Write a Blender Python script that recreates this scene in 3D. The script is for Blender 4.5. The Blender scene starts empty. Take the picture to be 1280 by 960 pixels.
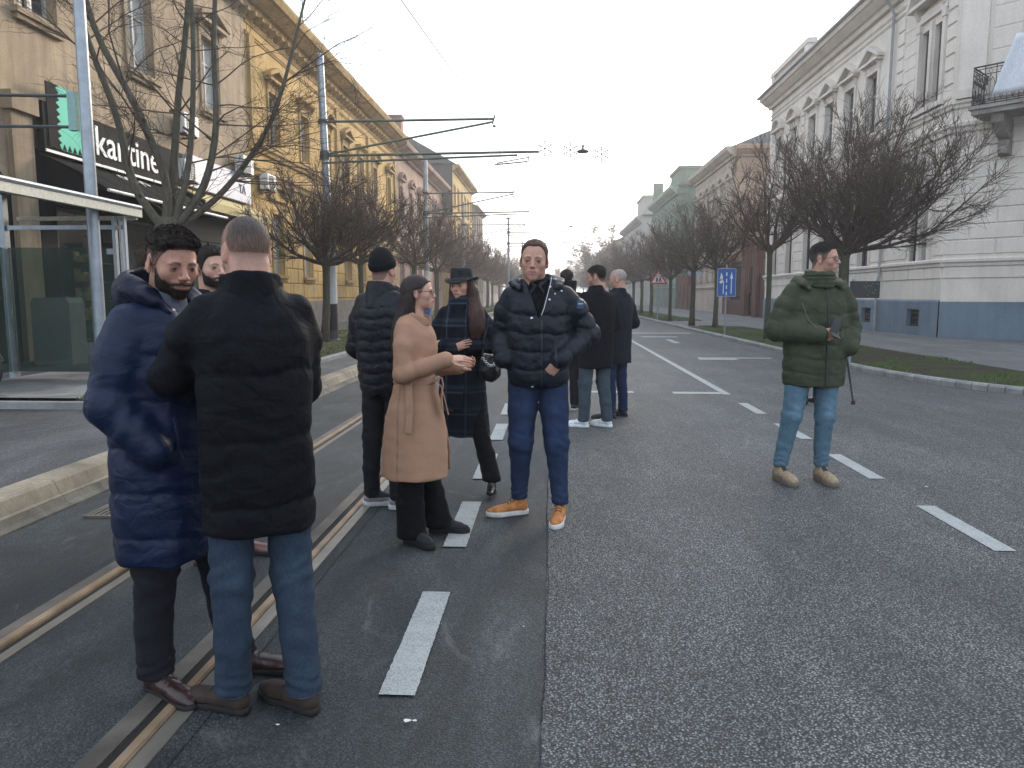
import bpy, math, random
import numpy as np
from mathutils import Vector, Matrix

scene = bpy.context.scene
COL = scene.collection
PI = math.pi
rad = math.radians


# ------------------------------------------------------------------ materials
class NT:
    """small helper round a node tree"""
    def __init__(self, name):
        self.m = bpy.data.materials.new(name)
        self.m.use_nodes = True
        self.t = self.m.node_tree
        self.t.nodes.clear()
        self.out = self.n('ShaderNodeOutputMaterial')
        self.p = self.n('ShaderNodeBsdfPrincipled')
        self.l(self.p.outputs[0], self.out.inputs[0])

    def n(self, typ, **kw):
        nd = self.t.nodes.new(typ)
        for k, v in kw.items():
            setattr(nd, k, v)
        return nd

    def l(self, a, b):
        self.t.links.new(a, b)

    def coord(self, which='Object'):
        return self.n('ShaderNodeTexCoord').outputs[which]

    def mapping(self, vec, scale=(1, 1, 1), rot=(0, 0, 0), loc=(0, 0, 0)):
        m = self.n('ShaderNodeMapping')
        m.inputs['Scale'].default_value = scale
        m.inputs['Rotation'].default_value = rot
        m.inputs['Location'].default_value = loc
        self.l(vec, m.inputs['Vector'])
        return m.outputs[0]

    def noise(self, vec, scale, detail=3, rough=0.55, dist=0.0):
        n = self.n('ShaderNodeTexNoise')
        n.inputs['Scale'].default_value = scale
        n.inputs['Detail'].default_value = detail
        n.inputs['Roughness'].default_value = rough
        n.inputs['Distortion'].default_value = dist
        self.l(vec, n.inputs['Vector'])
        return n.outputs['Fac']

    def voronoi(self, vec, scale, feature='F1', out='Color', rand=1.0):
        n = self.n('ShaderNodeTexVoronoi', feature=feature)
        n.inputs['Scale'].default_value = scale
        n.inputs['Randomness'].default_value = rand
        self.l(vec, n.inputs['Vector'])
        return n.outputs[out]

    def ramp(self, fac, stops, interp='LINEAR'):
        r = self.n('ShaderNodeValToRGB')
        cr = r.color_ramp
        cr.interpolation = interp
        while len(cr.elements) < len(stops):
            cr.elements.new(0.5)
        for e, (p, c) in zip(cr.elements, stops):
            e.position = p
            e.color = (c[0], c[1], c[2], 1) if isinstance(c, (tuple, list)) else (c, c, c, 1)
        self.l(fac, r.inputs['Fac'])
        return r.outputs['Color']

    def mix(self, fac, a, b, blend='MIX'):
        m = self.n('ShaderNodeMix', data_type='RGBA', blend_type=blend)
        for sock, v in ((m.inputs[0], fac), (m.inputs[6], a), (m.inputs[7], b)):
            if hasattr(v, 'is_linked'):
                self.l(v, sock)
            elif isinstance(v, (tuple, list)):
                sock.default_value = (v[0], v[1], v[2], 1)
            else:
                sock.default_value = v if sock == m.inputs[0] else (v, v, v, 1)
        return m.outputs[2]

    def math(self, op, a, b=0.0):
        m = self.n('ShaderNodeMath', operation=op)
        for s, v in ((m.inputs[0], a), (m.inputs[1], b)):
            if hasattr(v, 'is_linked'):
                self.l(v, s)
            else:
                s.default_value = v
        return m.outputs[0]

    def base(self, v):
        if hasattr(v, 'is_linked'):
            self.l(v, self.p.inputs['Base Color'])
        else:
            self.p.inputs['Base Color'].default_value = (v[0], v[1], v[2], 1)
        return self

    def set(self, **kw):
        for k, v in kw.items():
            k = k.replace('_', ' ').title() if k not in ('IOR',) else k
            s = self.p.inputs[{'Rough': 'Roughness', 'Metal': 'Metallic', 'Spec': 'Specular IOR Level',
                               'Sss': 'Subsurface Weight', 'Trans': 'Transmission Weight', 'Sheen': 'Sheen Weight',
                               'Coat': 'Coat Weight'}.get(k, k)]
            if hasattr(v, 'is_linked'):
                self.l(v, s)
            else:
                s.default_value = v
        return self

    def bump(self, h, strength=0.3, dist=0.01, normal=None):
        b = self.n('ShaderNodeBump')
        b.inputs['Strength'].default_value = strength
        b.inputs['Distance'].default_value = dist
        self.l(h, b.inputs['Height'])
        if normal is not None:
            self.l(normal, b.inputs['Normal'])
        self.l(b.outputs[0], self.p.inputs['Normal'])
        return b.outputs[0]


def lerp3(a, f):
    return tuple(x * f for x in a)


def plain(name, col, rough=0.6, metal=0.0, var=0.12, scale=3.0, bump=0.1, bscale=60.0, bdist=0.003, spec=0.5):
    t = NT(name)
    c = t.coord()
    n = t.noise(c, scale, 4, 0.6)
    t.base(t.ramp(n, [(0.3, lerp3(col, 1 - var)), (0.7, lerp3(col, 1 + var))]))
    t.set(rough=rough, metal=metal, spec=spec)
    if bump:
        t.bump(t.noise(c, bscale, 3), bump, bdist)
    return t.m


# ------------------------------------------------------------------ objects
def tag(o, label=None, cat=None, group=None, kind=None):
    if label:
        o['label'] = label
    if cat:
        o['category'] = cat
    if group:
        o['group'] = group
    if kind:
        o['kind'] = kind
    return o


def empty(name, loc=(0, 0, 0), rz=0.0, label=None, cat=None, group=None):
    o = bpy.data.objects.new(name, None)
    o.empty_display_size = 0.2
    COL.objects.link(o)
    o.location = loc
    o.rotation_euler = (0, 0, rz)
    return tag(o, label, cat, group)


def link(name, me, mats=(), parent=None):
    o = bpy.data.objects.new(name, me)
    COL.objects.link(o)
    for m in (mats if isinstance(mats, (list, tuple)) else [mats]):
        me.materials.append(m)
    if parent is not None:
        o.parent = parent
    return o


def children(o):
    return list(o.children)


def copy_tree(o, parent=None):
    kids = [c for c in ALLKIDS.get(o.name, [])]
    c = o.copy()
    COL.objects.link(c)
    c.parent = parent
    c.matrix_parent_inverse = o.matrix_parent_inverse.copy()
    for k in kids:
        copy_tree(k, c)
    return c


ALLKIDS = {}


def register(o):
    """remember the children of a prototype (o.children walks the whole file)"""
    ks = [c for c in o.children]
    ALLKIDS[o.name] = ks
    for k in ks:
        register(k)


class MB:
    """mesh builder: boxes, tubes, prisms, lofts"""
    def __init__(s):
        s.v = []
        s.f = []
        s.mi = []
        s.cur = 0

    def add(s, vs, fs):
        b = len(s.v)
        s.v.extend([tuple(p) for p in vs])
        for f in fs:
            s.f.append(tuple(i + b for i in f))
            s.mi.append(s.cur)

    def box(s, x0, x1, y0, y1, z0, z1):
        if x0 > x1: x0, x1 = x1, x0
        if y0 > y1: y0, y1 = y1, y0
        if z0 > z1: z0, z1 = z1, z0
        s.add([(x0, y0, z0), (x1, y0, z0), (x1, y1, z0), (x0, y1, z0), (x0, y0, z1), (x1, y0, z1), (x1, y1, z1), (x0, y1, z1)],
              [(0, 3, 2, 1), (4, 5, 6, 7), (0, 1, 5, 4), (1, 2, 6, 5), (2, 3, 7, 6), (3, 0, 4, 7)])

    def quad(s, a, b, c, d):
        s.add([a, b, c, d], [(0, 1, 2, 3)])

    def prism(s, poly, ax, h0, h1):
        """polygon (list of 2D) extruded along axis ax from h0 to h1"""
        def P(p, h):
            if ax == 'x': return (h, p[0], p[1])
            if ax == 'y': return (p[0], h, p[1])
            return (p[0], p[1], h)
        n = len(poly)
        vs = [P(p, h0) for p in poly] + [P(p, h1) for p in poly]
        fs = [tuple(range(n)), tuple(range(2 * n - 1, n - 1, -1))]
        fs += [(i, i + n, (i + 1) % n + n, (i + 1) % n) for i in range(n)]
        s.add(vs, fs)

    def tube(s, pts, r, n=6, cap=True):
        pts = [Vector(p) for p in pts]
        rs = r if isinstance(r, (list, tuple)) else [r] * len(pts)
        b = len(s.v)
        prev = None
        for i, p in enumerate(pts):
            d = (pts[min(i + 1, len(pts) - 1)] - pts[max(i - 1, 0)])
            if d.length < 1e-9: d = Vector((0, 0, 1))
            d.normalize()
            if prev is None:
                a = d.orthogonal().normalized()
            else:
                a = (prev - d * prev.dot(d))
                a = a.normalized() if a.length > 1e-6 else d.orthogonal().normalized()
            prev = a
            c = d.cross(a)
            for k in range(n):
                t = 2 * PI * k / n
                s.v.append(tuple(p + (a * math.cos(t) + c * math.sin(t)) * rs[i]))
        for i in range(len(pts) - 1):
            for k in range(n):
                k2 = (k + 1) % n
                s.f.append((b + i * n + k, b + i * n + k2, b + (i + 1) * n + k2, b + (i + 1) * n + k))
                s.mi.append(s.cur)
        if cap:
            s.f.append(tuple(b + k for k in range(n - 1, -1, -1)))
            s.mi.append(s.cur)
            e = b + (len(pts) - 1) * n
            s.f.append(tuple(e + k for k in range(n)))
            s.mi.append(s.cur)

    def lathe(s, prof, c=(0, 0, 0), n=20):
        b = len(s.v)
        for (r, z) in prof:
            for k in range(n):
                t = 2 * PI * k / n
                s.v.append((c[0] + r * math.cos(t), c[1] + r * math.sin(t), c[2] + z))
        for i in range(len(prof) - 1):
            for k in range(n):
                k2 = (k + 1) % n
                s.f.append((b + i * n + k, b + i * n + k2, b + (i + 1) * n + k2, b + (i + 1) * n + k))
                s.mi.append(s.cur)

    def transform(s, M, start=0):
        for i in range(start, len(s.v)):
            s.v[i] = tuple(M @ Vector(s.v[i]))

    def build(s, name, mats, parent=None, smooth=False, bevel=0.0, loc=None, sharp=40):
        me = bpy.data.meshes.new(name)
        me.from_pydata(s.v, [], s.f)
        o = link(name, me, mats, parent)
        if max(s.mi, default=0) > 0:
            me.polygons.foreach_set('material_index', s.mi)
        if smooth:
            me.shade_smooth()
            if sharp:
                me.set_sharp_from_angle(angle=rad(sharp))
        if bevel:
            m = o.modifiers.new('bevel', 'BEVEL')
            m.width = bevel
            m.segments = 2
            m.limit_method = 'ANGLE'
        if loc:
            o.location = loc
        me.validate()
        me.update()
        return o


# ------------------------------------------------------------------ implicit surfaces
F32 = np.float32


def surfnet(F, org, h):
    s = F < 0
    nx, ny, nz = F.shape
    cx, cy, cz = nx - 1, ny - 1, nz - 1
    acc = np.zeros((3, cx, cy, cz), F32)
    cnt = np.zeros((cx, cy, cz), F32)
    edges = []
    for ax in range(3):
        lo = [slice(None)] * 3; hi = [slice(None)] * 3
        lo[ax] = slice(0, -1); hi[ax] = slice(1, None)
        A = F[tuple(lo)]; B = F[tuple(hi)]
        cr = s[tuple(lo)] != s[tuple(hi)]
        t = np.where(cr, A / np.where(cr, A - B, 1), 0).astype(F32)
        edges.append((cr, s[tuple(lo)]))
        o1, o2 = [a for a in range(3) if a != ax]
        for d1 in (0, 1):
            for d2 in (0, 1):
                sl = [None] * 3
                sl[ax] = slice(None)
                sl[o1] = slice(d1, d1 + (cx, cy, cz)[o1]); sl[o2] = slice(d2, d2 + (cx, cy, cz)[o2])
                c = cr[tuple(sl)]
                cnt += c
                acc[ax] += t[tuple(sl)]
                if d1: acc[o1] += c
                if d2: acc[o2] += c
    act = cnt > 0
    idx = -np.ones((cx, cy, cz), np.int32)
    nv = int(act.sum())
    idx[act] = np.arange(nv)
    I, J, K = np.nonzero(act)
    c = cnt[act]
    V = np.stack([acc[0][act] / c + I, acc[1][act] / c + J, acc[2][act] / c + K], 1) * h + np.array(org)
    faces = []
    for ax in range(3):
        cr, sn = edges[ax]
        i, j, k = np.nonzero(cr)
        g = [i, j, k]
        o1, o2 = [(1, 2), (2, 0), (0, 1)][ax]
        dims = (nx, ny, nz)
        ok = (g[o1] > 0) & (g[o1] < dims[o1] - 1) & (g[o2] > 0) & (g[o2] < dims[o2] - 1)
        g = [q[ok] for q in g]
        def cell(a, b):
            q = [x.copy() for x in g]
            q[o1] += a; q[o2] += b
            return idx[q[0], q[1], q[2]]
        Q = np.stack([cell(-1, -1), cell(0, -1), cell(0, 0), cell(-1, 0)], 1)
        ins = sn[g[0], g[1], g[2]]
        Q[~ins] = Q[~ins][:, ::-1]
        faces.append(Q)
    Fq = np.concatenate(faces)
    Fq = Fq[(Fq >= 0).all(1)]
    return V.astype(np.float64), Fq


def smooth_mesh(V, Q, it=1, lam=0.5):
    for _ in range(it):
        S = np.zeros_like(V); C = np.zeros(len(V))
        for a in range(4):
            b = (a + 1) % 4
            np.add.at(S, Q[:, a], V[Q[:, b]]); np.add.at(S, Q[:, b], V[Q[:, a]])
            np.add.at(C, Q[:, a], 1); np.add.at(C, Q[:, b], 1)
        V = V + lam * (S / np.maximum(C, 1)[:, None] - V)
    return V


def sdf_mesh(fn, lo, hi, h, it=1):
    n = [int(math.ceil((b - a) / h)) + 1 for a, b in zip(lo, hi)]
    ax = [np.arange(k, dtype=F32) * F32(h) + F32(a) for k, a in zip(n, lo)]
    X, Y, Z = np.meshgrid(*ax, indexing='ij')
    F = fn((X, Y, Z)).astype(F32)
    F[F == 0] = 1e-7
    # close at the grid border
    for a in range(3):
        sl = [slice(None)] * 3
        for e in (0, -1):
            sl[a] = e
            F[tuple(sl)] = np.maximum(F[tuple(sl)], F32(h * 0.2))
    V, Q = surfnet(F, lo, h)
    if it:
        V = smooth_mesh(V, Q, it)
    return V, Q


def mesh_np(name, parts, mats, parent=None, smooth=True):
    """parts: list of (V, F, colour array or rgb, material index)"""
    vs, cols = [], []
    nv = 0
    loops, starts, tot, mi = [], [], [], []
    ls = 0
    for V, Q, C, m in parts:
        V = np.asarray(V, float)
        Q = np.asarray(Q)
        vs.append(V)
        C = np.asarray(C, float)
        if C.ndim == 1:
            C = np.tile(C, (len(V), 1))
        cols.append(C)
        k = Q.shape[1]
        loops.append((Q + nv).ravel())
        starts.append(ls + np.arange(len(Q)) * k)
        tot.append(np.full(len(Q), k))
        mi.append(np.full(len(Q), m))
        ls += Q.size
        nv += len(V)
    V = np.concatenate(vs); C = np.concatenate(cols)
    me = bpy.data.meshes.new(name)
    me.vertices.add(len(V))
    me.vertices.foreach_set('co', V.ravel())
    L = np.concatenate(loops)
    me.loops.add(len(L))
    me.loops.foreach_set('vertex_index', L.astype(np.int32))
    st = np.concatenate(starts)
    me.polygons.add(len(st))
    me.polygons.foreach_set('loop_start', st.astype(np.int32))
    me.polygons.foreach_set('loop_total', np.concatenate(tot).astype(np.int32))
    me.polygons.foreach_set('material_index', np.concatenate(mi).astype(np.int32))
    me.update(calc_edges=True)
    me.validate()
    at = me.color_attributes.new('Col', 'FLOAT_COLOR', 'POINT')
    at.data.foreach_set('color', np.concatenate([np.clip(C, 0, 1), np.ones((len(C), 1))], 1).ravel())
    if smooth:
        me.shade_smooth()
    return link(name, me, mats, parent)


def smin(a, b, k):
    if k <= 0: return np.minimum(a, b)
    h = np.clip(0.5 + 0.5 * (b - a) / k, 0, 1)
    return b + (a - b) * h - k * h * (1 - h)


def smax(a, b, k):
    return -smin(-a, -b, k)


def ell(P, c, r, rot=None):
    x, y, z = P[0] - F32(c[0]), P[1] - F32(c[1]), P[2] - F32(c[2])
    if rot is not None:
        R = np.array(rot.inverted(), F32) if isinstance(rot, Matrix) else rot
        x, y, z = (R[0][0] * x + R[0][1] * y + R[0][2] * z, R[1][0] * x + R[1][1] * y + R[1][2] * z, R[2][0] * x + R[2][1] * y + R[2][2] * z)
    a, b, d = (F32(q) for q in r)
    k0 = np.sqrt((x / a) ** 2 + (y / b) ** 2 + (z / d) ** 2)
    k1 = np.sqrt((x / a ** 2) ** 2 + (y / b ** 2) ** 2 + (z / d ** 2) ** 2)
    return k0 * (k0 - 1) / np.maximum(k1, 1e-6)


def seg(P, a, b, ra, rb, flat=None):
    a = [F32(q) for q in a]; b = [F32(q) for q in b]
    d = [b[i] - a[i] for i in range(3)]
    L2 = F32(max(sum(q * q for q in d), 1e-9))
    q = [P[i] - a[i] for i in range(3)]
    t = np.clip((q[0] * d[0] + q[1] * d[1] + q[2] * d[2]) / L2, 0, 1)
    for i in range(3):
        q[i] = q[i] - t * d[i]
    r2 = q[0] ** 2 + q[1] ** 2 + q[2] ** 2
    if flat is not None:
        ax, fct = flat
        c = q[0] * F32(ax[0]) + q[1] * F32(ax[1]) + q[2] * F32(ax[2])
        r2 = r2 + c * c * F32(1 / fct ** 2 - 1)
    return np.sqrt(r2) - (F32(ra) + F32(rb - ra) * t), t


def spline(pts, rads, n=4):
    """Catmull-Rom resampling of a joint chain"""
    P = [np.array(p, float) for p in pts]
    if len(P) < 3:
        return P, list(rads)
    out, ro = [], []
    for i in range(len(P) - 1):
        p0 = P[max(i - 1, 0)]; p1 = P[i]; p2 = P[i + 1]; p3 = P[min(i + 2, len(P) - 1)]
        for k in range(n):
            t = k / n
            out.append(0.5 * ((2 * p1) + (-p0 + p2) * t + (2 * p0 - 5 * p1 + 4 * p2 - p3) * t * t + (-p0 + 3 * p1 - 3 * p2 + p3) * t ** 3))
            ro.append(rads[i] + (rads[i + 1] - rads[i]) * t)
    out.append(P[-1]); ro.append(rads[-1])
    return out, ro


def tube_sdf(P, pts, rads, k=0.02, quilt=None, flat=None, fold=None, amt=0.0):
    """chain of round cones; quilt=(period, amplitude, phase) swells it between seams; fold = ripples across it"""
    L = [0.0]
    for i in range(1, len(pts)):
        L.append(L[-1] + float(np.linalg.norm(np.array(pts[i]) - np.array(pts[i - 1]))))
    D = None
    for i in range(len(pts) - 1):
        d, t = seg(P, pts[i], pts[i + 1], rads[i], rads[i + 1], flat)
        s = F32(L[i]) + t * F32(L[i + 1] - L[i])
        if quilt:
            d = d - puff(s, *quilt)
        if fold:
            w, amp, where, width = fold
            m = np.exp(-((s - F32(where)) / F32(width)) ** 2)
            d = d - F32(amp) * m * np.sin(s * F32(2 * PI / w) + 2.2 * np.sin(P[0] * 23 + P[2] * 11) + 1.7 * np.sin(P[1] * 31))
        D = d if D is None else smin(D, d, k)
    return D


def puff(s, period, amp, phase=0.0):
    u = (s + F32(phase)) / F32(period)
    f = np.abs(2 * (u - np.floor(u)) - 1)
    return F32(amp) * (F32(.45) * np.sqrt(np.clip(1 - f ** 2, 0, 1)) + F32(.55) * (1 - f ** 7) - F32(0.82))


def rows_fn(rows, zmin, zmax, sm=0.02):
    """rows: (z, cx, cy, a, b); returns smooth interpolators"""
    rows = sorted(rows)
    R = np.array(rows, float)
    zz = np.arange(zmin - 0.2, zmax + 0.2, 0.005)
    out = []
    k = np.exp(-0.5 * (np.arange(-12, 13) * 0.005 / sm) ** 2); k /= k.sum()
    for c in range(1, 5):
        y = np.interp(zz, R[:, 0], R[:, c])
        yp = np.pad(y, 12, mode='edge')
        out.append(np.convolve(yp, k, 'valid'))
    return zz, out


def stack_sdf(P, rows, sm=0.02, n=2.3, z0=None, z1=None):
    zs = [r[0] for r in rows]
    zz, (cx, cy, a, b) = rows_fn(rows, min(zs), max(zs), sm)
    Z1 = P[2][0, 0, :] if P[2].ndim == 3 else P[2]
    g = lambda y: np.interp(Z1, zz, y).astype(F32)
    CX, CY, A, B = g(cx), g(cy), g(a), g(b)
    x = P[0] - CX; y = P[1] - CY
    rho = ((np.abs(x) / A) ** F32(n) + (np.abs(y) / B) ** F32(n)) ** F32(1 / n)
    r = np.sqrt(x * x + y * y)
    d = np.where(r > 1e-5, r * (1 - 1 / np.maximum(rho, 1e-4)), -np.minimum(A, B))
    if z0 is not None: d = smax(d, F32(z0) - P[2], 0.012)
    if z1 is not None: d = smax(d, P[2] - F32(z1), 0.03)
    return d


def wob(P, s=1.0, seed=0.0):
    """cheap smooth pseudo noise in -1..1"""
    x, y, z = P[0] * F32(s), P[1] * F32(s), P[2] * F32(s)
    return (np.sin(x * 1.7 + 2.1 * np.sin(y * 1.3 + seed) + seed) + np.sin(y * 2.3 + 1.9 * np.sin(z * 1.1 + seed * 2)) + np.sin(z * 1.9 + 2.3 * np.sin(x * 1.5 + 1.3 * seed))) / 3


def v3(V):
    return (V[:, 0], V[:, 1], V[:, 2])


def sst(x, a, b):
    t = np.clip((x - a) / (b - a), 0, 1)
    return t * t * (3 - 2 * t)


def mixc(c, d, m):
    m = np.clip(m, 0, 1)[:, None]
    return c * (1 - m) + np.array(d) * m
# ------------------------------------------------------------------ people: materials
def m_skin():
    t = NT('skin')
    a = t.n('ShaderNodeAttribute', attribute_name='Col').outputs['Color']
    c = t.coord()
    n = t.noise(c, 90, 4, 0.6)
    v = t.ramp(n, [(0.3, 0.86), (0.7, 1.1)])
    big = t.ramp(t.noise(c, 22, 3), [(0.35, (0.93, 0.9, 0.9)), (0.7, (1.05, 1.0, 1.0))])
    t.base(t.mix(1.0, t.mix(1.0, a, v, 'MULTIPLY'), big, 'MULTIPLY'))
    t.set(rough=0.52, spec=0.4, sss=0.12)
    t.p.inputs['Subsurface Radius'].default_value = (1.0, 0.35, 0.2)
    t.p.inputs['Subsurface Scale'].default_value = 0.01
    t.bump(t.noise(c, 420, 3), 0.25, 0.0008)
    return t.m


def m_eye():
    t = NT('eye')
    t.base(t.n('ShaderNodeAttribute', attribute_name='Col').outputs['Color'])
    t.set(rough=0.35, spec=0.2)
    return t.m


def m_hair():
    t = NT('hair')
    a = t.n('ShaderNodeAttribute', attribute_name='Col').outputs['Color']
    c = t.coord()
    s = t.mapping(c, (260, 60, 34))
    n = t.noise(s, 1.0, 5, 0.65, 0.6)
    t.base(t.mix(1.0, a, t.ramp(n, [(0.3, 0.45), (0.72, 1.7)]), 'MULTIPLY'))
    t.set(rough=0.6, spec=0.22)
    t.bump(n, 0.8, 0.004)
    return t.m


def m_longhair():
    t = NT('long_hair')
    a = t.n('ShaderNodeAttribute', attribute_name='Col').outputs['Color']
    c = t.coord()
    s = t.mapping(c, (240, 240, 9))
    n = t.noise(s, 1.0, 5, 0.7, 0.5)
    t.base(t.mix(1.0, a, t.ramp(n, [(0.3, 0.4), (0.72, 1.9)]), 'MULTIPLY'))
    t.set(rough=0.5, spec=0.28)
    t.bump(n, 0.8, 0.004)
    return t.m


def m_puffer(name, rough=0.42, wr=0.55, sheen=0.0, spec=.38):
    t = NT(name)
    a = t.n('ShaderNodeAttribute', attribute_name='Col').outputs['Color']
    c = t.coord()
    n = t.noise(c, 9, 3, 0.5)
    dk = t.n('ShaderNodeGamma'); t.l(a, dk.inputs[0]); dk.inputs[1].default_value = 1.06
    t.base(t.mix(1.0, dk.outputs[0], t.ramp(n, [(0.3, 0.7), (0.7, 1.0)]), 'MULTIPLY'))
    t.set(rough=rough, spec=spec, sheen=sheen)
    w = t.noise(t.mapping(c, (1, 1, 1.5)), 11, 3, 0.5, 1.0)
    w2 = t.noise(t.mapping(c, (1, 1, .55)), 26, 3, 0.5, .8)
    f = t.math('ADD', w, t.math('MULTIPLY', w2, 0.35))
    t.bump(f, wr, 0.02)
    return t.m


def m_wool(name, rough=0.92, fz=0.35):
    t = NT(name)
    a = t.n('ShaderNodeAttribute', attribute_name='Col').outputs['Color']
    c = t.coord()
    n = t.noise(c, 130, 5, 0.7)
    b = t.noise(c, 6, 3)
    k = t.mix(1.0, a, t.ramp(n, [(0.3, 0.9), (0.7, 1.1)]), 'MULTIPLY')
    t.base(t.mix(1.0, k, t.ramp(b, [(0.3, 0.95), (0.7, 1.04)]), 'MULTIPLY'))
    t.set(rough=rough, spec=0.12, sheen=0.02)
    f = t.math('ADD', t.math('MULTIPLY', n, 0.12), t.noise(t.mapping(c, (1, 1, .45)), 12, 3, 0.5, 0.8))
    t.bump(f, fz, 0.012)
    return t.m


def m_denim():
    t = NT('denim')
    a = t.n('ShaderNodeAttribute', attribute_name='Col').outputs['Color']
    c = t.coord()
    n = t.noise(t.mapping(c, (1, 1, .25)), 260, 3, 0.7)
    b = t.noise(t.mapping(c, (1, 1, .6)), 11, 4, 0.6)
    k = t.mix(1.0, a, t.ramp(n, [(0.3, 0.7), (0.7, 1.35)]), 'MULTIPLY')
    t.base(t.mix(1.0, k, t.ramp(b, [(0.3, 0.86), (0.7, 1.14)]), 'MULTIPLY'))
    t.set(rough=0.88, spec=0.25)
    f = t.math('ADD', t.math('MULTIPLY', n, 0.08), t.noise(t.mapping(c, (1, 1, 1.2), rot=(.5, .3, 0)), 9, 3, 0.5, 1.0))
    t.bump(f, 0.4, 0.016)
    return t.m


def m_leather(name, rough=0.35):
    t = NT(name)
    a = t.n('ShaderNodeAttribute', attribute_name='Col').outputs['Color']
    c = t.coord()
    n = t.noise(c, 35, 5, 0.6)
    t.base(t.mix(1.0, a, t.ramp(n, [(0.3, 0.72), (0.7, 1.3)]), 'MULTIPLY'))
    t.set(rough=rough, spec=0.5)
    t.bump(t.noise(c, 160, 4), 0.25, 0.002)
    return t.m


SKIN, EYE, HAIR, LHAIR = m_skin(), m_eye(), m_hair(), m_longhair()
PUFF = m_puffer('nylon_quilting', 0.5, 0.42, 0.0, .26)
PUFFM = m_puffer('matt_quilting', 0.72, 0.4, 0.0, .16)
WOOL = m_wool('coat_wool', 0.92, 0.25)
DENIM = m_denim()
LEATHER = m_leather('shoe_leather', 0.3)
SUEDE = m_leather('nubuck', 0.8)
RUBBER = m_leather('sole_rubber', 0.7)
METALZ = plain('steel_trim', (0.6, 0.6, 0.6), 0.3, 0.9, 0.05)
BLACKPL = plain('black_plastic', (0.012, 0.012, 0.014), 0.35)
M_LENS = NT('lens'); M_LENS.base((0.9, 0.95, 0.95)).set(rough=0.02, trans=1.0, IOR=1.05)
_a = M_LENS.n('ShaderNodeBsdfTransparent'); _b = M_LENS.n('ShaderNodeMixShader'); _b.inputs[0].default_value = .12
M_LENS.base((.5, .5, .5)).set(trans=0.0, rough=.05, spec=1.0)
M_LENS.l(_a.outputs[0], _b.inputs[1]); M_LENS.l(M_LENS.p.outputs[0], _b.inputs[2]); M_LENS.l(_b.outputs[0], M_LENS.out.inputs[0])
LENS = M_LENS.m

SK = np.array((0.46, 0.275, 0.205))


# ------------------------------------------------------------------ head
def head_sdf(P, o):
    jw = o.get('jaw', 1.0); fem = o.get('fem', 0)
    nl = o.get('nose', 1.0)
    d = smin(ell(P, (0, .014, .036), (.074, .095, .082)), ell(P, (0, -.024, -.005), (.061, .064, .094)), .03)
    d = smin(d, ell(P, (0, -.020, -.06), (.056 * jw, .056, .048)), .02)
    d = smin(d, ell(P, (0, -.068, -.094), (.022 * jw, .02, .019)), .02)
    ch = o.get('cheek', 1.0)
    for s in (-1, 1):
        d = smin(d, ell(P, (s * .042, -.052, -.022), (.021 * ch, .021, .022)), .02)
        d = smin(d, ell(P, (s * .027, -.0775, .0175), (.021, .0115, .0080)), .016)
        d = smax(d, -ell(P, (s * .031, -.1035, .000), (.0205, .0165, .0120)), .012)
    # eyelids
    op = o.get('open', 1.0)
    for s in (-1, 1):
        lid = ell(P, (s * .0315, -.0715, .0005), (.0155, .0148, .0142))
        d = smin(d, lid, .006)
    # nose
    n1, _ = seg(P, (0, -.083, .013), (0, -.1035 - .004 * (nl - 1), -.027), .0068, .0095 * nl)
    nn = smin(n1, ell(P, (0, -.1045 * (1 + .03 * (nl - 1)), -.030), (.0105 * nl, .0100, .0092)), .006)
    for s in (-1, 1):
        nn = smin(nn, ell(P, (s * .0125 * nl, -.0965, -.0330), (.0068, .0095, .0070)), .006)
    d = smin(d, nn, .009)
    for s in (-1, 1):
        d = smax(d, -ell(P, (s * .0068, -.1035, -.0415), (.0032, .005, .0030)), .003)
    # mouth
    d = smin(d, ell(P, (0, -.074, -.063), (.029, .0205, .024)), .014)
    w = .0235 if not fem else .021
    f = 1.25 if fem else 1.0
    for s in (-1, 1):
        u, _ = seg(P, (0, -.0935, -.0575), (s * w, -.083, -.0615), .0042 * f, .0012)
        l, _ = seg(P, (0, -.0915, -.0685), (s * w * .8, -.0835, -.0635), .0050 * f, .0016)
        d = smin(d, smin(u, l, .001), .0035)
        g, _ = seg(P, (0, -.0995, -.0627), (s * (w + .001), -.0865, -.0627), .0022, .0014)
        d = smax(d, -g, .002)
    # ears
    for s in (-1, 1):
        R = Matrix.Rotation(s * 0.35, 3, 'Z') @ Matrix.Rotation(-0.18, 3, 'X')
        e = ell(P, (s * .0765, .016, -.004), (.0070, .019, .0300), R)
        e = smax(e, -ell(P, (s * .0855, .013, .002), (.0062, .0115, .019), R), .004)
        e = smin(e, ell(P, (s * .077, .008, -.028), (.006, .010, .010)), .006)
        d = smin(d, e, .006)
    # neck
    nr = .050 if fem else .060 * o.get('neck', 1.0)
    k, _ = seg(P, (0, .028, -.05), (0, .036, -.24), nr, nr * 1.04)
    d = smin(d, k, .022)
    return d


def hairline(V, o):
    """>0 where hair grows"""
    x, y, z = np.abs(V[0]), V[1], V[2]
    rec = o.get('recede', 0.0)
    hy = [-.12, -.082, -.062, -.050, -.040, -.030, -.018, -.010, .004, .022, .036, .05, .075, .12]
    hz = [.070 + rec, .066 + rec, .058 + rec, .040 + rec * .6, .022, .004, -.012, -.012, .026, .032, -.004, -.045, -.068, -.074]
    lim = np.interp(y, hy, hz)
    lim = lim + rec * 0.9 * np.exp(-((x - .045) / .022) ** 2) * (y < -.02)
    return z - lim


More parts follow.
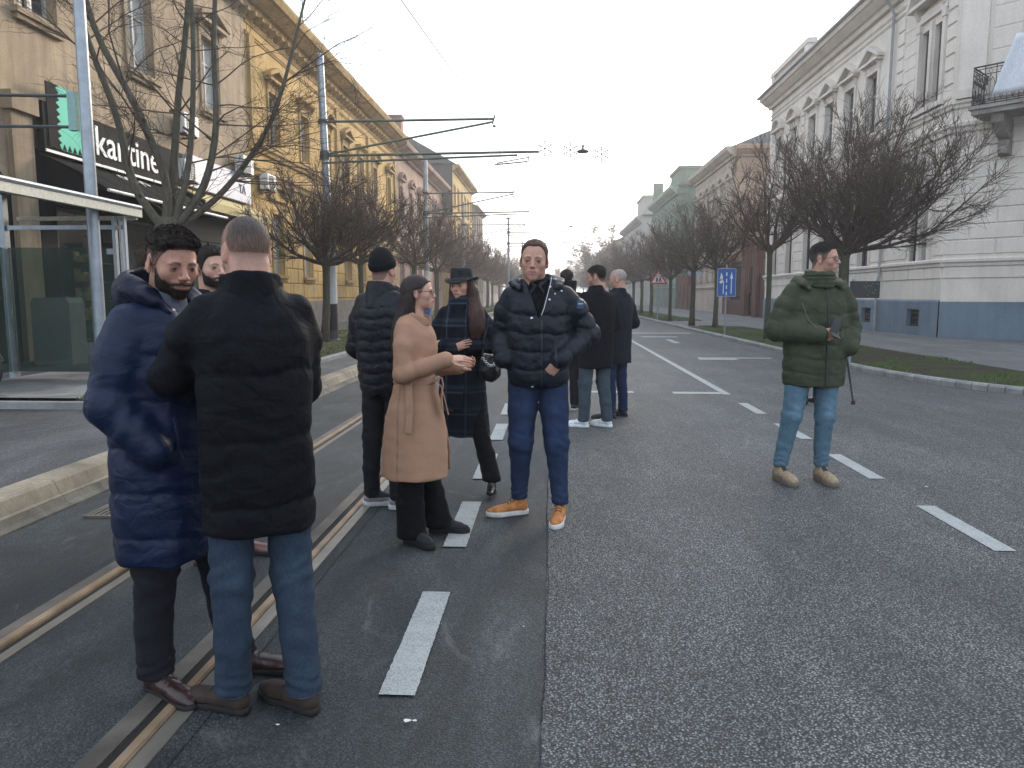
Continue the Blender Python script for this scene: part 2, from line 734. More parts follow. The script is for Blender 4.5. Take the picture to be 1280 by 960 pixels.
def hair_thick(P, o):
    """thickness of the hair over the scalp"""
    hl = hairline(P, o)
    st = o.get('hair', 'short')
    z = P[2]; y = P[1]
    m = sst(hl, -.004, .012)
    if st == 'buzz':
        th = .0022 + 0 * z
    elif st == 'short':
        th = .0045 + .009 * sst(z, .03, .085)
    elif st == 'quiff':
        th = .0035 + .014 * sst(z, .045, .09) * (1 - .35 * sst(y, .02, .09)) + .008 * np.exp(-((y + .07) / .03) ** 2) * sst(z, .06, .09)
    elif st == 'side':
        th = .004 + .018 * sst(z, .04, .09)
    else:
        th = .010 + .004 * sst(z, .02, .08)
    n = wob((P[0] * 1.6, P[1] * .6, P[2] * .8), 70, 1.3) * .22 + wob((P[0] * 2.2, P[1] * .5, P[2] * .8), 120, 2.1) * .12
    th = th * o.get('hthick', 1.0)
    return np.where(hl > -.02, th * (1 + n) * m - .005 * (1 - m), -.006)


def face_colors(V, o):
    x, y, z = V.T
    ax = np.abs(x)
    base = SK * np.array(o.get('tone', (1, 1, 1)))
    C = np.tile(base, (len(V), 1))
    front = y < -.03
    red = np.array((.47, .235, .18)) * np.array(o.get('tone', (1, 1, 1)))
    m = np.exp(-(((ax - .042) / .02) ** 2 + ((z + .026) / .022) ** 2)) * front * .45
    C = mixc(C, red, m)
    m = np.exp(-((ax / .016) ** 2 + ((z + .03) / .015) ** 2)) * (y < -.085) * .5
    C = mixc(C, red, m)
    m = (sst(-np.abs(ax - .079), -.02, -.006)) * (y > -.01) * (np.abs(z) < .04) * .35
    C = mixc(C, red, m)
    # eye sockets: shade painted into the skin colour
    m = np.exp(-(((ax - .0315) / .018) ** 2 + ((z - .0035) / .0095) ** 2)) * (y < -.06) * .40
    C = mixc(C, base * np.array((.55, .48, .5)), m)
    # lips
    lw = .0245
    q = 1 - (ax / lw) ** 2
    lip = sst(np.where((z > -.0627), .0085 * np.sqrt(np.clip(q, 0, 1)) - (z + .0627), .0095 * np.sqrt(np.clip(q, 0, 1)) + (z + .0627)), -.001, .0015) * (y < -.075) * (ax < lw)
    C = mixc(C, np.array(o.get('lips', (.36, .13, .11))), lip * .8)
    C = mixc(C, (.06, .02, .02), np.exp(-((z + .0627) / .0014) ** 2) * (ax < .022) * (y < -.078) * .8)
    hc = np.array(o.get('haircol', (.02, .014, .010)))
    st = max(o.get('stubble', 0.0), .85 if o.get('beard') else 0)
    if st > 0:
        hb = beard_mask(V.T)
        C = mixc(C, C * .35 + hc * .5 + .02, sst(hb, -.004, .010) * st)
    if o.get('shadow', 0) > 0 or True:
        hl = hairline((x, y, z), o)
        hw = .05 if o.get('hair') == 'buzz' else .012
        C = mixc(C, hc * .5 + base * (.5 if o.get('hair') == 'buzz' else .25), sst(hl, -.010 if hw > .02 else -.004, hw) * .9)
    # brows
    bz = .0170 + .004 * np.sin(np.clip((ax - .012) / .04, 0, 1) * PI) - .010 * np.clip((ax - .038) / .02, 0, 1)
    bt = o.get('brow', 1.0) * (.0036 - .0030 * np.clip((ax - .018) / .029, 0, 1) ** 1.5)
    m = sst(bt - np.abs(z - bz), -.0012, .0012) * (ax > .012) * (ax < .047) * (y < -.05)
    C = mixc(C, hc * .8 + base * .06, m * .8)
    # dark lash line, with lid-crease shade painted in
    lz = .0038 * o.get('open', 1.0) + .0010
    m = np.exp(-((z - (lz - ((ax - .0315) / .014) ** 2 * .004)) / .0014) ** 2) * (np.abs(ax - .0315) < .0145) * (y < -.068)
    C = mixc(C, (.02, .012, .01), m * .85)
    return C


def beard_mask(P):
    x, y, z = np.abs(P[0]), P[1], P[2]
    # upper edge of the beard by how far back we are
    ly = [-.12, -.095, -.085, -.075, -.06, -.03, -.016, -.010, -.004]
    lz = [-.040, -.041, -.046, -.048, -.040, -.022, .0, -.02, -.2]
    top = np.interp(y, ly, lz)
    low = np.interp(y, [-.11, -.05, .0], [-.125, -.112, -.085])
    side = np.minimum(top - z + .0025 * wob(P, 130, 1.1), z - low)
    # bare patch round the mouth
    mouth = np.sqrt((x / .0195) ** 2 + ((z + .0640) / .0050) ** 2) - 1
    return np.minimum(side, mouth * .010)


EYE_UV = None


def eyeball(c, R, gaze, iris, op):
    """UV sphere with its pole on the gaze axis"""
    vs, fs, cs = [], [], []
    n, m = 20, 14
    g = Vector(gaze).normalized()
    q = Vector((0, 0, 1)).rotation_difference(g)
    for i in range(m + 1):
        th = PI * i / m * 0.75
        for k in range(n):
            ph = 2 * PI * k / n
            p = Vector((math.sin(th) * math.cos(ph), math.sin(th) * math.sin(ph), math.cos(th)))
            vs.append(np.array(c) + R * np.array(q @ p))
            cs.append((.004, .004, .004) if th < .2 else (iris if th < .55 else (.22, .18, .165)))
    for i in range(m):
        for k in range(n):
            k2 = (k + 1) % n
            fs.append((i * n + k, (i + 1) * n + k, (i + 1) * n + k2, i * n + k2))
    return np.array(vs), np.array(fs), np.array(cs)


def lids(c, R, op, tone):
    """upper and lower lid: spherical shells that leave an almond opening"""
    out = []
    for up in (1, -1):
        vs, fs = [], []
        n, m = 18, 6
        for i in range(n + 1):
            a = -1.25 + 2.5 * i / n          # across
            edge = (0.36 if up > 0 else 0.27) * op * math.cos(a * 1.18) if abs(a) < 1.3 else 0
            for j in range(m + 1):
                e = edge + (1.3 - edge) * j / m
                if up < 0: e = -e
                x = math.sin(a) * math.cos(e); z = math.sin(e); y = -math.cos(a) * math.cos(e)
                vs.append((c[0] + R * x, c[1] + R * y, c[2] + R * z))
        for i in range(n):
            for j in range(m):
                q = (i * (m + 1) + j, (i + 1) * (m + 1) + j, (i + 1) * (m + 1) + j + 1, i * (m + 1) + j + 1)
                fs.append(q if up > 0 else q[::-1])
        C = np.tile(np.array(tone), (len(vs), 1))
        for i in range(n + 1):
            C[i * (m + 1)] = (.03, .02, .018) if up > 0 else (.25, .13, .1)
        out.append((np.array(vs), np.array(fs), C))
    return out


def hand_sdf(P, curls, thumb, spread=1.0):
    """wrist at 0, fingers along +y, thumb side +x, back of hand +z"""
    d = ell(P, (0, .045, 0), (.038, .056, .0155))
    w, _ = seg(P, (0, -.05, 0), (0, .03, 0), .026, .030, ((0, 0, 1), .66))
    d = smin(d, w, .015)
    bx = [.029, .010, -.010, -.028]
    by = [.086, .090, .086, .077]
    ln = [.072, .080, .074, .058]
    rr = [.0086, .0088, .0083, .0074]
    for i in range(4):
        m, _ = seg(P, (bx[i] * .5, .02, 0), (bx[i], by[i], .002), .010, rr[i] * 1.12)
        d = smin(d, m, .007)
    for i in range(4):
        c = curls[i] if isinstance(curls[i], (tuple, list)) else (curls[i],) * 3
        p = np.array((bx[i], by[i], .001)); ang = 0.0
        out = (bx[i]) * 2.0 * spread
        for j, fr in enumerate((.45, .30, .25)):
            ang += c[j]
            dr = np.array((out * math.cos(ang), math.cos(ang), -math.sin(ang)))
            dr /= np.linalg.norm(dr)
            q = p + dr * ln[i] * fr
            r0 = rr[i] * (1 - .1 * j); r1 = rr[i] * (1 - .1 * (j + 1))
            f, _ = seg(P, p, q, r0, r1)
            d = smin(d, f, .0025)
            p = q
    t = [np.array(q, float) for q in thumb]
    for j in range(len(t) - 1):
        f, _ = seg(P, t[j], t[j + 1], [.0145, .0112, .0098][j], [.0112, .0098, .0082][j])
        d = smin(d, f, .008 if j == 0 else .003)
    return d


THUMBS = {'open': [(.014, .014, -.004), (.040, .045, -.014), (.055, .075, -.020), (.062, .100, -.022)],
          'closed': [(.014, .014, -.006), (.036, .045, -.020), (.034, .076, -.032), (.020, .098, -.036)],
          'grip': [(.014, .014, -.006), (.038, .040, -.026), (.034, .070, -.044), (.014, .090, -.050)]}


def make_hand(wrist, direc, back, side, curls, thumb='closed', scale=1.0, tone=(1, 1, 1), vox=.0028):
    """side=+1: thumb on +x of (direc, back) frame"""
    y = Vector(direc).normalized()
    z = Vector(back); z = (z - y * z.dot(y)).normalized()
    x = y.cross(z)
    V, Q = sdf_mesh(lambda P: hand_sdf(P, curls, THUMBS[thumb] if isinstance(thumb, str) else thumb), (-.06, -.07, -.10), (.085, .19, .05), vox, 1)
    C = np.tile(SK * np.array(tone), (len(V), 1))
    tip = sst(V[:, 1], .08, .16)
    C = mixc(C, SK * np.array((.98, .72, .68)) * np.array(tone), tip * .5)
    if side < 0:
        V = V * np.array((-1, 1, 1)); Q = Q[:, ::-1]
    M = np.array((x, y, z)).T * scale
    return V @ M.T + np.array(wrist), Q, C


# ------------------------------------------------------------------ shoes
def footprint(L=.29, w=1.0):
    ts = [0, .02, .07, .15, .3, .45, .6, .72, .83, .92, .97, 1.0]
    ws = [.006, .020, .030, .034, .032, .034, .042, .046, .043, .032, .018, .005]
    cx = [0, 0, 0, 0, .001, .003, .004, .003, 0, -.004, -.005, -.006]
    right = [(cx[i] + ws[i] * w, .065 - ts[i] * L) for i in range(len(ts))]
    left = [(cx[i] - ws[i] * w, .065 - ts[i] * L) for i in range(len(ts))][::-1]
    return right + left


def make_shoe(name, parent, at, yaw, style, h=.004):
    """at = ankle point on the ground (x, y); toes towards -y when yaw = 0"""
    L = style.get('L', .29); W = style.get('w', 1.0)
    st = style.get('sole', .028)
    hi = style.get('high', .10)
    tw = style.get('toe', 1.0)

    def fn(P):
        k = W
        a, _ = seg(P, (0, .020, st + .020), (0, -.06, st + .022), .036 * k, .036 * k)
        b, _ = seg(P, (0, -.06, st + .022), (.002, .065 - L + .075, st + .008), .037 * k, .036 * k, ((0, 0, 1), .85))
        c, _ = seg(P, (.002, .065 - L + .095, st + .004), (-.003, .065 - L + .030 * tw, st + .002), .038 * k, .026 * k, ((0, 0, 1), .78))
        d = smin(smin(a, b, .02), c, .02)
        t1, _ = seg(P, (0, .018, st + .02), (0, .010, hi), .036 * k, .035, ((1, 0, 0), .92))
        t2, _ = seg(P, (0, -.05, st + .03), (0, .0, hi - .01), .030 * k, .032)
        t1 = smin(t1, t2, .02)
        t1 = smax(t1, P[2] - F32(hi), .006)
        d = smin(d, t1, .02)
        d = d + .0012 * np.sin(P[1] * 150 + 2 * np.sin(P[0] * 60)) * np.exp(-((P[1] + .11) / .035) ** 2)
        d = smax(d, F32(st - .006) - P[2], .002)
        return d
    V, Q = sdf_mesh(fn, (-.07, -.28, 0), (.07, .085, hi + .02), style.get('vox', .005), 1)
    C = np.tile(np.array(style['col'], float), (len(V), 1))
    y, z = V[:, 1], V[:, 2]
    if 'toecap' in style:
        C = mixc(C, style['toecap'], sst(-y, .135, .140) * (z < st + .05))
    if 'heelc' in style:
        C = mixc(C, style['heelc'], sst(y, .02, .026) * (z < st + .045))
    if 'side' in style:
        C = mixc(C, style['side'], (sst(.018 - np.abs(z - st - .012), 0, .004)) * (y < .03) * (y > -.15))
    if 'tongue' in style:
        C = mixc(C, style['tongue'], (np.abs(V[:, 0]) < .018) * (y < .01) * (y > -.09) * (z > st + .035) * 1.0)
    C = mixc(C, np.array(style.get('linec', style['col'])) * .5, sst(z, hi - .008, hi - .002))
    sh = mesh_np('shoe', [(V, Q, C, 0)], [SUEDE if style.get('matt') else LEATHER], parent)
    sh.location = (at[0], at[1], h)
    sh.rotation_euler = (0, 0, yaw)
    fp = footprint(L, W * 1.0)
    mb = MB()
    n = len(fp)
    rings = []
    for sc, zz in ((.96, 0.0), (1.02, .004), (1.03, st - .006), (1.0, st + .002), (.9, st + .002)):
        rings.append([(p[0] * sc, (p[1] + .08) * (1 + (sc - 1) * .5) - .08, zz) for p in fp])
    vs = [p for r in rings for p in r]
    fs = []
    for i in range(len(rings) - 1):
        for k in range(n):
            k2 = (k + 1) % n
            fs.append((i * n + k2, i * n + k, (i + 1) * n + k, (i + 1) * n + k2))
    fs.append(tuple(range(n)))
    mb.add(vs, fs)
    mt = MATCACHE(style.get('solec', (.02, .02, .02)), 'sole')
    so = mb.build('sole', mt, sh, smooth=True, sharp=50)
    if style.get('laces'):
        mb = MB()
        for i in range(5):
            yy = -.088 + i * .022
            zs = np.arange(st, hi + .02, .001).astype(F32)
            inside = fn((np.zeros_like(zs), np.full_like(zs, yy), zs)) < 0
            zz = float(zs[inside].max()) + .001 if inside.any() else st + .06
            for s in (1, -1):
                mb.tube([(-.024 * s, yy - .004, zz - .009), (0, yy + .003, zz + .003), (.024 * s, yy + .010, zz - .006)], .0028, 5)
        for s in (1, -1):
            mb.tube([(0, -.03, zz + .004), (s * .022, -.045, zz + .002), (s * .034, -.055, zz - .022)], .0024, 5)
        mb.build('laces', MATCACHE(style['laces'], 'lace'), sh, smooth=True)
    if 'linec' in style:
        pass
    return sh


_mc = {}


def MATCACHE(col, kind='cloth', rough=0.7):
    k = (tuple(round(c, 4) for c in col), kind)
    if k not in _mc:
        _mc[k] = plain(kind, col, rough, var=.15, scale=20, bump=.15, bscale=120, bdist=.002)
    return _mc[k]


# ------------------------------------------------------------------ the person builder
def person(label, loc, face, H, head, pose, coat, legs, shoes, voxel=.010, hvox=.0028, extra=None, group=None):
    """face: heading in degrees, 0 = towards the camera side (-y), 90 = towards +x"""
    root = empty('person', (loc[0], loc[1], loc[2] if len(loc) > 2 else 0), rad(face), label, 'person', group)
    hs = head.get('size', 1.0) * H / 1.78
    tone = head.get('tone', (1, 1, 1))
    J = {'hip': .525 * H, 'sh': .822 * H, 'el': .63 * H, 'wr': .48 * H, 'kn': .285 * H}
    p = dict(pelvis=(0, 0, .54 * H), neck=(0, .02, .85 * H),
             sh=[(-.185, .01, J['sh']), (.185, .01, J['sh'])],
             el=[(-.26, .03, J['el']), (.26, .03, J['el'])],
             wr=[(-.27, -.06, J['wr']), (.27, -.06, J['wr'])],
             hip=[(-.09, 0, J['hip']), (.09, 0, J['hip'])],
             kn=[(-.11, -.015, J['kn']), (.11, -.015, J['kn'])],
             an=[(-.12, .02, .09), (.12, .02, .09)],
             toe=[rad(-12), rad(12)])
    p.update(pose)
    # index 0 = the person's right (-x), 1 = left (+x)
    # ---------- body
    parts = []
    hc = Vector(p.get('head', (0, -.005, H - .118 * hs)))
    R = Matrix.Rotation(rad(head.get('yaw', 0)), 3, 'Z') @ Matrix.Rotation(rad(head.get('pitch', 0)), 3, 'X') @ Matrix.Rotation(rad(head.get('roll', 0)), 3, 'Y')
    RN = np.array(R)

    def place(V):
        return (V * hs) @ RN.T + np.array(hc)
    V, Q = sdf_mesh(lambda P: head_sdf(P, head), (-.1, -.13, -.2), (.1, .13, .13), hvox / hs if hvox < .004 else hvox, 1)
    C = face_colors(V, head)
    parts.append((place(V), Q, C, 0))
    eo = head.get('open', 1.0)
    gz = head.get('gaze', (0, -1, 0))
    for s in (-1, 1):
        c = (s * .0315, -.0725, .0005)
        e = eyeball(c, .0150, gz, head.get('iris', (.05, .03, .02)), eo)
        parts.append((place(e[0]), e[1], e[2], 1))
        for l in lids(c, .0154, eo, SK * np.array(tone) * np.array((.72, .64, .63))):  # lids coloured darker than the face, painting in socket shade
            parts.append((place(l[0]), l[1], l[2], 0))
    # hands
    hands = pose.get('hands', [None, None])
    for i, hd in enumerate(hands):
        if hd:
            w = np.array(p['wr'][i])
            dr = hd.get('dir')
            if dr is None:
                dr = w - np.array(p['el'][i])
            dr = np.array(dr, float) / np.linalg.norm(dr)
            parts.append(make_hand(w + dr * hd.get('off', .02), dr, hd['back'], hd.get('side', 1), hd['curl'], hd.get('thumb', 'closed'), hd.get('scale', 1.0) * H / 1.78, tone, hvox) + (0,))
    # hidden limbs and trunk of the same body
    def inner(P):
        d = tube_sdf(P, [p['pelvis'], (0, .01, .7 * H), (p['neck'][0] * .8, .015, .80 * H)], [.10, .10, .08], .05)
        for i in (0, 1):
            sh = np.array(p['sh'][i]) * np.array((.72, 1, 1)) - np.array((0, 0, .045))
            d = smin(d, tube_sdf(P, [sh, p['el'][i], p['wr'][i]], [.036, .034, .026], .03), .03)
            d = smin(d, tube_sdf(P, [p['hip'][i], p['kn'][i], p['an'][i]], [.055, .042, .03], .03), .04)
        return smin(d, tube_sdf(P, [(0, .015, .76 * H), p['neck']], [.06, .045], .03), .03)
    V, Q = sdf_mesh(inner, (-.5, -.5, .03), (.5, .4, .87 * H), .02, 1)
    parts.append((V, Q, SK * np.array(tone), 0))
    body = mesh_np('body', parts, [SKIN, EYE], root)
    if 'tag' in head:
        tag(body, head['tag'])
    # ---------- hair
    if head.get('hair'):
        def hf(P):
            return head_sdf_lite(P, head) - hair_thick(P, head)
        V, Q = sdf_mesh(hf, (-.12, -.14, -.1), (.12, .15, .165), hvox, 1)
        keep = hairline(V.T, head) > -.012
        Q = Q[keep[Q].all(1)]
        hcol = np.array(head.get('haircol', (.02, .014, .010)), float)
        C = np.tile(hcol, (len(V), 1))
        fw = (np.where(V[:, 2] > .05, .008, .055) if head.get('hair') != 'buzz' else .13) if head.get('fade') else .008
        fade = np.clip(hairline(V.T, head) / fw, 0, 1) ** .8
        C = C * (0.25 + .75 * fade)[:, None] + (SK * np.array(tone) * (.9 if head.get('hair') == 'buzz' else .62))[None] * ((1 - fade) * (.8 if head.get('fade') else .25))[:, None]
        if head.get('grey'):
            g = sst(-V[:, 2] + wob(V.T, 60) * .015, -.07, -.02)
            C = mixc(C, (.22, .20, .18), g * head['grey'])
        mesh_np('hair', [(place(V), Q, C, 0)] + strands(V, Q, C, head, place), [HAIR], root)
    if head.get('beard'):
        bt = head['beard']

        def bf(P):
            m = sst(beard_mask(P), -.002, .010)
            n = wob(P, 160, .7) * .14 + wob((P[0] * 2, P[1] * 2, P[2]), 190, 3.1) * .14
            return head_sdf(P, head) - (bt * (1 + n) * m - .005 * (1 - m))
        V, Q = sdf_mesh(bf, (-.09, -.13, -.14), (.09, .03, .0), hvox, 1)
        keep = beard_mask(V.T) > -.006
        Q = Q[keep[Q].all(1)]
        bm = sst(beard_mask(V.T), -.002, .012)[:, None]
        hcb = np.array(head.get('haircol', (.02, .014, .01)), float)
        CB = hcb * bm + (SK * np.array(tone) * .45)[None] * (1 - bm)
        mesh_np('beard', [(place(V), Q, CB, 0)] + strands(V, Q, CB, dict(hair='beard'), place), [HAIR], root)
    ctx = dict(root=root, p=p, H=H, hs=hs, place=place, hc=hc, RN=RN, head=head, voxel=voxel, hvox=hvox)
    # ---------- coat
    if coat:
        build_coat(ctx, coat)
    if legs:
        build_trousers(ctx, legs)
    for i in (0, 1):
        st = shoes
        a = p['an'][i]
        hip_yaw = p['toe'][i]
        make_shoe('shoe', root, (a[0], a[1]), hip_yaw, st, h=.004 + (loc[2] * 0 if len(loc) > 2 else 0) + st.get('lift', 0))
    if extra:
        extra(ctx)
    return root


def strands(V, Q, C, o, place):
    """short separate hairs standing a little off the surface"""
    st = o.get('hair')
    n, L, wd = {'quiff': (5600, .017, .0009), 'short': (3600, .013, .0008), 'side': (3600, .016, .0008), 'buzz': (2600, .0045, .0006), 'beard': (2400, .0045, .0005)}.get(st, (0, 0, 0))
    if not n: return []
    R = np.random.default_rng(len(V) % 97)
    a, b, c, d = (V[Q[:, k]] for k in range(4))
    N = np.cross(c - a, d - b); A = np.linalg.norm(N, axis=1); N /= np.maximum(A, 1e-9)[:, None]
    i = R.choice(len(Q), n, p=A / A.sum())
    w = R.dirichlet((1, 1, 1, 1), n)
    p = a[i] * w[:, :1] + b[i] * w[:, 1:2] + c[i] * w[:, 2:3] + d[i] * w[:, 3:]
    nn = N[i]; col = C[Q[i, 0]] * R.uniform(.6, 1.7, (n, 1))
    if st == 'beard': comb = np.array((0, -.2, -1.0))[None] + R.normal(0, .35, (n, 3)); out = .45
    elif st == 'quiff': comb = np.stack([p[:, 0] * 6 + .35, np.where(p[:, 1] < .03, -1.0, .3), np.where(p[:, 2] > .06, .1, -.9)], 1) + R.normal(0, .12, (n, 3)); out = .24
    else: comb = np.stack([p[:, 0] * 7, np.where(p[:, 2] > .07, -.8, .25), np.where(p[:, 2] > .07, 0, -1.0)], 1) + R.normal(0, .28, (n, 3)); out = .38
    comb = comb - nn * (comb * nn).sum(1, keepdims=True)
    comb /= np.maximum(np.linalg.norm(comb, axis=1), 1e-6)[:, None]
    dr = comb + nn * out; dr /= np.linalg.norm(dr, axis=1)[:, None]
    side = np.cross(dr, nn + R.normal(0, .3, (n, 3))); side /= np.maximum(np.linalg.norm(side, axis=1), 1e-6)[:, None]
    L = L * o.get('hthick', 1.0) * R.uniform(.5, 1.25, (n, 1)) * (.35 + .65 * sst(p[:, 2], .02, .08)[:, None] if st in ('quiff', 'short') else 1)
    T = np.stack([p - side * wd, p + side * wd, p + dr * L * .6 + nn * L * .05, p + dr * L - nn * L * .10], 1)
    F_ = np.arange(4 * n).reshape(-1, 4)
    return [(place(T.reshape(-1, 3)), F_[:, [0, 1, 2]], np.repeat(col, 4, 0), 0), (place(T.reshape(-1, 3)), F_[:, [0, 2, 3]], np.repeat(col, 4, 0), 0)]


def head_sdf_lite(P, o, face=False):
    """scalp without eyes, nose and mouth detail"""
    jw = o.get('jaw', 1.0)
    d = smin(ell(P, (0, .014, .036), (.074, .095, .082)), ell(P, (0, -.024, -.005), (.061, .064, .094)), .03)
    d = smin(d, ell(P, (0, -.020, -.06), (.056 * jw, .056, .048)), .02)
    d = smin(d, ell(P, (0, -.068, -.094), (.022 * jw, .02, .019)), .02)
    if face:
        for s in (-1, 1):
            d = smin(d, ell(P, (s * .042, -.052, -.022), (.021, .021, .022)), .02)
        d = smin(d, ell(P, (0, -.074, -.063), (.029, .0205, .024)), .014)
    else:
        k, _ = seg(P, (0, .028, -.05), (0, .05, -.24), .058, .06)
        d = smin(d, k, .022)
    return d


def build_coat(ctx, c):
    p, H, root = ctx['p'], ctx['H'], ctx['root']
    vox = c.get('vox', ctx['voxel'])
    rows = [(z * H, cx, cy, a, b) for (z, cx, cy, a, b) in c['rows']]
    hem = c['hem'] * H
    q = c.get('quilt')
    sr = c.get('sleeve', (.088, .072, .058))
    top = c.get('top', .865) * H
    cut = c.get('cuff', 0.0)
    fold = c.get('fold', (.055, .007)); fold = (fold[0] * 1.35, fold[1] * .55)

    def trunk(P):
        d = stack_sdf(P, rows, n=c.get('n', 2.3), z0=hem)
        if q:
            zz = P[2] + F32(.012) * np.sin(P[0] * 7 + 1) + F32(.006) * np.sin(P[0] * 31 + P[1] * 17)
            d = d - puff(zz, q[0], q[1], q[2] if len(q) > 2 else 0) * (P[2] < F32(c.get('qtop', .80) * H))
            u = (zz + F32(q[2] if len(q) > 2 else 0)) / F32(q[0]); u = np.abs(u - np.round(u)) * F32(q[0])
            ang = np.arctan2(P[0], -P[1])
            d = d - F32(.0016) * np.exp(-(u / F32(.035)) ** 2) * np.sin(ang * 27 + 3 * np.sin(ang * 5 + P[2] * 9) + 2 * np.sin(P[2] * 60))
        f = c.get('tfold', .006)
        if f:
            d = d - F32(f) * wob((P[0] * 1.4, P[1] * 1.4, P[2] * .6), 13, c.get('seed', 1.0)) - F32(f * .5) * wob((P[0], P[1], P[2] * 2.2), 19, 2.4)
        if c.get('waist'):
            wz, amp = c['waist']
            d = d + F32(amp) * np.exp(-((P[2] - F32(wz * H)) / F32(.022)) ** 2)
        return d

    def sleeves(P):
        D = None
        for i in (0, 1):
            a, b, w = (np.array(p[k][i], float) for k in ('sh', 'el', 'wr'))
            dr = (w - b) / np.linalg.norm(w - b)
            w2 = w - dr * cut
            a = a + np.array((-.028 * (1 if a[0] > 0 else -1), 0, -.012 * H))
            pts = [a, a * .62 + b * .38 + np.array((.012 * (1 if a[0] > 0 else -1), 0, .0)), b, b * .5 + w2 * .5, w2]
            rr = [sr[0] * .80, sr[0] * .92, sr[1], (sr[1] + sr[2]) / 2, sr[2]]
            L = np.linalg.norm(a - b)
            d = tube_sdf(P, pts, rr, .02, quilt=(q[0] * .85, q[1] * .9, .03) if q else None, fold=(fold[0], fold[1], L, .16))
            D = d if D is None else np.minimum(D, d)
        return D

    def fn(P):
        d = smin(trunk(P), sleeves(P), c.get('k', .035))
        # neck opening
        nk = p['neck']
        hole, _ = seg(P, (nk[0], nk[1] - .005, .80 * H), (nk[0] * 1.3, nk[1] - .03, .92 * H), .055, .075)
        d = smax(d, -hole, .012)
        if c.get('open'):
            # V opening at the front
            oy, ow, oz = c['open']
            v = np.maximum(np.abs(P[0] - F32(c.get('openx', 0))) - F32(ow) * np.clip((P[2] - F32(oz * H)) / F32((.87 - oz) * H), 0, 1), P[1] + F32(.02))
            v = np.maximum(v, F32(oz * H) - P[2])
            v = np.maximum(v, -(P[1] + F32(oy)))  if False else v
            d = smax(d, -v, .01)
        if c.get('slit'):
            sx, sw, sz = c['slit']
            v = np.maximum(np.abs(P[0] - F32(sx)) - F32(sw) * np.clip((F32(sz * H) - P[2]) / F32((sz - c['hem']) * H), 0, 1), P[1] + F32(.02))
            d = smax(d, -v, .008)
        return d
    xs = [v[0] for k in ('sh', 'el', 'wr') for v in p[k]] + [r[3] for r in rows] + [-r[3] for r in rows]
    ys = [v[1] for k in ('sh', 'el', 'wr') for v in p[k]] + [r[2] + r[4] for r in rows] + [r[2] - r[4] for r in rows]
    m = .11
    lo = (min(xs) - m, min(ys) - m, hem - .03)
    hi = (max(xs) + m, max(ys) + m, max(top, max(v[2] for k in ('el', 'wr') for v in p[k]) + .12) + .02)
    fn2 = lambda P: fn(P)
    V, Q = sdf_mesh(fn2, lo, hi, vox, 1)
    C = np.tile(np.array(c['col'], float), (len(V), 1))
    if q:
        # thread lines sit a little darker in the fabric
        pass
    if c.get('paint'):
        C = c['paint'](V, C, ctx)
    o = mesh_np(c.get('name', 'coat'), [(V, Q, C, 0)], [c.get('mat', PUFF)], root)
    # zip / front edge
    if c.get('zip'):
        zx, z0, z1, zc = c['zip']
        zz = np.linspace(z0 * H, z1 * H, 24)
        pts = []
        for z in zz:
            # march onto the surface from the front
            y = ray_front(fn, zx, z)
            if y is not None: pts.append((zx, y - .002, z))
        if len(pts) > 2:
            mb = MB(); mb.tube(pts, c.get('zipr', .006), 6)
            mb.build('zip', MATCACHE(zc, 'zip', .5), o, smooth=True)
    for s in c.get('studs', ()):
        y = ray_front(fn, s[0], s[1] * H)
        if y is not None:
            mb = MB()
            r = s[2] if len(s) > 2 else .007
            n0 = len(mb.v)
            mb.lathe([(0, .004), (r * .7, .0035), (r, .001), (r, -.004)], n=10)
            mb.transform(Matrix.Translation((s[0], y, s[1] * H)) @ Matrix.Rotation(PI / 2, 4, 'X'), n0)
            mb.build('stud', METALZ, o, smooth=True)
    # collar / hood
    col = c.get('collar')
    if col:
        nk = np.array(p['neck'])

        def cf(P):
            zb, zt, r0, r1, th = col['z0'] * H, col['z1'] * H, col['r0'], col['r1'], col['th']
            tz = np.clip((P[2] - F32(zb)) / F32(zt - zb), 0, 1)
            ccx = F32(nk[0] + col.get('dx', 0)); ccy = F32(nk[1]) + F32(col.get('dy', -.02)) * tz + F32(col.get('cy', 0))
            x = P[0] - ccx; y = (P[1] - ccy) / F32(col.get('asp', 1.1))
            r = np.sqrt(x * x + y * y)
            d = np.abs(r - (F32(r0) + F32(r1 - r0) * tz)) - F32(th)
            tilt = F32(col.get('tilt', .0)) * (P[1] - ccy)
            d = smax(d, P[2] - F32(zt) - tilt + F32(col.get('wave', .0)) * np.sin(np.arctan2(x, y) * 5), th * 1.2)
            d = smax(d, F32(zb) - P[2], .01)
            if col.get('gap'):
                g = np.maximum(np.abs(x - F32(col.get('gx', 0))) - F32(col['gap']) * (F32(.35) + tz), y)
                d = smax(d, -g, .012)
            if col.get('quilt'):
                d = d - puff(P[2], *col['quilt'])
            return d - F32(.003) * wob(P, 34, 1.0)
        R = max(col['r0'], col['r1']) * 1.3 + .06
        V, Q = sdf_mesh(cf, (nk[0] - R, nk[1] - R - .05, col['z0'] * H - .02), (nk[0] + R, nk[1] + R + .05, col['z1'] * H + R * abs(col.get('tilt', 0)) + .05), min(vox, .007), 1)
        mesh_np('collar', [(V, Q, np.array(col.get('col', c['col']), float), 0)], [col.get('mat', c.get('mat', PUFF))], o)
    hood = c.get('hood')
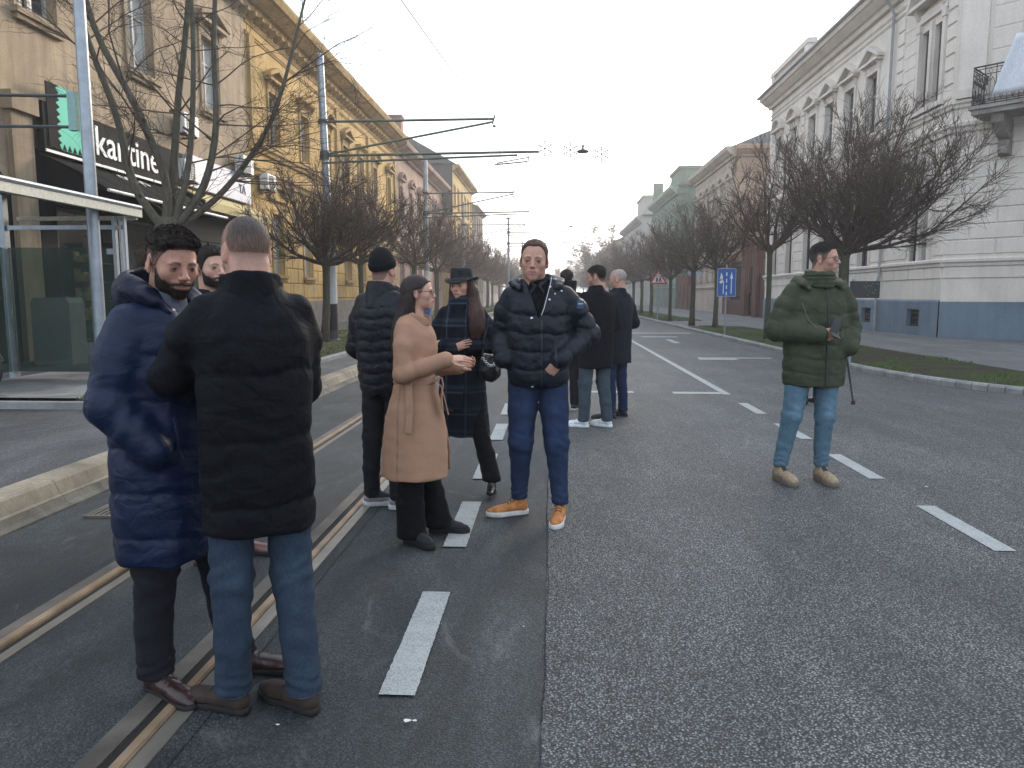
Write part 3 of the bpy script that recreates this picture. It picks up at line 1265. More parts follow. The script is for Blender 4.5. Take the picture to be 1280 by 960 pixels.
    if hood:
        nk = np.array(p['neck'])

        def hf(P):
            # a slack bag lying on the shoulders behind the neck, open at the front
            cx, cy, cz = nk[0] + hood.get('dx', 0), nk[1] + hood.get('dy', .03), hood['z'] * H
            a, b, hh = hood['a'], hood['b'], hood['h']
            outer = ell(P, (cx, cy, cz), (a, b, hh))
            innr = ell(P, (cx, cy - b * .22, cz + hh * .45), (a * .66, b * .70, hh * .95))
            d = smax(outer, -innr, .02)
            # thick rolled front edges going down either side of the throat
            for s in (-1, 1):
                d = smin(d, tube_sdf(P, [(cx + s * a * .70, cy - b * .2, cz + hh * .25), (cx + s * a * .72, cy - b * .75, cz - hh * .05), (cx + s * a * hood.get('fx', .42), cy - b * 1.15, cz - hh * hood.get('drop', .95))], [.036, .034, .014], .05), .05)
            g = np.maximum(np.abs(P[0] - F32(cx)) - F32(hood.get('gap', .045)), P[1] - F32(cy - b * .3))
            d = smax(d, -g, .02)
            d = smax(d, P[2] - F32(cz) - F32(hh) * (F32(hood.get('lift', .22)) + F32(.85) * (P[1] - F32(cy)) / F32(b)), .035)
            return d - F32(hood.get('wr', .006)) * wob((P[0], P[1], P[2] * 1.6), 26, 1.7) - F32(.003) * wob(P, 55, .3)
        a, b, hh = hood['a'], hood['b'], hood['h']
        cx, cy, cz = nk[0] + hood.get('dx', 0), nk[1] + hood.get('dy', .03), hood['z'] * H
        V, Q = sdf_mesh(hf, (cx - a - .06, cy - b * 1.3 - .06, cz - hh * 1.4 - .04), (cx + a + .06, cy + b + .06, cz + hh + .05), min(vox, .007), 1)
        mesh_np('hood', [(V, Q, np.array(hood.get('col', c['col']), float), 0)], [c.get('mat', PUFF)], o)
    for pk in c.get('pockets', ()):
        # (x0, z0, x1, z1): a welt along the front
        x0, z0, x1, z1 = pk[:4]
        pts = []
        for t in np.linspace(0, 1, 8):
            x = x0 + (x1 - x0) * t; z = (z0 + (z1 - z0) * t) * H
            y = ray_front(fn, x, z)
            if y is not None: pts.append((x, y - .001, z))
        if len(pts) > 2:
            mb = MB(); mb.tube(pts, .008, 6)
            mb.build('pocket', MATCACHE(lerp3(c['col'], .8), 'welt', .6), o, smooth=True)
    ctx['coat'] = o
    ctx['coat_fn'] = fn
    return o


def ray_front(fn, x, z, y0=-.6, y1=.1, dirn=1):
    ys = np.arange(y0, y1, .004).astype(F32) if dirn > 0 else np.arange(y1, y0, -.004).astype(F32)
    n = len(ys)
    P = (np.full((n, 1, 1), x, F32), ys.reshape(n, 1, 1), np.full((n, 1, 1), z, F32))
    P = (P[0].reshape(-1), P[1].reshape(-1), P[2].reshape(-1))
    d = fn(P)
    i = np.nonzero(d < 0)[0]
    return float(ys[i[0]]) if len(i) else None


def build_trousers(ctx, c):
    p, H, root = ctx['p'], ctx['H'], ctx['root']
    vox = c.get('vox', ctx['voxel'])
    r = c.get('r', (.092, .072, .060, .060))
    top = c.get('top', .60) * H
    bot = c.get('bot', .07)

    def fn(P):
        D = None
        for i in (0, 1):
            h, k, a = (np.array(p[q][i], float) for q in ('hip', 'kn', 'an'))
            m1 = h * .5 + k * .5; m2 = k * .45 + a * .55 + np.array((0, .012, 0))
            a2 = a.copy(); a2[2] = bot + .01
            Lk = np.linalg.norm(h - k); La = Lk + np.linalg.norm(a - k)
            fa = c.get('fold', .005)
            pts = [h, m1, k, m2, a2]
            rr = [r[0], (r[0] + r[1]) / 2, r[1], r[2], r[3]]
            L = 0; d = None
            d = tube_sdf(P, pts, rr, .02, fold=(.075, fa * .8, Lk, .09))
            # bunching at the ankle
            mm = np.exp(-((P[2] - F32(bot + .05)) / F32(.055)) ** 2)
            d = d - F32(fa * .7 * c.get('bunch', 1.0)) * mm * np.sin(P[2] * F32(2 * PI / .040) + 2.5 * np.sin(P[0] * 29 + i) + 2 * np.sin(P[1] * 23))
            D = d if D is None else smin(D, d, c.get('k', .02))
        pel = ell(P, (p['pelvis'][0], p['pelvis'][1] + .005, p['pelvis'][2]), (c.get('pw', .165), c.get('pd', .12), .13))
        D = smin(D, pel, .05)
        D = D - F32(.004) * wob((P[0], P[1], P[2] * 1.6), 24, .9)
        D = smax(D, P[2] - F32(top), .01)
        D = smax(D, F32(bot) - P[2], .006)
        return D
    xs = [v[0] for k in ('hip', 'kn', 'an') for v in p[k]]
    ys = [v[1] for k in ('hip', 'kn', 'an') for v in p[k]]
    V, Q = sdf_mesh(fn, (min(xs) - .16, min(ys) - .17, bot - .02), (max(xs) + .16, max(ys) + .17, top + .02), vox, 1)
    col = np.array(c['col'], float)
    C = np.tile(col, (len(V), 1))
    if c.get('fade'):
        for i in (0, 1):
            h, k = np.array(p['hip'][i]), np.array(p['kn'][i])
            for q, w in ((h * .45 + k * .55, .12), (k * .9 + h * .1, .07)):
                m = np.exp(-(((V[:, 0] - q[0]) / .05) ** 2 + ((V[:, 2] - q[2]) / w) ** 2))
                C = mixc(C, col * c['fade'], m * .7)
    if c.get('cuff'):
        C = mixc(C, c['cuff'], (V[:, 2] < bot + .012) * 1.0)
    o = mesh_np('trousers', [(V, Q, C, 0)], [c.get('mat', DENIM)], root)
    ctx['legs'] = o
    return o


def glasses(ctx, col=(.01, .01, .01), w=.0245, h=.018, thick=.0016):
    place, root = ctx['place'], ctx['root']
    mb = MB()
    def T(p):
        return tuple(place(np.array([p], float))[0])
    for s in (-1, 1):
        pts = []
        for k in range(17):
            t = 2 * PI * k / 16
            x = s * .033 + w * (abs(math.cos(t)) ** .7) * math.copysign(1, math.cos(t))
            z = -.001 + h * (abs(math.sin(t)) ** .7) * math.copysign(1, math.sin(t))
            pts.append(T((x, -.1015 + abs(x) * .13, z)))
        mb.tube(pts, thick, 6, cap=False)
        mb.tube([T((s * .0575, -.095, .006)), T((s * .074, -.06, .006)), T((s * .080, .008, .010)), T((s * .080, .03, -.008))], thick * .9, 5)
    mb.tube([T((-.0095, -.1005, .003)), T((0, -.102, .006)), T((.0095, -.1005, .003))], thick, 6)
    o = mb.build('glasses', MATCACHE(col, 'spectacle_frame', .3), root, smooth=True)
    mb = MB()
    for s in (-1, 1):
        ring = []
        for k in range(16):
            t = 2 * PI * k / 16
            x = s * .033 + w * .97 * (abs(math.cos(t)) ** .7) * math.copysign(1, math.cos(t))
            z = -.001 + h * .97 * (abs(math.sin(t)) ** .7) * math.copysign(1, math.sin(t))
            ring.append(T((x, -.1015 + abs(x) * .13, z)))
        mb.add(ring, [tuple(range(16))])
    mb.build('lenses', LENS, o)
    return o
# ------------------------------------------------------------------ ground materials
def m_asphalt(name, dark, light, grain=95, coarse=1.0, bump=0.6, stains=0.3, rough=0.8, tint=(1, 1, 1), splash=1.0):
    t = NT(name)
    c = t.coord('Object')
    v = t.n('ShaderNodeTexVoronoi', feature='F1')
    v.inputs['Scale'].default_value = grain
    t.l(c, v.inputs['Vector'])
    bw = t.n('ShaderNodeRGBToBW'); t.l(v.outputs['Color'], bw.inputs[0])
    g = t.ramp(bw.outputs[0], [(0.0, lerp3(tint, dark)), (0.55, lerp3(tint, (dark + light) * .42)), (1.0, lerp3(tint, light))])
    # dark binder between the stones
    edge = t.ramp(v.outputs['Distance'], [(0.28, 1.0), (0.58, 1 - .90 * coarse)])
    g = t.mix(1.0, g, edge, 'MULTIPLY')
    fine = t.noise(c, 480, 3, 0.7)
    g = t.mix(1.0, g, t.ramp(fine, [(0.3, .7), (0.7, 1.3)]), 'MULTIPLY')
    big = t.noise(c, 0.45, 5, 0.62, .4)
    g = t.mix(1.0, g, t.ramp(big, [(0.3, 1 - stains), (0.7, 1 + stains * .7)]), 'MULTIPLY')
    pat = t.noise(t.mapping(c, (1.0, .35, 1)), 1.9, 6, 0.68, .8)
    g = t.mix(1.0, g, t.ramp(pat, [(0.42, 1 - stains * .5), (0.6, 1 + stains * .8)]), 'MULTIPLY')
    wear = t.noise(t.mapping(c, (1.3, .05, 1)), 1.2, 4, .6)
    g = t.mix(1.0, g, t.ramp(wear, [(0.35, .86), (0.65, 1.1)]), 'MULTIPLY')
    # dried splashes, paler
    sp = t.noise(t.mapping(c, (1, .5, 1), loc=(3, 1, 0)), 2.6, 7, 0.72, 1.0)
    spm = t.ramp(sp, [(0.60, 0.0), (0.72, .85 * stains * splash)])
    g = t.mix(spm, g, (light * 1.5, light * 1.5, light * 1.45))
    t.base(g)
    t.set(rough=rough, spec=0.5)
    h = t.math('ADD', t.math('MULTIPLY', v.outputs['Distance'], -1.0), t.math('MULTIPLY', fine, 0.35))
    t.bump(h, bump, 0.006)
    return t.m


ASPH_NEW = m_asphalt('asphalt_coarse', .018, .37, 108, .97, .9, .24, .74, (.98, 1.0, 1.02), .3)
ASPH_OLD = m_asphalt('asphalt_worn', .022, .105, 130, .7, .6, .5, .72, (.86, 1.0, 1.06))
ASPH_TRK = m_asphalt('asphalt_track', .018, .090, 120, .7, .6, .7, .72, (.86, 1.0, 1.04))
ASPH_PAV = m_asphalt('asphalt_pavement', .10, .26, 120, .4, .3, .22, .8, (1.0, 1.0, 1.03))
ASPH_LEFT = m_asphalt('asphalt_platform', .05, .17, 110, .5, .4, .38, .8, (1.0, 1.0, 1.02))


def m_stone(name, col, stain=.35, scale=2.0, joint=None):
    t = NT(name)
    c = t.coord()
    a = t.noise(c, scale, 6, .65, .5)
    g = t.ramp(a, [(0.3, lerp3(col, 1 - stain)), (0.62, lerp3(col, 1 + stain * .35))])
    g = t.mix(1.0, g, t.ramp(t.noise(c, 70, 4, .7), [(0.3, .8), (0.7, 1.18)]), 'MULTIPLY')
    t.base(g)
    t.set(rough=.85, spec=.3)
    t.bump(t.noise(c, 90, 4, .6), .35, .004)
    return t.m


def m_stucco(name, col, grime=.3, streak=.25, patch=None):
    t = NT(name)
    c = t.coord()
    a = t.noise(c, .55, 6, .62, .6)
    g = t.ramp(a, [(0.32, lerp3(col, 1 - grime)), (0.62, lerp3(col, 1.06))])
    s = t.noise(t.mapping(c, (2.4, 2.4, .22)), 1.6, 5, .65, .3)
    g = t.mix(1.0, g, t.ramp(s, [(0.35, 1 - streak), (0.6, 1.04)]), 'MULTIPLY')
    if patch:
        pm = t.ramp(t.noise(t.mapping(c, (1, 1, 1.2), loc=(7, 3, 1)), .9, 7, .62, .5), [(0.60, 0.0), (0.635, 1.0)])
        g = t.mix(pm, g, patch)
    g = t.mix(1.0, g, t.ramp(t.noise(c, 24, 5, .7), [(0.3, .86), (0.7, 1.12)]), 'MULTIPLY')
    t.base(g)
    t.set(rough=.9, spec=.25)
    t.bump(t.math('ADD', t.noise(c, 60, 4, .6), t.math('MULTIPLY', t.noise(c, 3, 4), .8)), .25, .012)
    return t.m


def m_paint(name, col=(.36, .375, .365), wear=.8):
    """road paint with worn spots, edges eaten by the grain of the asphalt"""
    t = NT(name)
    c = t.coord()
    v = t.voronoi(c, 120, out='Distance')
    n = t.noise(c, 5, 5, .7)
    k = t.math('ADD', t.math('MULTIPLY', n, .55), t.math('MULTIPLY', v, .5))
    w = t.ramp(k, [(.46, 0.0), (.78, wear)])
    w2 = t.ramp(t.noise(c, 160, 3, .7), [(.3, .82), (.7, 1.1)])
    t.base(t.mix(w, t.mix(1.0, col, w2, 'MULTIPLY'), (.16, .17, .175)))
    t.set(rough=.75, spec=.35)
    t.bump(v, .5, .004)
    return t.m


PAINT = m_paint('road_paint')
PAINT_OLD = m_paint('worn_road_paint', (.38, .39, .39), .9)
KERB = m_stone('kerb_stone', (.25, .215, .16), .55, 1.6)
KERBLOW = m_stone('kerb_foot', (.13, .12, .10), .5, 3.0)
KERB2 = m_stone('pale_kerb', (.25, .25, .245), .4, 2.0)
RAILTAN = plain('rusty_rail', (.27, .19, .12), .42, .25, .35, 5, .2, 40)
RAILGREY = plain('rail_bed', (.10, .085, .07), .7, 0.1, .4, 4, .3, 60)
RAILDARK = plain('rail_groove', (.012, .010, .008), .9)  # near-black colour stands in for the shade inside deep recesses
RAILSTEEL = plain('worn_steel', (.22, .20, .17), .38, .5, .2, 4, .1, 60)
IRON = plain('cast_iron', (.05, .05, .05), .6, .6, .3, 8, .3, 80)


def sheet(name, poly, z, mat, kind='structure'):
    mb = MB()
    mb.add([(x, y, z) for x, y in poly], [tuple(range(len(poly)))])
    o = mb.build(name, mat)
    o['kind'] = kind
    return o


def strip(name, x0, x1, y0, y1, z, mat):
    return sheet(name, [(x0, y0), (x1, y0), (x1, y1), (x0, y1)], z, mat)


strip('ground', -300, 300, -60, 700, 0.0, ASPH_OLD)
strip('road', -.02, 30, -12, 400, .004, ASPH_NEW)
strip('tramway', -3.34, -1.22, -12, 400, .004, ASPH_TRK)

# ragged overlay edge of the newer carriageway: little lip of coarse asphalt
rnd = random.Random(3)
mb = MB()
y = -2.0
pts = []
while y < 60:
    pts.append((-.02 + .006 * math.sin(y * 2.1) + .004 * math.sin(y * 7.3) + rnd.uniform(-.003, .003), y))
    y += rnd.uniform(.012, .025) * (1 if y < 6 else (3 if y < 15 else 20))
vs = []
for (x, y) in pts:
    vs += [(x, y, .002), (x + .004, y, .012), (x + .05, y, .0085)]
fs = []
for i in range(len(pts) - 1):
    for k in range(2):
        fs.append((i * 3 + k, i * 3 + k + 1, (i + 1) * 3 + k + 1, (i + 1) * 3 + k))
mb.add(vs, [f[::-1] for f in fs])
o = mb.build('road_seam', ASPH_NEW); o['kind'] = 'structure'

# rails: two grooved rails one metre apart
def rail(x, mirror):
    root = empty('tram_rail', (x, 0, 0), 0, 'rusty grooved tram rail, ' + ('the one nearer the dashed lane line' if mirror else 'the one nearer the beige kerb'), 'rail', 'tram rails set in the asphalt')
    L0, L1 = -12, 330
    if mirror:
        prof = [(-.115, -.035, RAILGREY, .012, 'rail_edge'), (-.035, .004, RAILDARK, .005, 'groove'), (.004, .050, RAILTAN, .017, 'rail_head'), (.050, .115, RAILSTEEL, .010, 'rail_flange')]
    else:
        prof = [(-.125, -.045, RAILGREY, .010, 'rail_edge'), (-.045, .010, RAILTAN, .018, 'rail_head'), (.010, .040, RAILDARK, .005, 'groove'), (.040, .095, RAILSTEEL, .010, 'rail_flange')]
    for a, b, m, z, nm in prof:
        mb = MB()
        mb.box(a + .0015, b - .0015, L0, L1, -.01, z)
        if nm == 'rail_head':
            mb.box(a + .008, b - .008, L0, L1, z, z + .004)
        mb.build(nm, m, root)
rail(-2.34, False)
rail(-1.40, True)

# ---------------- lane lines
def dash(x, y0, y1, w=.14, name='lane_dash', mat=None):
    mb = MB()
    rnd = random.Random(int(abs(x * 100 + y0 * 37)))
    n = 60 if y0 < 12 else 8
    vs = []
    for i in range(n + 1):
        t = i / n
        vs.append((x - w / 2 + rnd.uniform(-.0022, .0022), y0 + (y1 - y0) * t, .0085))
        vs.append((x + w / 2 + rnd.uniform(-.0022, .0022), y0 + (y1 - y0) * t, .0085))
    mb.add(vs, [(i * 2, i * 2 + 1, i * 2 + 3, i * 2 + 2) for i in range(n)])
    o = mb.build(name, mat or PAINT); o['kind'] = 'structure'
    return o
for k in range(26):
    y0 = 2.60 + 1.66 * k
    if k in (): continue
    dash(-.575, y0, y0 + .98, mat=PAINT)
for y0 in (4.36, 6.10, 7.80, 9.48):
    dash(2.68, y0, y0 + .95, .13)
dash(2.68, 11.35, 130, .12, 'lane_line')
def bar(x0, x1, y0, y1, mat=PAINT, nm='stop_line'):
    mb = MB(); mb.add([(x0, y0, .0092), (x1, y0, .0092), (x1, y1, .0092), (x0, y1, .0092)], [(0, 1, 2, 3)])
    o = mb.build(nm, mat); o['kind'] = 'structure'
bar(1.88, 2.61, 11.38, 11.62)
bar(.62, 1.28, 11.45, 11.66)
# worn arrows in the right lane
bar(3.55, 5.3, 18.0, 18.22, PAINT_OLD, 'worn_marking'); bar(3.5, 4.4, 17.6, 17.95, PAINT_OLD, 'worn_marking')
bar(3.2, 5.6, 30.0, 30.5, PAINT_OLD, 'worn_marking'); bar(3.3, 4.6, 27.2, 27.7, PAINT, 'worn_marking'); bar(.6, 2.4, 27.0, 27.3, PAINT_OLD, 'worn_marking')
bar(3.9, 4.1, 23.8, 25.8, PAINT, 'worn_marking')
bar(-.45, -.1, 12.2, 12.5, PAINT_OLD, 'worn_marking')

# drain grate
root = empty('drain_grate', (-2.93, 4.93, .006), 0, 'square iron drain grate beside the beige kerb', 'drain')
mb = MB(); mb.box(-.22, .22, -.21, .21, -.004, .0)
mb.build('pit', RAILDARK, root)  # flat plate, the shade of the hole painted as its colour
mb = MB()
for i in range(11):
    mb.box(-.20 + i * .04 - .009, -.20 + i * .04 + .009, -.19, .19, .001, .012)
mb.box(-.24, -.2155, -.22, .22, .0, .014); mb.box(.2155, .24, -.22, .22, .0, .014)
mb.box(-.2145, .2145, -.22, -.195, .0, .014); mb.box(-.2145, .2145, .195, .22, .0, .014)
mb.build('grate_bars', KERBLOW, root)

# litter bits
mb = MB()
rnd = random.Random(8)
for (x, y, s) in ((-.50, 2.43, .018), (-.475, 2.43, .010), (-.95, 2.38, .007), (2.95, 5.85, .015), (-.12, 3.2, .006)):
    n = 6
    mb.add([(x + s * rnd.uniform(.6, 1.2) * math.cos(k * PI / 3), y + s * .7 * rnd.uniform(.6, 1.2) * math.sin(k * PI / 3), .0105 + rnd.uniform(0, .003)) for k in range(n)], [tuple(range(n))])
o = mb.build('litter', plain('pale_litter', (.62, .62, .58), .8)); o['kind'] = 'stuff'

# ---------------- left kerb and platform
def loft_x(name, prof, y0, y1, mat, step=1.0, gap=.006, x0=0.0):
    """kerb stones: profile (x,z) extruded along y in stones"""
    mb = MB()
    y = y0
    while y < y1:
        e = min(y + step - gap, y1)
        mb.prism([(x0 + a, z) for a, z in prof][::-1], 'y', y, e)
        y += step
        if y > 60: step = 8
    o = mb.build(name, mat)
    o['kind'] = 'structure'
    return o
loft_x('kerb', [(0, -.02), (.0, .078), (-.02, .088), (-.055, .175), (-.075, .192), (-.25, .198), (-.25, -.02)], -6, 200, KERB, 1.0, .005, -3.50)
loft_x('kerb_foot', [(.075, -.02), (.075, .014), (.03, .03), (.0025, .072), (.0025, -.02)], -6, 200, KERBLOW, 1.0, .004, -3.50)
strip('platform', -14, -3.752, -12, 400, .192, ASPH_LEFT)
# raised strip with trees, shelter and grass
loft_x('strip_kerb', [(0, .15), (0, .262), (-.02, .275), (-.12, .275), (-.12, .15)], 8.3, 200, KERB2, 1.0, .005, -4.5)
mb = MB(); mb.box(-8.2, -4.5, 8.18, 8.298, .15, .275); o = mb.build('strip_kerb_end', KERB2); o['kind'] = 'structure'
VERGE = None
def m_verge():
    t = NT('verge_soil')
    c = t.coord()
    a = t.noise(c, 1.3, 6, .6, .5)
    soil = t.ramp(t.noise(c, 26, 6, .75), [(0.3, (.022, .017, .012)), (0.7, (.075, .058, .040))])
    gr = t.ramp(t.noise(c, 60, 5, .7), [(0.3, (.024, .038, .012)), (0.7, (.060, .085, .028))])
    t.base(t.mix(t.ramp(a, [(0.44, 0.0), (0.58, 1.0)]), soil, gr))
    t.set(rough=.95, spec=.2)
    t.bump(t.noise(c, 40, 6, .75), .9, .04)
    return t.m
VERGE = m_verge()
def hump(name, poly_fn, y0, y1, z, mat, n=60):
    """soil strip: poly_fn(y) -> (xa, xb)"""
    mb = MB(); m = 8; rnd = random.Random(2)
    vs = []
    for i in range(n + 1):
        y = y0 + (y1 - y0) * i / n
        xa, xb = poly_fn(y)
        for k in range(m + 1):
            t = k / m
            edge = min(1, min(t, 1 - t) * 5) * min(1, min(i, n - i) / 2)
            vs.append((xa + (xb - xa) * t, y, z + edge * (.03 + rnd.uniform(-.012, .02))))
    mb.add(vs, [(i * (m + 1) + k, i * (m + 1) + k + 1, (i + 1) * (m + 1) + k + 1, (i + 1) * (m + 1) + k) for i in range(n) for k in range(m)])
    o = mb.build(name, mat, smooth=True, sharp=0); o['kind'] = 'structure'
    return o
strip('shelter_base', -8.2, -5.7, 8.6, 11.6, .268, KERB2)
hump('left_verge', lambda y: (-7.6, -4.62), 11.62, 180, .262, VERGE, 140)
hump('left_verge_end', lambda y: (-5.69, -4.62), 8.31, 11.6, .262, VERGE, 30)

# ---------------- right kerb, verge, pavement
KP = [(16, 8.6), (12.5, 8.9), (10.5, 9.35), (9.1, 9.9), (8.1, 10.55), (7.3, 11.3), (6.75, 12.2), (6.38, 13.3), (6.18, 14.6), (6.08, 16.2), (6.05, 18.5), (6.05, 22), (6.04, 26), (6.02, 30), (6.0, 36), (5.98, 45), (5.95, 60), (5.9, 80), (5.8, 120), (5.7, 200)]
def offset_poly(P, d):
    out = []
    for i, p in enumerate(P):
        a = Vector(P[max(i - 1, 0)]); b = Vector(P[min(i + 1, len(P) - 1)])
        t = (b - a).normalized(); n = Vector((t.y, -t.x))
        out.append((p[0] + n.x * d, p[1] + n.y * d))
    return out
def resample(P, step):
    out = []
    for i in range(len(P) - 1):
        a, b = Vector(P[i]), Vector(P[i + 1]); L = (b - a).length
        n = max(1, int(L / step))
        for k in range(n): out.append(tuple(a + (b - a) * k / n))
    out.append(P[-1]); return out
def smooth_poly(P, n=6):
    pts, _ = spline([(p[0], p[1], 0) for p in P], [0] * len(P), n)
    return [(p[0], p[1]) for p in pts]
KS = resample(smooth_poly(KP, 4), .9)
mb = MB()
for i in range(len(KS) - 1):
    a, b = Vector(KS[i]), Vector(KS[i + 1])
    t = (b - a); L = t.length; t.normalize(); n = Vector((t.y, -t.x))
    g = .008
    # each stone: chamfered box
    prof = [(0, -.02), (0, .085), (.03, .118), (.14, .12), (.14, -.02)]
    p0 = a + t * g; p1 = b - t * g
    vs = [(p0.x + n.x * d, p0.y + n.y * d, z) for d, z in prof] + [(p1.x + n.x * d, p1.y + n.y * d, z) for d, z in prof]
    m = len(prof)
    fs = [tuple(range(m - 1, -1, -1)), tuple(range(m, 2 * m))] + [(k, (k + 1) % m, (k + 1) % m + m, k + m) for k in range(m)]
    mb.add(vs, fs)
o = mb.build('right_kerb', KERB2); o['kind'] = 'structure'
inner = offset_poly(KS, .145)
sheet('pavement', inner + [(5.8, 400), (40, 400), (40, 8.6)], .112, ASPH_PAV)
def vx(y):
    xs = [p[0] for p in inner][::-1]; ys = [p[1] for p in inner][::-1]
    o_ = sorted(zip([p[1] for p in inner], [p[0] for p in inner]))
    return float(np.interp(y, [q[0] for q in o_], [q[1] for q in o_]))
hump('verge', lambda y: (vx(y), max(vx(y) + .3, min(8.75, vx(y) + 2.6)) if y > 11.5 else vx(y) + 1.6), 9.6, 34.5, .114, VERGE, 90)
hump('verge_far', lambda y: (vx(y), vx(y) + 2.4), 42, 76, .114, VERGE, 40)
hump('verge_farther', lambda y: (vx(y), vx(y) + 2.4), 82, 190, .114, VERGE, 40)

# grass blades
def grass(name, areas, seed=1):
    R = np.random.default_rng(seed)
    Vs, Fs, Cs = [], [], []
    nv = 0
    for (fx, y0, y1, z, n, thr, h) in areas:
        y = R.uniform(y0, y1, n); t = R.uniform(0.02, .98, n)
        ab = np.array([fx(q) for q in y])
        x = ab[:, 0] + (ab[:, 1] - ab[:, 0]) * t
        w = np.sin(x * 2.1 + 1.3 * np.sin(y * .9)) + np.sin(y * 1.7 + 2 * np.sin(x * 1.3)) + R.normal(0, .5, n)
        k = w > thr
        x, y = x[k], y[k]; m = len(x)
        a = R.uniform(0, 2 * PI, m); L = h * R.uniform(.5, 1.3, m); wd = R.uniform(.004, .009, m) * (1 + y / 25)
        lean = R.uniform(.1, .8, m) * L; b = R.uniform(0, 2 * PI, m)
        P0 = np.stack([x - np.cos(a) * wd, y - np.sin(a) * wd, np.full(m, z)], 1)
        P1 = np.stack([x + np.cos(a) * wd, y + np.sin(a) * wd, np.full(m, z)], 1)
        P2 = np.stack([x + np.cos(b) * lean, y + np.sin(b) * lean, z + L], 1)
        V = np.stack([P0, P1, P2], 1).reshape(-1, 3)
        Vs.append(V); Fs.append(np.arange(3 * m).reshape(-1, 3) + nv); nv += 3 * m
        c = np.array((.060, .115, .022))[None] * R.uniform(.6, 1.5, (m, 1)) + np.array((.05, .02, 0))[None] * (R.uniform(0, 1, (m, 1)) ** 3)
        Cs.append(np.repeat(c, 3, 0))
    o = mesh_np(name, [(np.concatenate(Vs), np.concatenate(Fs), np.concatenate(Cs), 0)], [GRASSM], smooth=False)
    tag(o, None, None, None, 'stuff')
    return o
t = NT('grass'); t.base(t.n('ShaderNodeAttribute', attribute_name='Col').outputs['Color']); t.set(rough=.7, spec=.3); GRASSM = t.m
grass('grass', [(lambda y: (vx(y) + .7, vx(y) + 2.5), 10.0, 34.3, .125, 30000, .45, .05), (lambda y: (vx(y), vx(y) + 1.0), 10.0, 34.3, .125, 9000, 1.0, .045),
                (lambda y: (vx(y) + .2, vx(y) + 2.3), 42, 75, .125, 16000, -.4, .06),
                (lambda y: (-7.5, -4.65), 12, 45, .275, 20000, -.2, .06), (lambda y: (-5.68, -4.65), 8.4, 11.6, .275, 2200, -.4, .05), (lambda y: (-7.5, -4.65), 45, 120, .275, 14000, -2, .09)])
# fallen leaves on the left strip
R_ = random.Random(4); mb = MB()
for i in range(900):
    y = R_.uniform(10.5, 26); x = R_.uniform(-5.6, -4.65) if y < 11.6 else R_.uniform(-7.5, -4.65); s = R_.uniform(.015, .035); a = R_.uniform(0, 6.3); z = .30 + R_.uniform(0, .03)
    mb.add([(x + s * math.cos(a + k * PI / 2), y + s * math.sin(a + k * PI / 2), z + R_.uniform(-.008, .008)) for k in range(4)], [(0, 1, 2), (0, 2, 3)])
o = mb.build('leaves', plain('dry_leaf', (.16, .10, .045), .8, var=.5, scale=3)); o['kind'] = 'stuff'
# ------------------------------------------------------------------ buildings
PANE = NT('window_glass')
_c = PANE.coord()
PANE.base(PANE.ramp(PANE.noise(_c, .8, 2), [(.35, (.012, .014, .017)), (.7, (.035, .04, .045))]))
PANE.set(rough=.06, spec=.8)
PANE = PANE.m
FR_WHITE = plain('window_frame_paint', (.42, .41, .39), .6)
FR_DARK = plain('dark_window_frame', (.05, .04, .035), .6)
CURTAIN = plain('curtain', (.42, .42, .40), .9, var=.2)
STEEL = plain('galvanised_steel', (.30, .33, .36), .42, .65, .18, 5, .1, 60)
STEELD = plain('dark_steel', (.06, .065, .07), .45, .5, .2, 6)
ZINC = plain('zinc_sheet', (.30, .31, .32), .5, .3, .2, 2)


def m_roof(name, col):
    t = NT(name)
    c = t.coord()
    w = t.n('ShaderNodeTexBrick')
    w.inputs['Scale'].default_value = 4.0
    w.inputs['Mortar Size'].default_value = .03
    w.inputs['Color1'].default_value = (*lerp3(col, .8), 1); w.inputs['Color2'].default_value = (*lerp3(col, 1.25), 1)
    w.inputs['Mortar'].default_value = (*lerp3(col, .4), 1)
    t.l(c, w.inputs['Vector'])
    t.base(t.mix(1.0, w.outputs['Color'], t.ramp(t.noise(c, 1.2, 5), [(.3, .8), (.7, 1.15)]), 'MULTIPLY'))
    t.set(rough=.85)
    t.bump(w.outputs['Fac'], .5, .03)
    return t.m


ROOF_GREY = m_roof('slate_roof', (.085, .085, .09))
ROOF_BROWN = m_roof('tile_roof', (.12, .075, .055))


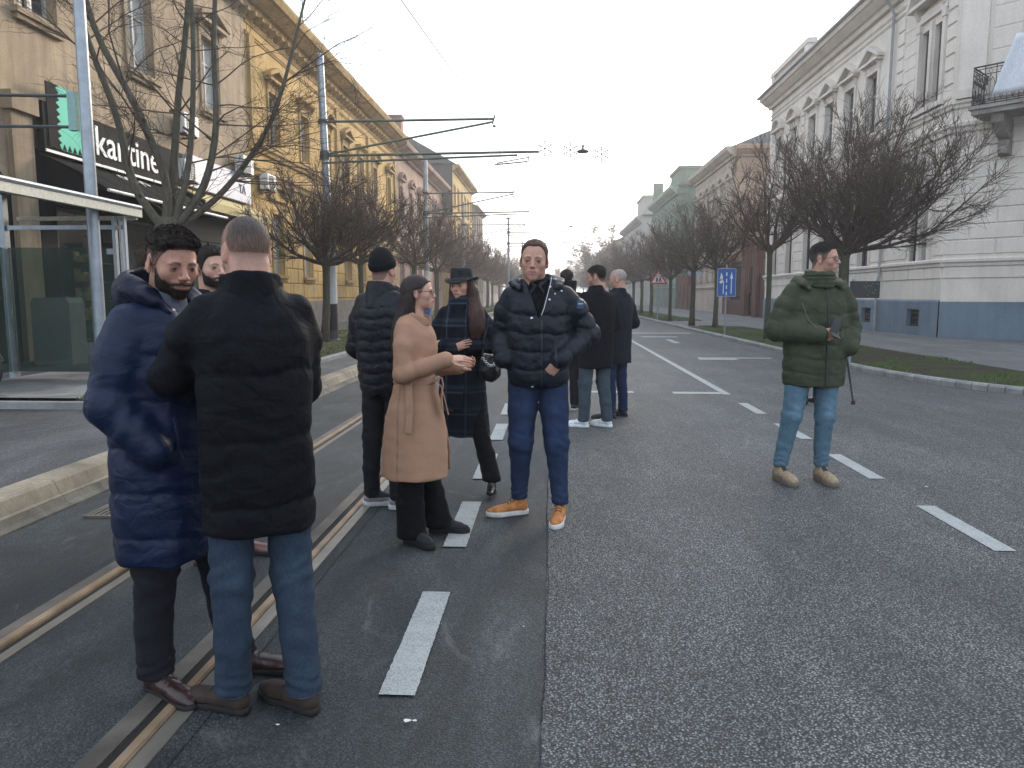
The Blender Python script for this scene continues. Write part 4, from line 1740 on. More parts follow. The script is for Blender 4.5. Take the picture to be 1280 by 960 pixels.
def wall_grid(mb, x0, x1, z0, z1, ops, depth=.28, y=0.0):
    """front at y with rectangular openings and reveals going back"""
    xs = sorted({x0, x1, *[v for o in ops for v in o[:2]]})
    zs = sorted({z0, z1, *[v for o in ops for v in o[2:4]]})
    xs = [v for v in xs if x0 <= v <= x1]; zs = [v for v in zs if z0 <= v <= z1]
    def inside(x, z):
        return any(o[0] < x < o[1] and o[2] < z < o[3] for o in ops)
    for j in range(len(zs) - 1):
        run = None
        for i in range(len(xs) - 1):
            cx, cz = (xs[i] + xs[i + 1]) / 2, (zs[j] + zs[j + 1]) / 2
            if not inside(cx, cz):
                if run is None: run = xs[i]
            elif run is not None:
                mb.quad((run, y, zs[j]), (xs[i], y, zs[j]), (xs[i], y, zs[j + 1]), (run, y, zs[j + 1])); run = None
        if run is not None:
            mb.quad((run, y, zs[j]), (xs[-1], y, zs[j]), (xs[-1], y, zs[j + 1]), (run, y, zs[j + 1]))
    for (a, b, c, d) in [o[:4] for o in ops]:
        Y = y + depth
        mb.quad((a, y, c), (a, Y, c), (a, Y, d), (a, y, d))
        mb.quad((b, y, d), (b, Y, d), (b, Y, c), (b, y, c))
        mb.quad((a, y, c), (b, y, c), (b, Y, c), (a, Y, c))
        mb.quad((a, y, d), (a, Y, d), (b, Y, d), (b, y, d))


def cornice(mb, x0, x1, z, proj, h, ends=True):
    p = proj
    e = .001
    poly = [(e, z), (-p * .22, z), (-p * .30, z + .22 * h), (-p * .45, z + .26 * h), (-p * .75, z + .50 * h), (-p * .80, z + .56 * h), (-p * .92, z + .60 * h), (-p, z + .86 * h), (-p, z + h), (e, z + h)]
    mb.prism(poly[::-1], 'x', x0, x1)


def string(mb, x0, x1, z, proj=.08, h=.18):
    mb.prism([(.001, z), (-proj * .5, z), (-proj * .6, z + h * .35), (-proj, z + h * .55), (-proj, z + h * .85), (-proj * .6, z + h), (.001, z + h)][::-1], 'x', x0, x1)


def dentils(mb, x0, x1, z, step=.45, w=.2, h=.22, d=.3):
    n = int((x1 - x0) / step)
    for i in range(n):
        x = x0 + (i + .5) * (x1 - x0) / n
        mb.prism([(-.001, z), (-d * .55, z + h * .35), (-d, z + h * .6), (-d, z + h), (-.001, z + h)][::-1], 'x', x - w / 2, x + w / 2)


def window(parent, x, z0, z1, w, style='casement', y=.20, frame=None, curtain=0):
    """window part: frame mesh with a pane child; origin at the building root"""
    fm = frame or FR_WHITE
    mb = MB()
    t = .07
    a, b = x - w / 2 + .01, x + w / 2 - .01
    z0 += .01; z1 -= .01
    mb.box(a, a + t, y - .04, y + .04, z0, z1); mb.box(b - t, b, y - .04, y + .04, z0, z1)
    mb.box(a + t, b - t, y - .038, y + .04, z0, z0 + t); mb.box(a + t, b - t, y - .038, y + .04, z1 - t, z1)
    if style == 'casement':
        mb.box(x - .035, x + .035, y - .045, y + .03, z0 + t, z1 - t)
        zt = z0 + (z1 - z0) * .68
        mb.box(a + t, x - .036, y - .036, y + .03, zt - .03, zt + .03); mb.box(x + .036, b - t, y - .036, y + .03, zt - .03, zt + .03)
    elif style == 'sash':
        zt = z0 + (z1 - z0) * .66
        mb.box(a + t, b - t, y - .036, y + .03, zt - .035, zt + .035)
    elif style == 'bars':
        for k in range(1, 4):
            zt = z0 + (z1 - z0) * k / 4
            mb.box(a + t, b - t, y - .05, y - .03, zt - .015, zt + .015)
    f = mb.build('window', fm, parent)
    mb = MB()
    mb.box(a + t * .6, b - t * .6, y + .012, y + .022, z0 + t * .6, z1 - t * .6)
    mb.build('pane', PANE, f)
    if curtain:
        mb = MB()
        n = 10; vs = []
        zz0 = z0 + (z1 - z0) * (.0 if curtain == 1 else .45)
        for i in range(n + 1):
            xx = a + t + (b - a - 2 * t) * i / n
            yy = y + .006 + (.002 if i % 2 else 0)
            vs += [(xx, yy, zz0 + t), (xx, yy, z1 - t)]
        mb.add(vs, [(i * 2, i * 2 + 2, i * 2 + 3, i * 2 + 1) for i in range(n)])
        mb.build('blind', CURTAIN, f)
    return f


def arch_pediment(mb, x, z, w, h, proj=.3, n=14, t=.12):
    """segmental hood"""
    r = (w * w / 4 + h * h) / (2 * h)
    cz = z + h - r
    a0 = math.asin(min(1, w / 2 / r))
    outer = [(x + r * math.sin(a), cz + r * math.cos(a)) for a in np.linspace(-a0, a0, n)]
    innr = [(x + (r - t) * math.sin(a), cz + (r - t) * math.cos(a)) for a in np.linspace(-a0 * .97, a0 * .97, n)]
    for i in range(n - 1):
        q = [innr[i], innr[i + 1], outer[i + 1], outer[i]]
        mb.prism(q, 'y', -proj, .001)
    mb.prism([(x - w / 2, z - .10), (x + w / 2, z - .10), (x + w / 2, z + .02), (x - w / 2, z + .02)], 'y', -proj * .93, .001)
    mb.prism([innr[k] for k in range(0, n)], 'y', -proj * .25, .001)


def tri_pediment(mb, x, z, w, h, proj=.3, t=.13):
    for s in (-1, 1):
        q = [(x + s * w / 2, z), (x, z + h - t * 1.2), (x, z + h), (x + s * w / 2, z + t)]
        if s > 0: q = q[::-1]
        mb.prism(q[::-1], 'y', -proj, .001)
    mb.prism([(x - w / 2 * .9, z - .10), (x + w / 2 * .9, z - .10), (x + w / 2 * .9, z + .0), (x - w / 2 * .9, z + .0)], 'y', -proj * .93, .001)
    mb.prism([(x - w * .38, z + .01), (x + w * .38, z + .01), (x, z + h - t * 1.3)], 'y', -proj * .22, .001)


def surround(mb, x, z0, z1, w, t=.16, d=.06, sill=True, ped=None, brackets=True):
    a, b = x - w / 2, x + w / 2
    mb.box(a - t, a - .002, -d, .001, z0, z1 + t); mb.box(b + .002, b + t, -d, .001, z0, z1 + t)
    mb.box(a - .0015, b + .0015, -d * .97, .001, z1 + .002, z1 + t)
    if sill:
        mb.box(a - t * 1.4, b + t * 1.4, -d * 2.8, .001, z0 - .12, z0 - .001)
        mb.box(a - t, b + t, -d * 1.8, .001, z0 - .22, z0 - .121)
    if ped:
        kind, h = ped
        pw = w + 2 * t + .5
        zb = z1 + t + .32
        if brackets:
            for s in (-1, 1):
                xx = x + s * (w / 2 + t * .6)
                mb.prism([(.001, zb - .40), (-.08, zb - .38), (-.12, zb - .2), (-.24, zb - .11), (.001, zb - .11)][::-1], 'x', xx - .08, xx + .08)
        mb.box(a - t * .6, b + t * .6, -d * 1.1, .001, z1 + t + .002, zb - .11)
        if kind == 'tri': tri_pediment(mb, x, zb, pw, h)
        elif kind == 'arc': arch_pediment(mb, x, zb, pw, h)
        else:
            cornice(mb, x - pw / 2, x + pw / 2, zb - .1, .28, .22)


def rustic(mb, x0, x1, z0, z1, rows, bl, ops, d=.035, g=.03, ch=.02):
    """pillowed blocks"""
    H_ = (z1 - z0) / rows
    for r in range(rows):
        za, zb = z0 + r * H_ + g / 2, z0 + (r + 1) * H_ - g / 2
        off = (r % 2) * bl / 2
        x = x0 - off
        while x < x1:
            a, b = max(x, x0) + g / 2, min(x + bl, x1) - g / 2
            x += bl
            segs = [(a, b)]
            for o in ops:
                if o[2] < zb and o[3] > za:
                    ns = []
                    for (p, q) in segs:
                        if o[1] <= p or o[0] >= q: ns.append((p, q))
                        else:
                            if o[0] - p > .08: ns.append((p, o[0]))
                            if q - o[1] > .08: ns.append((o[1], q))
                    segs = ns
            for (p, q) in segs:
                if q - p < .08: continue
                mb.add([(p, -.001, za), (q, -.001, za), (q, -.001, zb), (p, -.001, zb), (p + ch, -d, za + ch), (q - ch, -d, za + ch), (q - ch, -d, zb - ch), (p + ch, -d, zb - ch)],
                       [(4, 5, 6, 7), (0, 1, 5, 4), (1, 2, 6, 5), (2, 3, 7, 6), (3, 0, 4, 7)])


def core(mb, x0, x1, y0, y1, z1, z0=0):
    """back, ends and top of a building volume (front left to the facade)"""
    mb.quad((x0, y0, z0), (x0, y0, z1), (x0, y1, z1), (x0, y1, z0))
    mb.quad((x1, y0, z0), (x1, y1, z0), (x1, y1, z1), (x1, y0, z1))
    mb.quad((x0, y1, z0), (x0, y1, z1), (x1, y1, z1), (x1, y1, z0))
    mb.quad((x0, y0, z1), (x1, y0, z1), (x1, y1, z1), (x0, y1, z1))


def backing(parent, x0, x1, z0, z1, y=.5):  # dark sheet added behind the facade to block light, not a real room
    mb = MB(); mb.quad((x0, y, z0), (x1, y, z0), (x1, y, z1), (x0, y, z1))
    return mb.build('dark_interior', PLAIN_DARK, parent)
PLAIN_DARK = plain('dark_room', (.02, .02, .02), .9, bump=0)


def gable_roof(name, parent, x0, x1, y0, y1, z, h, mat, over=.35, hip=0.0):
    mb = MB()
    ym = (y0 + y1) / 2
    a, b, c, d = (x0 - over, y0 - over, z), (x1 + over, y0 - over, z), (x1 + over, y1 + over, z), (x0 - over, y1 + over, z)
    r0, r1 = (x0 - over + hip, ym, z + h), (x1 + over - hip, ym, z + h)
    mb.add([a, b, c, d, r0, r1], [(0, 1, 5, 4), (2, 3, 4, 5), (3, 0, 4), (1, 2, 5), (0, 3, 2, 1)])
    return mb.build(name, mat, parent)


def text_mesh(name, s, size, depth, mat, parent, M, bold=0.0):
    cu = bpy.data.curves.new(name, 'FONT')
    cu.body = s; cu.size = size; cu.extrude = depth; cu.offset = bold
    o = bpy.data.objects.new(name, cu)
    COL.objects.link(o)
    dg = bpy.context.evaluated_depsgraph_get()
    me = bpy.data.meshes.new_from_object(o.evaluated_get(dg))
    bpy.data.objects.remove(o)
    me.transform(M)
    return link(name, me, mat, parent)


# ============ RIGHT 1: white building with blue-grey plinth, corner cut at 45 degrees
WHITE = m_stucco('white_stucco', (.70, .635, .565), .10, .05)
BLUEP = m_stucco('blue_plinth', (.165, .215, .265), .2, .1)
TRIM1 = m_stucco('cream_trim', (.67, .61, .545), .12, .06)


def building_white():
    Y1 = 46.4; X = 13.0
    r = empty('corner_building', (X, Y1, .112), rad(-90), 'white rusticated town building with blue-grey plinth and cut-off balcony corner', 'building')
    L = 20.7
    lx = lambda y: Y1 - y
    ops = []
    top = [(32.1, 1), (34.4, 1), (36.75, 1), (39.05, 1)]
    wins = []
    for y, _ in top:
        wins.append((lx(y), 7.9, 10.35, 1.05, 'tri'))
        wins.append((lx(y), 2.45, 5.2, 1.05, None))
    for y in (26.9, 27.8):
        wins.append((lx(y), 7.9, 10.55, .62, None)); wins.append((lx(y), 2.45, 5.4, .62, None))
    for y in (41.9, 44.6):
        wins.append((lx(y), 7.9, 10.4, 1.0, 'arc')); wins.append((lx(y), 2.45, 5.2, 1.0, None))
    ops = [(x - w / 2, x + w / 2, a, b) for x, a, b, w, p in wins]
    bops = [(lx(y) - .45, lx(y) + .45, .30, .92) for y in (27.4, 31.4, 35.4, 39, 43)]
    # chamfer frame
    Mc = Matrix.Translation((L, 0, 0)) @ Matrix.Rotation(rad(45), 4, 'Z')
    cops = [(2.95, 4.05, 2.6, 5.6), (2.1, 3.75, 7.15, 10.2)]
    mb = MB()
    wall_grid(mb, 0, L, 1.2, 13.0, ops)
    n0 = len(mb.v); wall_grid(mb, 0, 7, 1.2, 13.0, cops); mb.transform(Mc, n0)
    core(mb, 0, L - .0, 0, 9, 13.0)
    mb.quad((L + 4.95, 4.95, 0), (L + 12, 4.95, 0), (L + 12, 4.95, 13), (L + 4.95, 4.95, 13))
    mb.quad((L + .001, .0, 13.0), (L + 4.95, 4.95, 13.0), (L + 4.95, 9, 13.0), (L + .001, 9, 13.0))
    # rusticated ground floor blocks
    rustic(mb, 0, L, 2.72, 6.6, 8, 1.6, [(a - .22, b + .22, c - .1, d + .3) for a, b, c, d in ops])
    n0 = len(mb.v); rustic(mb, 0.0, 7, 2.72, 6.6, 8, 1.5, [(a - .3, b + .3, c, d + .3) for a, b, c, d in cops]); mb.transform(Mc, n0)
    rustic(mb, 0, L, 1.95, 2.38, 1, 1.15, [])
    n0 = len(mb.v); rustic(mb, 0.0, 7, 1.95, 2.38, 1, 3.4, []); mb.transform(Mc, n0)
    # banded projecting bays upstairs
    for (a, b) in ((lx(29.9), L), (lx(46.3), lx(40.2))):
        rustic(mb, a, a + .55, 7.75, 11.6, 8, 9, [], .06, .05, .025); rustic(mb, b - .62, b - .03, 7.75, 11.6, 8, 9, [], .06, .05, .025)
        rustic(mb, a + .56, b - .63, 7.75, 11.4, 8, 9, [(q[0] - .35, q[1] + .35, q[2], q[3] + 1.2) for q in ops], .02, .03, .012)
    n0 = len(mb.v)
    mb.box(.15, .9, -.12, .001, 7.75, 12.2)
    rustic(mb, 1.0, 7, 7.75, 11.6, 6, 99, [(a - .3, b + .3, c, d + .3) for a, b, c, d in cops], .018, .03, .012)
    mb.transform(Mc, n0)
    wall = mb.build('wall', WHITE, r)
    # trims
    mb = MB()
    def courses(m, x0, x1):
        string(m, x0, x1, 2.36, .14, .26)
        string(m, x0, x1, 6.65, .16, .34); string(m, x0, x1, 7.42, .14, .26)
        string(m, x0, x1, 11.72, .06, .1); string(m, x0, x1, 11.95, .06, .1)
        cornice(m, x0, x1, 12.35, .75, .75)
    courses(mb, -.1, L + .08)
    n0 = len(mb.v); courses(mb, -.06, 7); mb.transform(Mc, n0)
    n0 = len(mb.v)
    mb.box(.1, .99, -.2, .001, 7.68, 7.95)
    mb.transform(Mc, n0)
    for x, a, b, w, p in wins:
        if a > 5:
            if p: surround(mb, x, a, b, w, .15, .07, True, (p, .62))
        elif w > .7:
            surround(mb, x, a + .2, b, w, .14, .06, False)
    # the twin window in the near bay under its segmental hood
    xm = lx(27.35)
    for xx in (xm - .86, xm, xm + .86):
        mb.box(xx - .09, xx + .09, -.09, .001, 7.9, 10.75)
        mb.box(xx - .13, xx + .13, -.12, .001, 10.6, 10.85) if xx != xm else None
    mb.box(xm - 1.05, xm + 1.05, -.10, .001, 10.86, 11.15)
    for s in (-1, 1):
        mb.prism([(.001, 11.0), (-.12, 11.02), (-.3, 11.35), (.001, 11.35)][::-1], 'x', xm + s * .85 - .09, xm + s * .85 + .09)
    arch_pediment(mb, xm, 11.45, 2.5, .85, .42, 18, .16)
    mb.box(xm - 1.15, xm + 1.15, -.2, .001, 7.72, 7.88)
    for s in (-1, 0, 1):
        mb.box(xm + s * .72 - .10, xm + s * .72 + .10, -.07, .001, 2.62, 5.55)
    n0 = len(mb.v)
    surround(mb, 3.5, 2.75, 5.6, 1.1, .2, .08, False); surround(mb, 2.92, 7.3, 10.2, 1.65, .2, .08, False, ('arc', .6))
    mb.transform(Mc, n0)
    # balustrade attic over the far bay
    mb.box(lx(46.4), lx(40), -.1, .3, 13.10, 13.35); mb.box(lx(46.4), lx(40), -.15, .35, 14.15, 14.42)
    for i in range(17):
        x = lx(45.8) + i * (5.2 / 16)
        mb.box(x - .07, x + .07, 0, .16, 13.352, 14.149)
    for y in (46.1, 40.3):
        mb.box(lx(y) - .25, lx(y) + .25, -.12, .32, 13.36, 14.14)
    mb.build('trim', TRIM1, r)
    # plinth
    mb = MB()
    wall_grid(mb, -.03, L + .03, 0, 1.2, bops, .3, -.06)
    n0 = len(mb.v); wall_grid(mb, 0.03, 7, 0, 1.2, [], .3, -.06); mb.transform(Mc, n0)
    mb.prism([(0.001, 1.2), (-.06, 1.2), (0.001, 1.26)][::-1], 'x', -.03, L)
    mb.build('plinth', BLUEP, r)
    for q in bops:
        window(r, (q[0] + q[1]) / 2, q[2], q[3], q[1] - q[0], 'bars', .12, FR_DARK)
    for k, (x, a, b, w, p) in enumerate(wins):
        window(r, x, a, b, w, 'sash', .2, FR_DARK if a < 5 or w < .7 else FR_WHITE, 0)
    for (a, b, c, d) in cops:
        f = window(r, (a + b) / 2, c, d, b - a, 'casement', .2, FR_DARK)
        f.matrix_local = Mc
    backing(r, 0, L, 0, 13)
    # gutter and down pipe
    mb = MB()
    mb.tube([(-.2, -.80, 13.05), (L + .1, -.80, 13.05)], .08, 8)
    mb.tube([(lx(30.2), -.70, 12.95), (lx(30.2), -.35, 12.4), (lx(30.2), -.13, 12.0), (lx(30.2), -.13, 2.2), (lx(30.2), -.2, 1.9), (lx(30.2), -.2, .02)], .055, 8)
    mb.build('gutter', ZINC, r, smooth=True)
    # roof
    mb = MB()
    mb.add([(0, -.5, 13.12), (L, -.5, 13.12), (L + 4.6, 4.4, 13.12), (L + 4.6, 10, 13.12), (0, 10, 13.12), (2, 4.6, 14.6), (L + 1, 5.2, 14.6)], [(0, 1, 6, 5), (1, 2, 3, 6), (3, 4, 5, 6), (4, 0, 5)])
    mb.build('roof', ROOF_GREY, r)
    # balcony
    mb = MB()
    n0 = 0
    mb.box(.95, 6.1, -1.35, -.001, 6.85, 7.0); mb.box(.88, 6.2, -1.42, -.001, 7.001, 7.10)
    for x in (1.6, 5.3):
        mb.prism([(-.001, 5.7), (-.25, 5.75), (-.35, 6.05), (-.3, 6.2), (-.7, 6.35), (-1.1, 6.6), (-1.15, 6.849), (-.001, 6.849)][::-1], 'x', x - .16, x + .16)
        mb.lathe([(0, -.05), (.14, -.02), (.16, .1), (.1, .2)], (x, -.35, 5.78), 10)
    mb.transform(Mc)
    bal = mb.build('balcony', m_stone('balcony_stone', (.30, .27, .24), .4), r)
    mb = MB()
    def rail_run(p0, p1, n):
        p0, p1 = Vector(p0), Vector(p1)
        d = (p1 - p0) / n
        up = Vector((0, 0, 1))
        for z in (7.14, 7.2, 8.0, 8.16, 8.24):
            mb.tube([p0 + up * z, p1 + up * z], .014 if z < 8.2 else .024, 5)
        for i in range(n + 1):
            b = p0 + d * i
            mb.tube([b + up * 7.12, b + up * 8.24], .013, 5)
            if i < n:
                c = b + d * .5
                u = d.normalized()
                w = d.length * .38
                for zc, rr in ((8.08, .055),):
                    mb.tube([c + u * rr * math.cos(t) + up * (zc + rr * math.sin(t)) for t in np.linspace(0, 2 * PI, 11)], .008, 4)
                for s in (-1, 1):
                    q = []
                    for t in np.linspace(0, 1, 14):
                        q.append(c + u * s * w * math.sin(PI * t) * (1 - .25 * math.sin(2 * PI * t)) + up * (7.22 + .76 * t))
                    mb.tube(q, .009, 4)
                    q = []
                    for t in np.linspace(0, 1.7 * PI, 12):
                        rr = .055 * (1 - t / 9)
                        q.append(c + u * s * (.05 + rr * math.cos(t) * .8) + up * (7.82 + rr * math.sin(t)))
                    mb.tube(q, .008, 4)
                    q = []
                    for t in np.linspace(0, 1.7 * PI, 12):
                        rr = .06 * (1 - t / 9)
                        q.append(c + u * s * (.05 + rr * math.cos(t) * .8) + up * (7.38 + rr * math.sin(t)))
                    mb.tube(q, .008, 4)
                mb.tube([c + up * 7.2, c + up * 7.98], .008, 4)
    rail_run((.95, -1.33, 0), (6.1, -1.33, 0), 17)
    rail_run((.95, -.02, 0), (.95, -1.33, 0), 5)
    mb.transform(Mc)
    rl = mb.build('balcony_railing', IRONB, bal, smooth=True)
    r['z_note'] = 0
    del r['z_note']
    # flags hanging over the railing: things of their own
    f = empty('flag', (X, Y1, .112), rad(-90), 'red and white flag draped over the black balcony railing', 'flag')
    def cloth(nm, x0, x1, xs0, xs1, z0, z1, col, y=-1.40):
        mb = MB(); n, m = 14, 10; vs = []
        for i in range(n + 1):
            for j in range(m + 1):
                t, s = i / n, j / m
                xa = x0 + (x1 - x0) * t; xb = xs0 + (xs1 - xs0) * t
                vs.append((xa * (1 - s) + xb * s, y - .04 * math.sin(t * 9 + s * 2) - .05 * s, z1 + (z0 - z1) * s))
        mb.add(vs, [(i * (m + 1) + j, (i + 1) * (m + 1) + j, (i + 1) * (m + 1) + j + 1, i * (m + 1) + j + 1) for i in range(n) for j in range(m)])
        mb.transform(Mc)
        o = mb.build(nm, MATCACHE(col, 'flag_cloth', .85), f, smooth=True)
        so = o.modifiers.new('thickness', 'SOLIDIFY'); so.thickness = .004
    cloth('white_panel', 2.0, 2.5, 1.5, 2.5, 7.32, 8.95, (.62, .64, .68))
    cloth('red_panel', 2.505, 3.3, 2.505, 3.3, 7.32, 8.97, (.50, .02, .03))
    # the staff it hangs from
    mb = MB(); mb.tube([(2.5, -1.2, 7.9), (2.5, -1.42, 9.0)], .02, 6); mb.transform(Mc); mb.build('flag_staff', FR_WHITE, f)
    return r
IRONB = plain('black_iron', (.010, .010, .012), .5, .3)
building_white()

# ============ generic far/side buildings
def facade_building(name, label, X, y0, y1, side, z0, eave, wall, trim, storeys, pitch, roof, plinth=None, depth=10, roof_h=2.5, ends=True, rust=None, corn=(.6, .6), dent=False, hip=3.0, frame=None, group=None, wst='casement', extra=None, roofmat=None, lod=0, ys=None):
    """side=+1: stands left of the road and faces +x; side=-1: the reverse. storeys: (zsill, ztop, width, pediment list)"""
    L = y1 - y0
    if side > 0:
        r = empty(name, (X, y0, z0), rad(90), label, 'building', group); lx = lambda y: y - y0
    else:
        r = empty(name, (X, y1, z0), rad(-90), label, 'building', group); lx = lambda y: y1 - y
    H_ = eave - z0
    ops = []; wins = []
    for (zs, zt, w, peds, skip) in storeys:
        n = int(round(L / pitch)) if ys is None else len(ys)
        for i in range(n):
            x = (i + .5) * L / n if ys is None else lx(ys[i])
            if skip and skip(i, x): continue
            wins.append((x, zs - z0, zt - z0, w, peds[i % len(peds)] if peds else None))
            ops.append((x - w / 2, x + w / 2, zs - z0, zt - z0))
    mb = MB()
    wall_grid(mb, 0, L, 0, H_, ops)
    core(mb, 0, L, 0, depth, H_)
    if rust:
        rustic(mb, 0, L, rust[0] - z0, rust[1] - z0, rust[2], rust[3], [(a - .2, b + .2, c - .2, d + .25) for a, b, c, d in ops])
    mb.build('wall', wall, r)
    mb = MB()
    for x, a, b, w, p in wins:
        surround(mb, x, a, b, w, .14, .06, True, (p, .5) if p else None, brackets=lod < 1)
    cornice(mb, -.1, L + .1, H_ - corn[1], corn[0], corn[1])
    if dent: dentils(mb, 0, L, H_ - corn[1] - .30, .62, .2, .30, .34)
    if extra: extra(mb, L, lx)
    mb.build('trim', trim, r)
    if plinth:
        mb = MB(); mb.box(-.02, L + .02, -.05, .001, 0, plinth[0]); mb.build('plinth', plinth[1], r)
    for x, a, b, w, p in wins:
        window(r, x, a, b, w, wst, .2, frame, random.Random(int(x * 91 + a * 7)).choice([0, 0, 1, 2]))
    backing(r, 0, L, 0, H_)
    gable_roof('roof', r, 0, L, 0, depth, H_ + .02, roof_h, roofmat or ROOF_BROWN, .25, hip)
    return r, lx


# ---- left: beige town house with the shops
BEIGE = m_stucco('beige_stucco', (.42, .325, .22), .32, .28, (.31, .24, .18))
BEIGET = m_stucco('beige_trim', (.38, .295, .20), .3, .3)
SHOPDARK = plain('shop_front_dark', (.009, .0095, .0105), .7, var=.2, spec=.2)
SIGNDARK = plain('fascia_dark', (.014, .014, .015), .85, spec=.15)
TEAL = plain('teal_panel', (.15, .58, .43), .7, var=.04, spec=.2)
WHITEL = plain('white_lettering', (.72, .72, .70), .5, var=.04)
AWN = plain('awning_canvas', (.009, .0095, .011), .9, var=.25, spec=.1)
XL = -10.6
def left_beige():
    def ex(mb, L, lx):
        string(mb, -.05, L, 6.55 - .19, .22, .34); string(mb, -.05, L, 5.9 - .19, .26, .42); string(mb, -.05, L, 10.4 - .19, .1, .2)
        # panels below the windows, scroll brackets
        for y in (11.5, 15.4, 19.3, 23.25):
            for s in (-1, 1):
                mb.prism([(.001, 6.9), (-.1, 6.95), (-.18, 7.2), (-.26, 7.4), (.001, 7.4)][::-1], 'x', lx(y) + s * .75 - .1, lx(y) + s * .75 + .1)
        for y in (9.8, 13.45, 17.35, 21.3, 25.4):
            mb.box(lx(y) - .3, lx(y) + .3, -.10, .001, 6.75, 10.0); mb.box(lx(y) - .36, lx(y) + .36, -.16, .001, 10.0, 10.25)
    r, lx = facade_building('shop_building', 'beige two-storey building with dark shop fronts below ornate plaster windows', XL, 9.3, 26.05, 1, .19, 12.0, BEIGE, BEIGET,
                            [(7.15, 9.3, 1.15, ['tri'], None)], 3.4, None, corn=(.9, .8), dent=True, frame=FR_WHITE, roof_h=2.2, ys=[11.5, 15.4, 19.3, 23.25])
    # shop front: dark cladding with glazed bays
    mb = MB()
    y0, y1 = 14.9, 20.75
    for (a, b) in ((y0, y0 + .5), (17.0, 17.5), (19.2, 19.6), (20.3, 20.75)):
        mb.box(lx(a), lx(b), -.12, -.002, 0, 4.28)
    mb.box(lx(y0 + .5), lx(17.0), -.10, -.002, 3.2, 4.28); mb.box(lx(17.5), lx(19.2), -.10, -.002, 3.2, 4.28); mb.box(lx(19.6), lx(20.3), -.10, -.002, 3.2, 4.28)
    mb.build('shop_front', SHOPDARK, r)
    for (a, b, z0_, z1_) in ((15.42, 16.98, .25, 3.18), (17.52, 19.18, .5, 3.18), (19.62, 20.28, .05, 3.18)):
        mb = MB()
        mb.box(lx(a), lx(a) + .06, -.09, -.003, z0_, z1_); mb.box(lx(b) - .06, lx(b), -.09, -.003, z0_, z1_)
        mb.box(lx(a) + .061, lx(b) - .061, -.088, -.003, z0_, z0_ + .06); mb.box(lx(a) + .061, lx(b) - .061, -.088, -.003, z1_ - .06, z1_)
        f = mb.build('shop_window', STEELD, r)
        mb = MB(); mb.box(lx(a) + .05, lx(b) - .05, -.05, -.04, z0_ + .05, z1_ - .05); mb.build('pane', SHOPGLASS, f)
    # corner pier and arch to the left
    mb = MB()
    for y in (14.55, 12.2, 10.2):
        mb.box(lx(y) - .3, lx(y) + .3, -.14, -.002, 0, 4.9); mb.box(lx(y) - .38, lx(y) + .38, -.24, -.002, 4.9, 5.25)
    mb.build('pilaster', BEIGET, r)
    mb = MB()
    pts = [(lx(13.4) + 1.0 * math.cos(t), 2.9 + 1.0 * math.sin(t)) for t in np.linspace(0, PI, 14)]
    mb.prism([(lx(13.4) + 1.0, .0)] + pts + [(lx(13.4) - 1.0, .0)], 'y', -.02, -.002)
    mb.build('arched_doorway', SHOPDARK, r)
    # door beyond the shelter glass: pale step and lit shelves
    # fascia
    mb = MB()
    mb.box(lx(15.0), lx(20.75), -.26, -.121, 4.30, 5.25)
    # black zigzag edge left of the teal panel
    for i in range(9):
        z = 4.36 + i * .145
        mb.prism([(lx(15.12), z), (lx(15.42) + .10, z), (lx(15.42) - .02, z + .0725), (lx(15.42) + .10, z + .145), (lx(15.12), z + .145)], 'y', -.285, -.262)
    fs_ = mb.build('fascia', SIGNDARK, r)
    mb = MB(); mb.box(lx(15.32), lx(16.62), -.28, -.262, 4.36, 5.66); mb.build('teal_sign', TEAL, fs_)
    mb = MB()
    for i in range(7):
        x = lx(15.36) + i * .17
        mb.prism([(x, 4.37), (x + .13, 4.37), (x + .065, 4.49)], 'y', -.288, -.281)
    mb.tube([(lx(16.30), -.285, 5.6), (lx(16.30), -.285, 4.85), (lx(16.34), -.285, 4.66), (lx(16.46), -.285, 4.54), (lx(16.60), -.285, 4.52)], .035, 8)
    mb.build('sign_teeth', SIGNDARK, fs_)
    mb = MB(); mb.box(lx(15.0), lx(20.75), -.29, -.262, 4.245, 4.30); mb.build('sign_edge', WHITEL, fs_)
    M = Matrix.Translation((lx(16.66), -.275, 4.50)) @ Matrix.Rotation(PI / 2, 4, 'X') @ Matrix.Diagonal((1.0, 1.0, 1, 1))
    t_ = text_mesh('lettering', 'kantine', .92, .012, WHITEL, fs_, M, .006)
    # stretch to the length seen in the street
    mx = max(v.co.x for v in t_.data.vertices); mn = min(v.co.x for v in t_.data.vertices)
    k = (lx(19.35) - lx(16.66)) / (mx - mn)
    for v in t_.data.vertices: v.co.x = mn + (v.co.x - mn) * k
    # awning
    mb = MB()
    n = 24
    vs = []
    for i in range(n + 1):
        x = lx(15.0) + (lx(20.3) - lx(15.0)) * i / n
        sag = .015 * math.sin(i * 1.7)
        vs += [(x, -.13, 4.22), (x, -.9, 3.86 + sag), (x, -1.58, 3.46)]
    mb.add(vs, [(i * 3 + k_, i * 3 + k_ + 1, (i + 1) * 3 + k_ + 1, (i + 1) * 3 + k_) for i in range(n) for k_ in range(2)])
    for xx in (lx(15.0), lx(20.3)):
        mb.add([(xx, -.13, 4.22), (xx, -1.58, 3.46), (xx, -.13, 3.40)], [(0, 1, 2)])
    aw = mb.build('awning', AWN, r)
    s_ = aw.modifiers.new('thickness', 'SOLIDIFY'); s_.thickness = .01
    mb = MB(); mb.tube([(lx(14.9), -1.60, 3.45), (lx(20.4), -1.60, 3.45)], .035, 8)
    mb.build('awning_bar', WHITEL, aw, smooth=True)
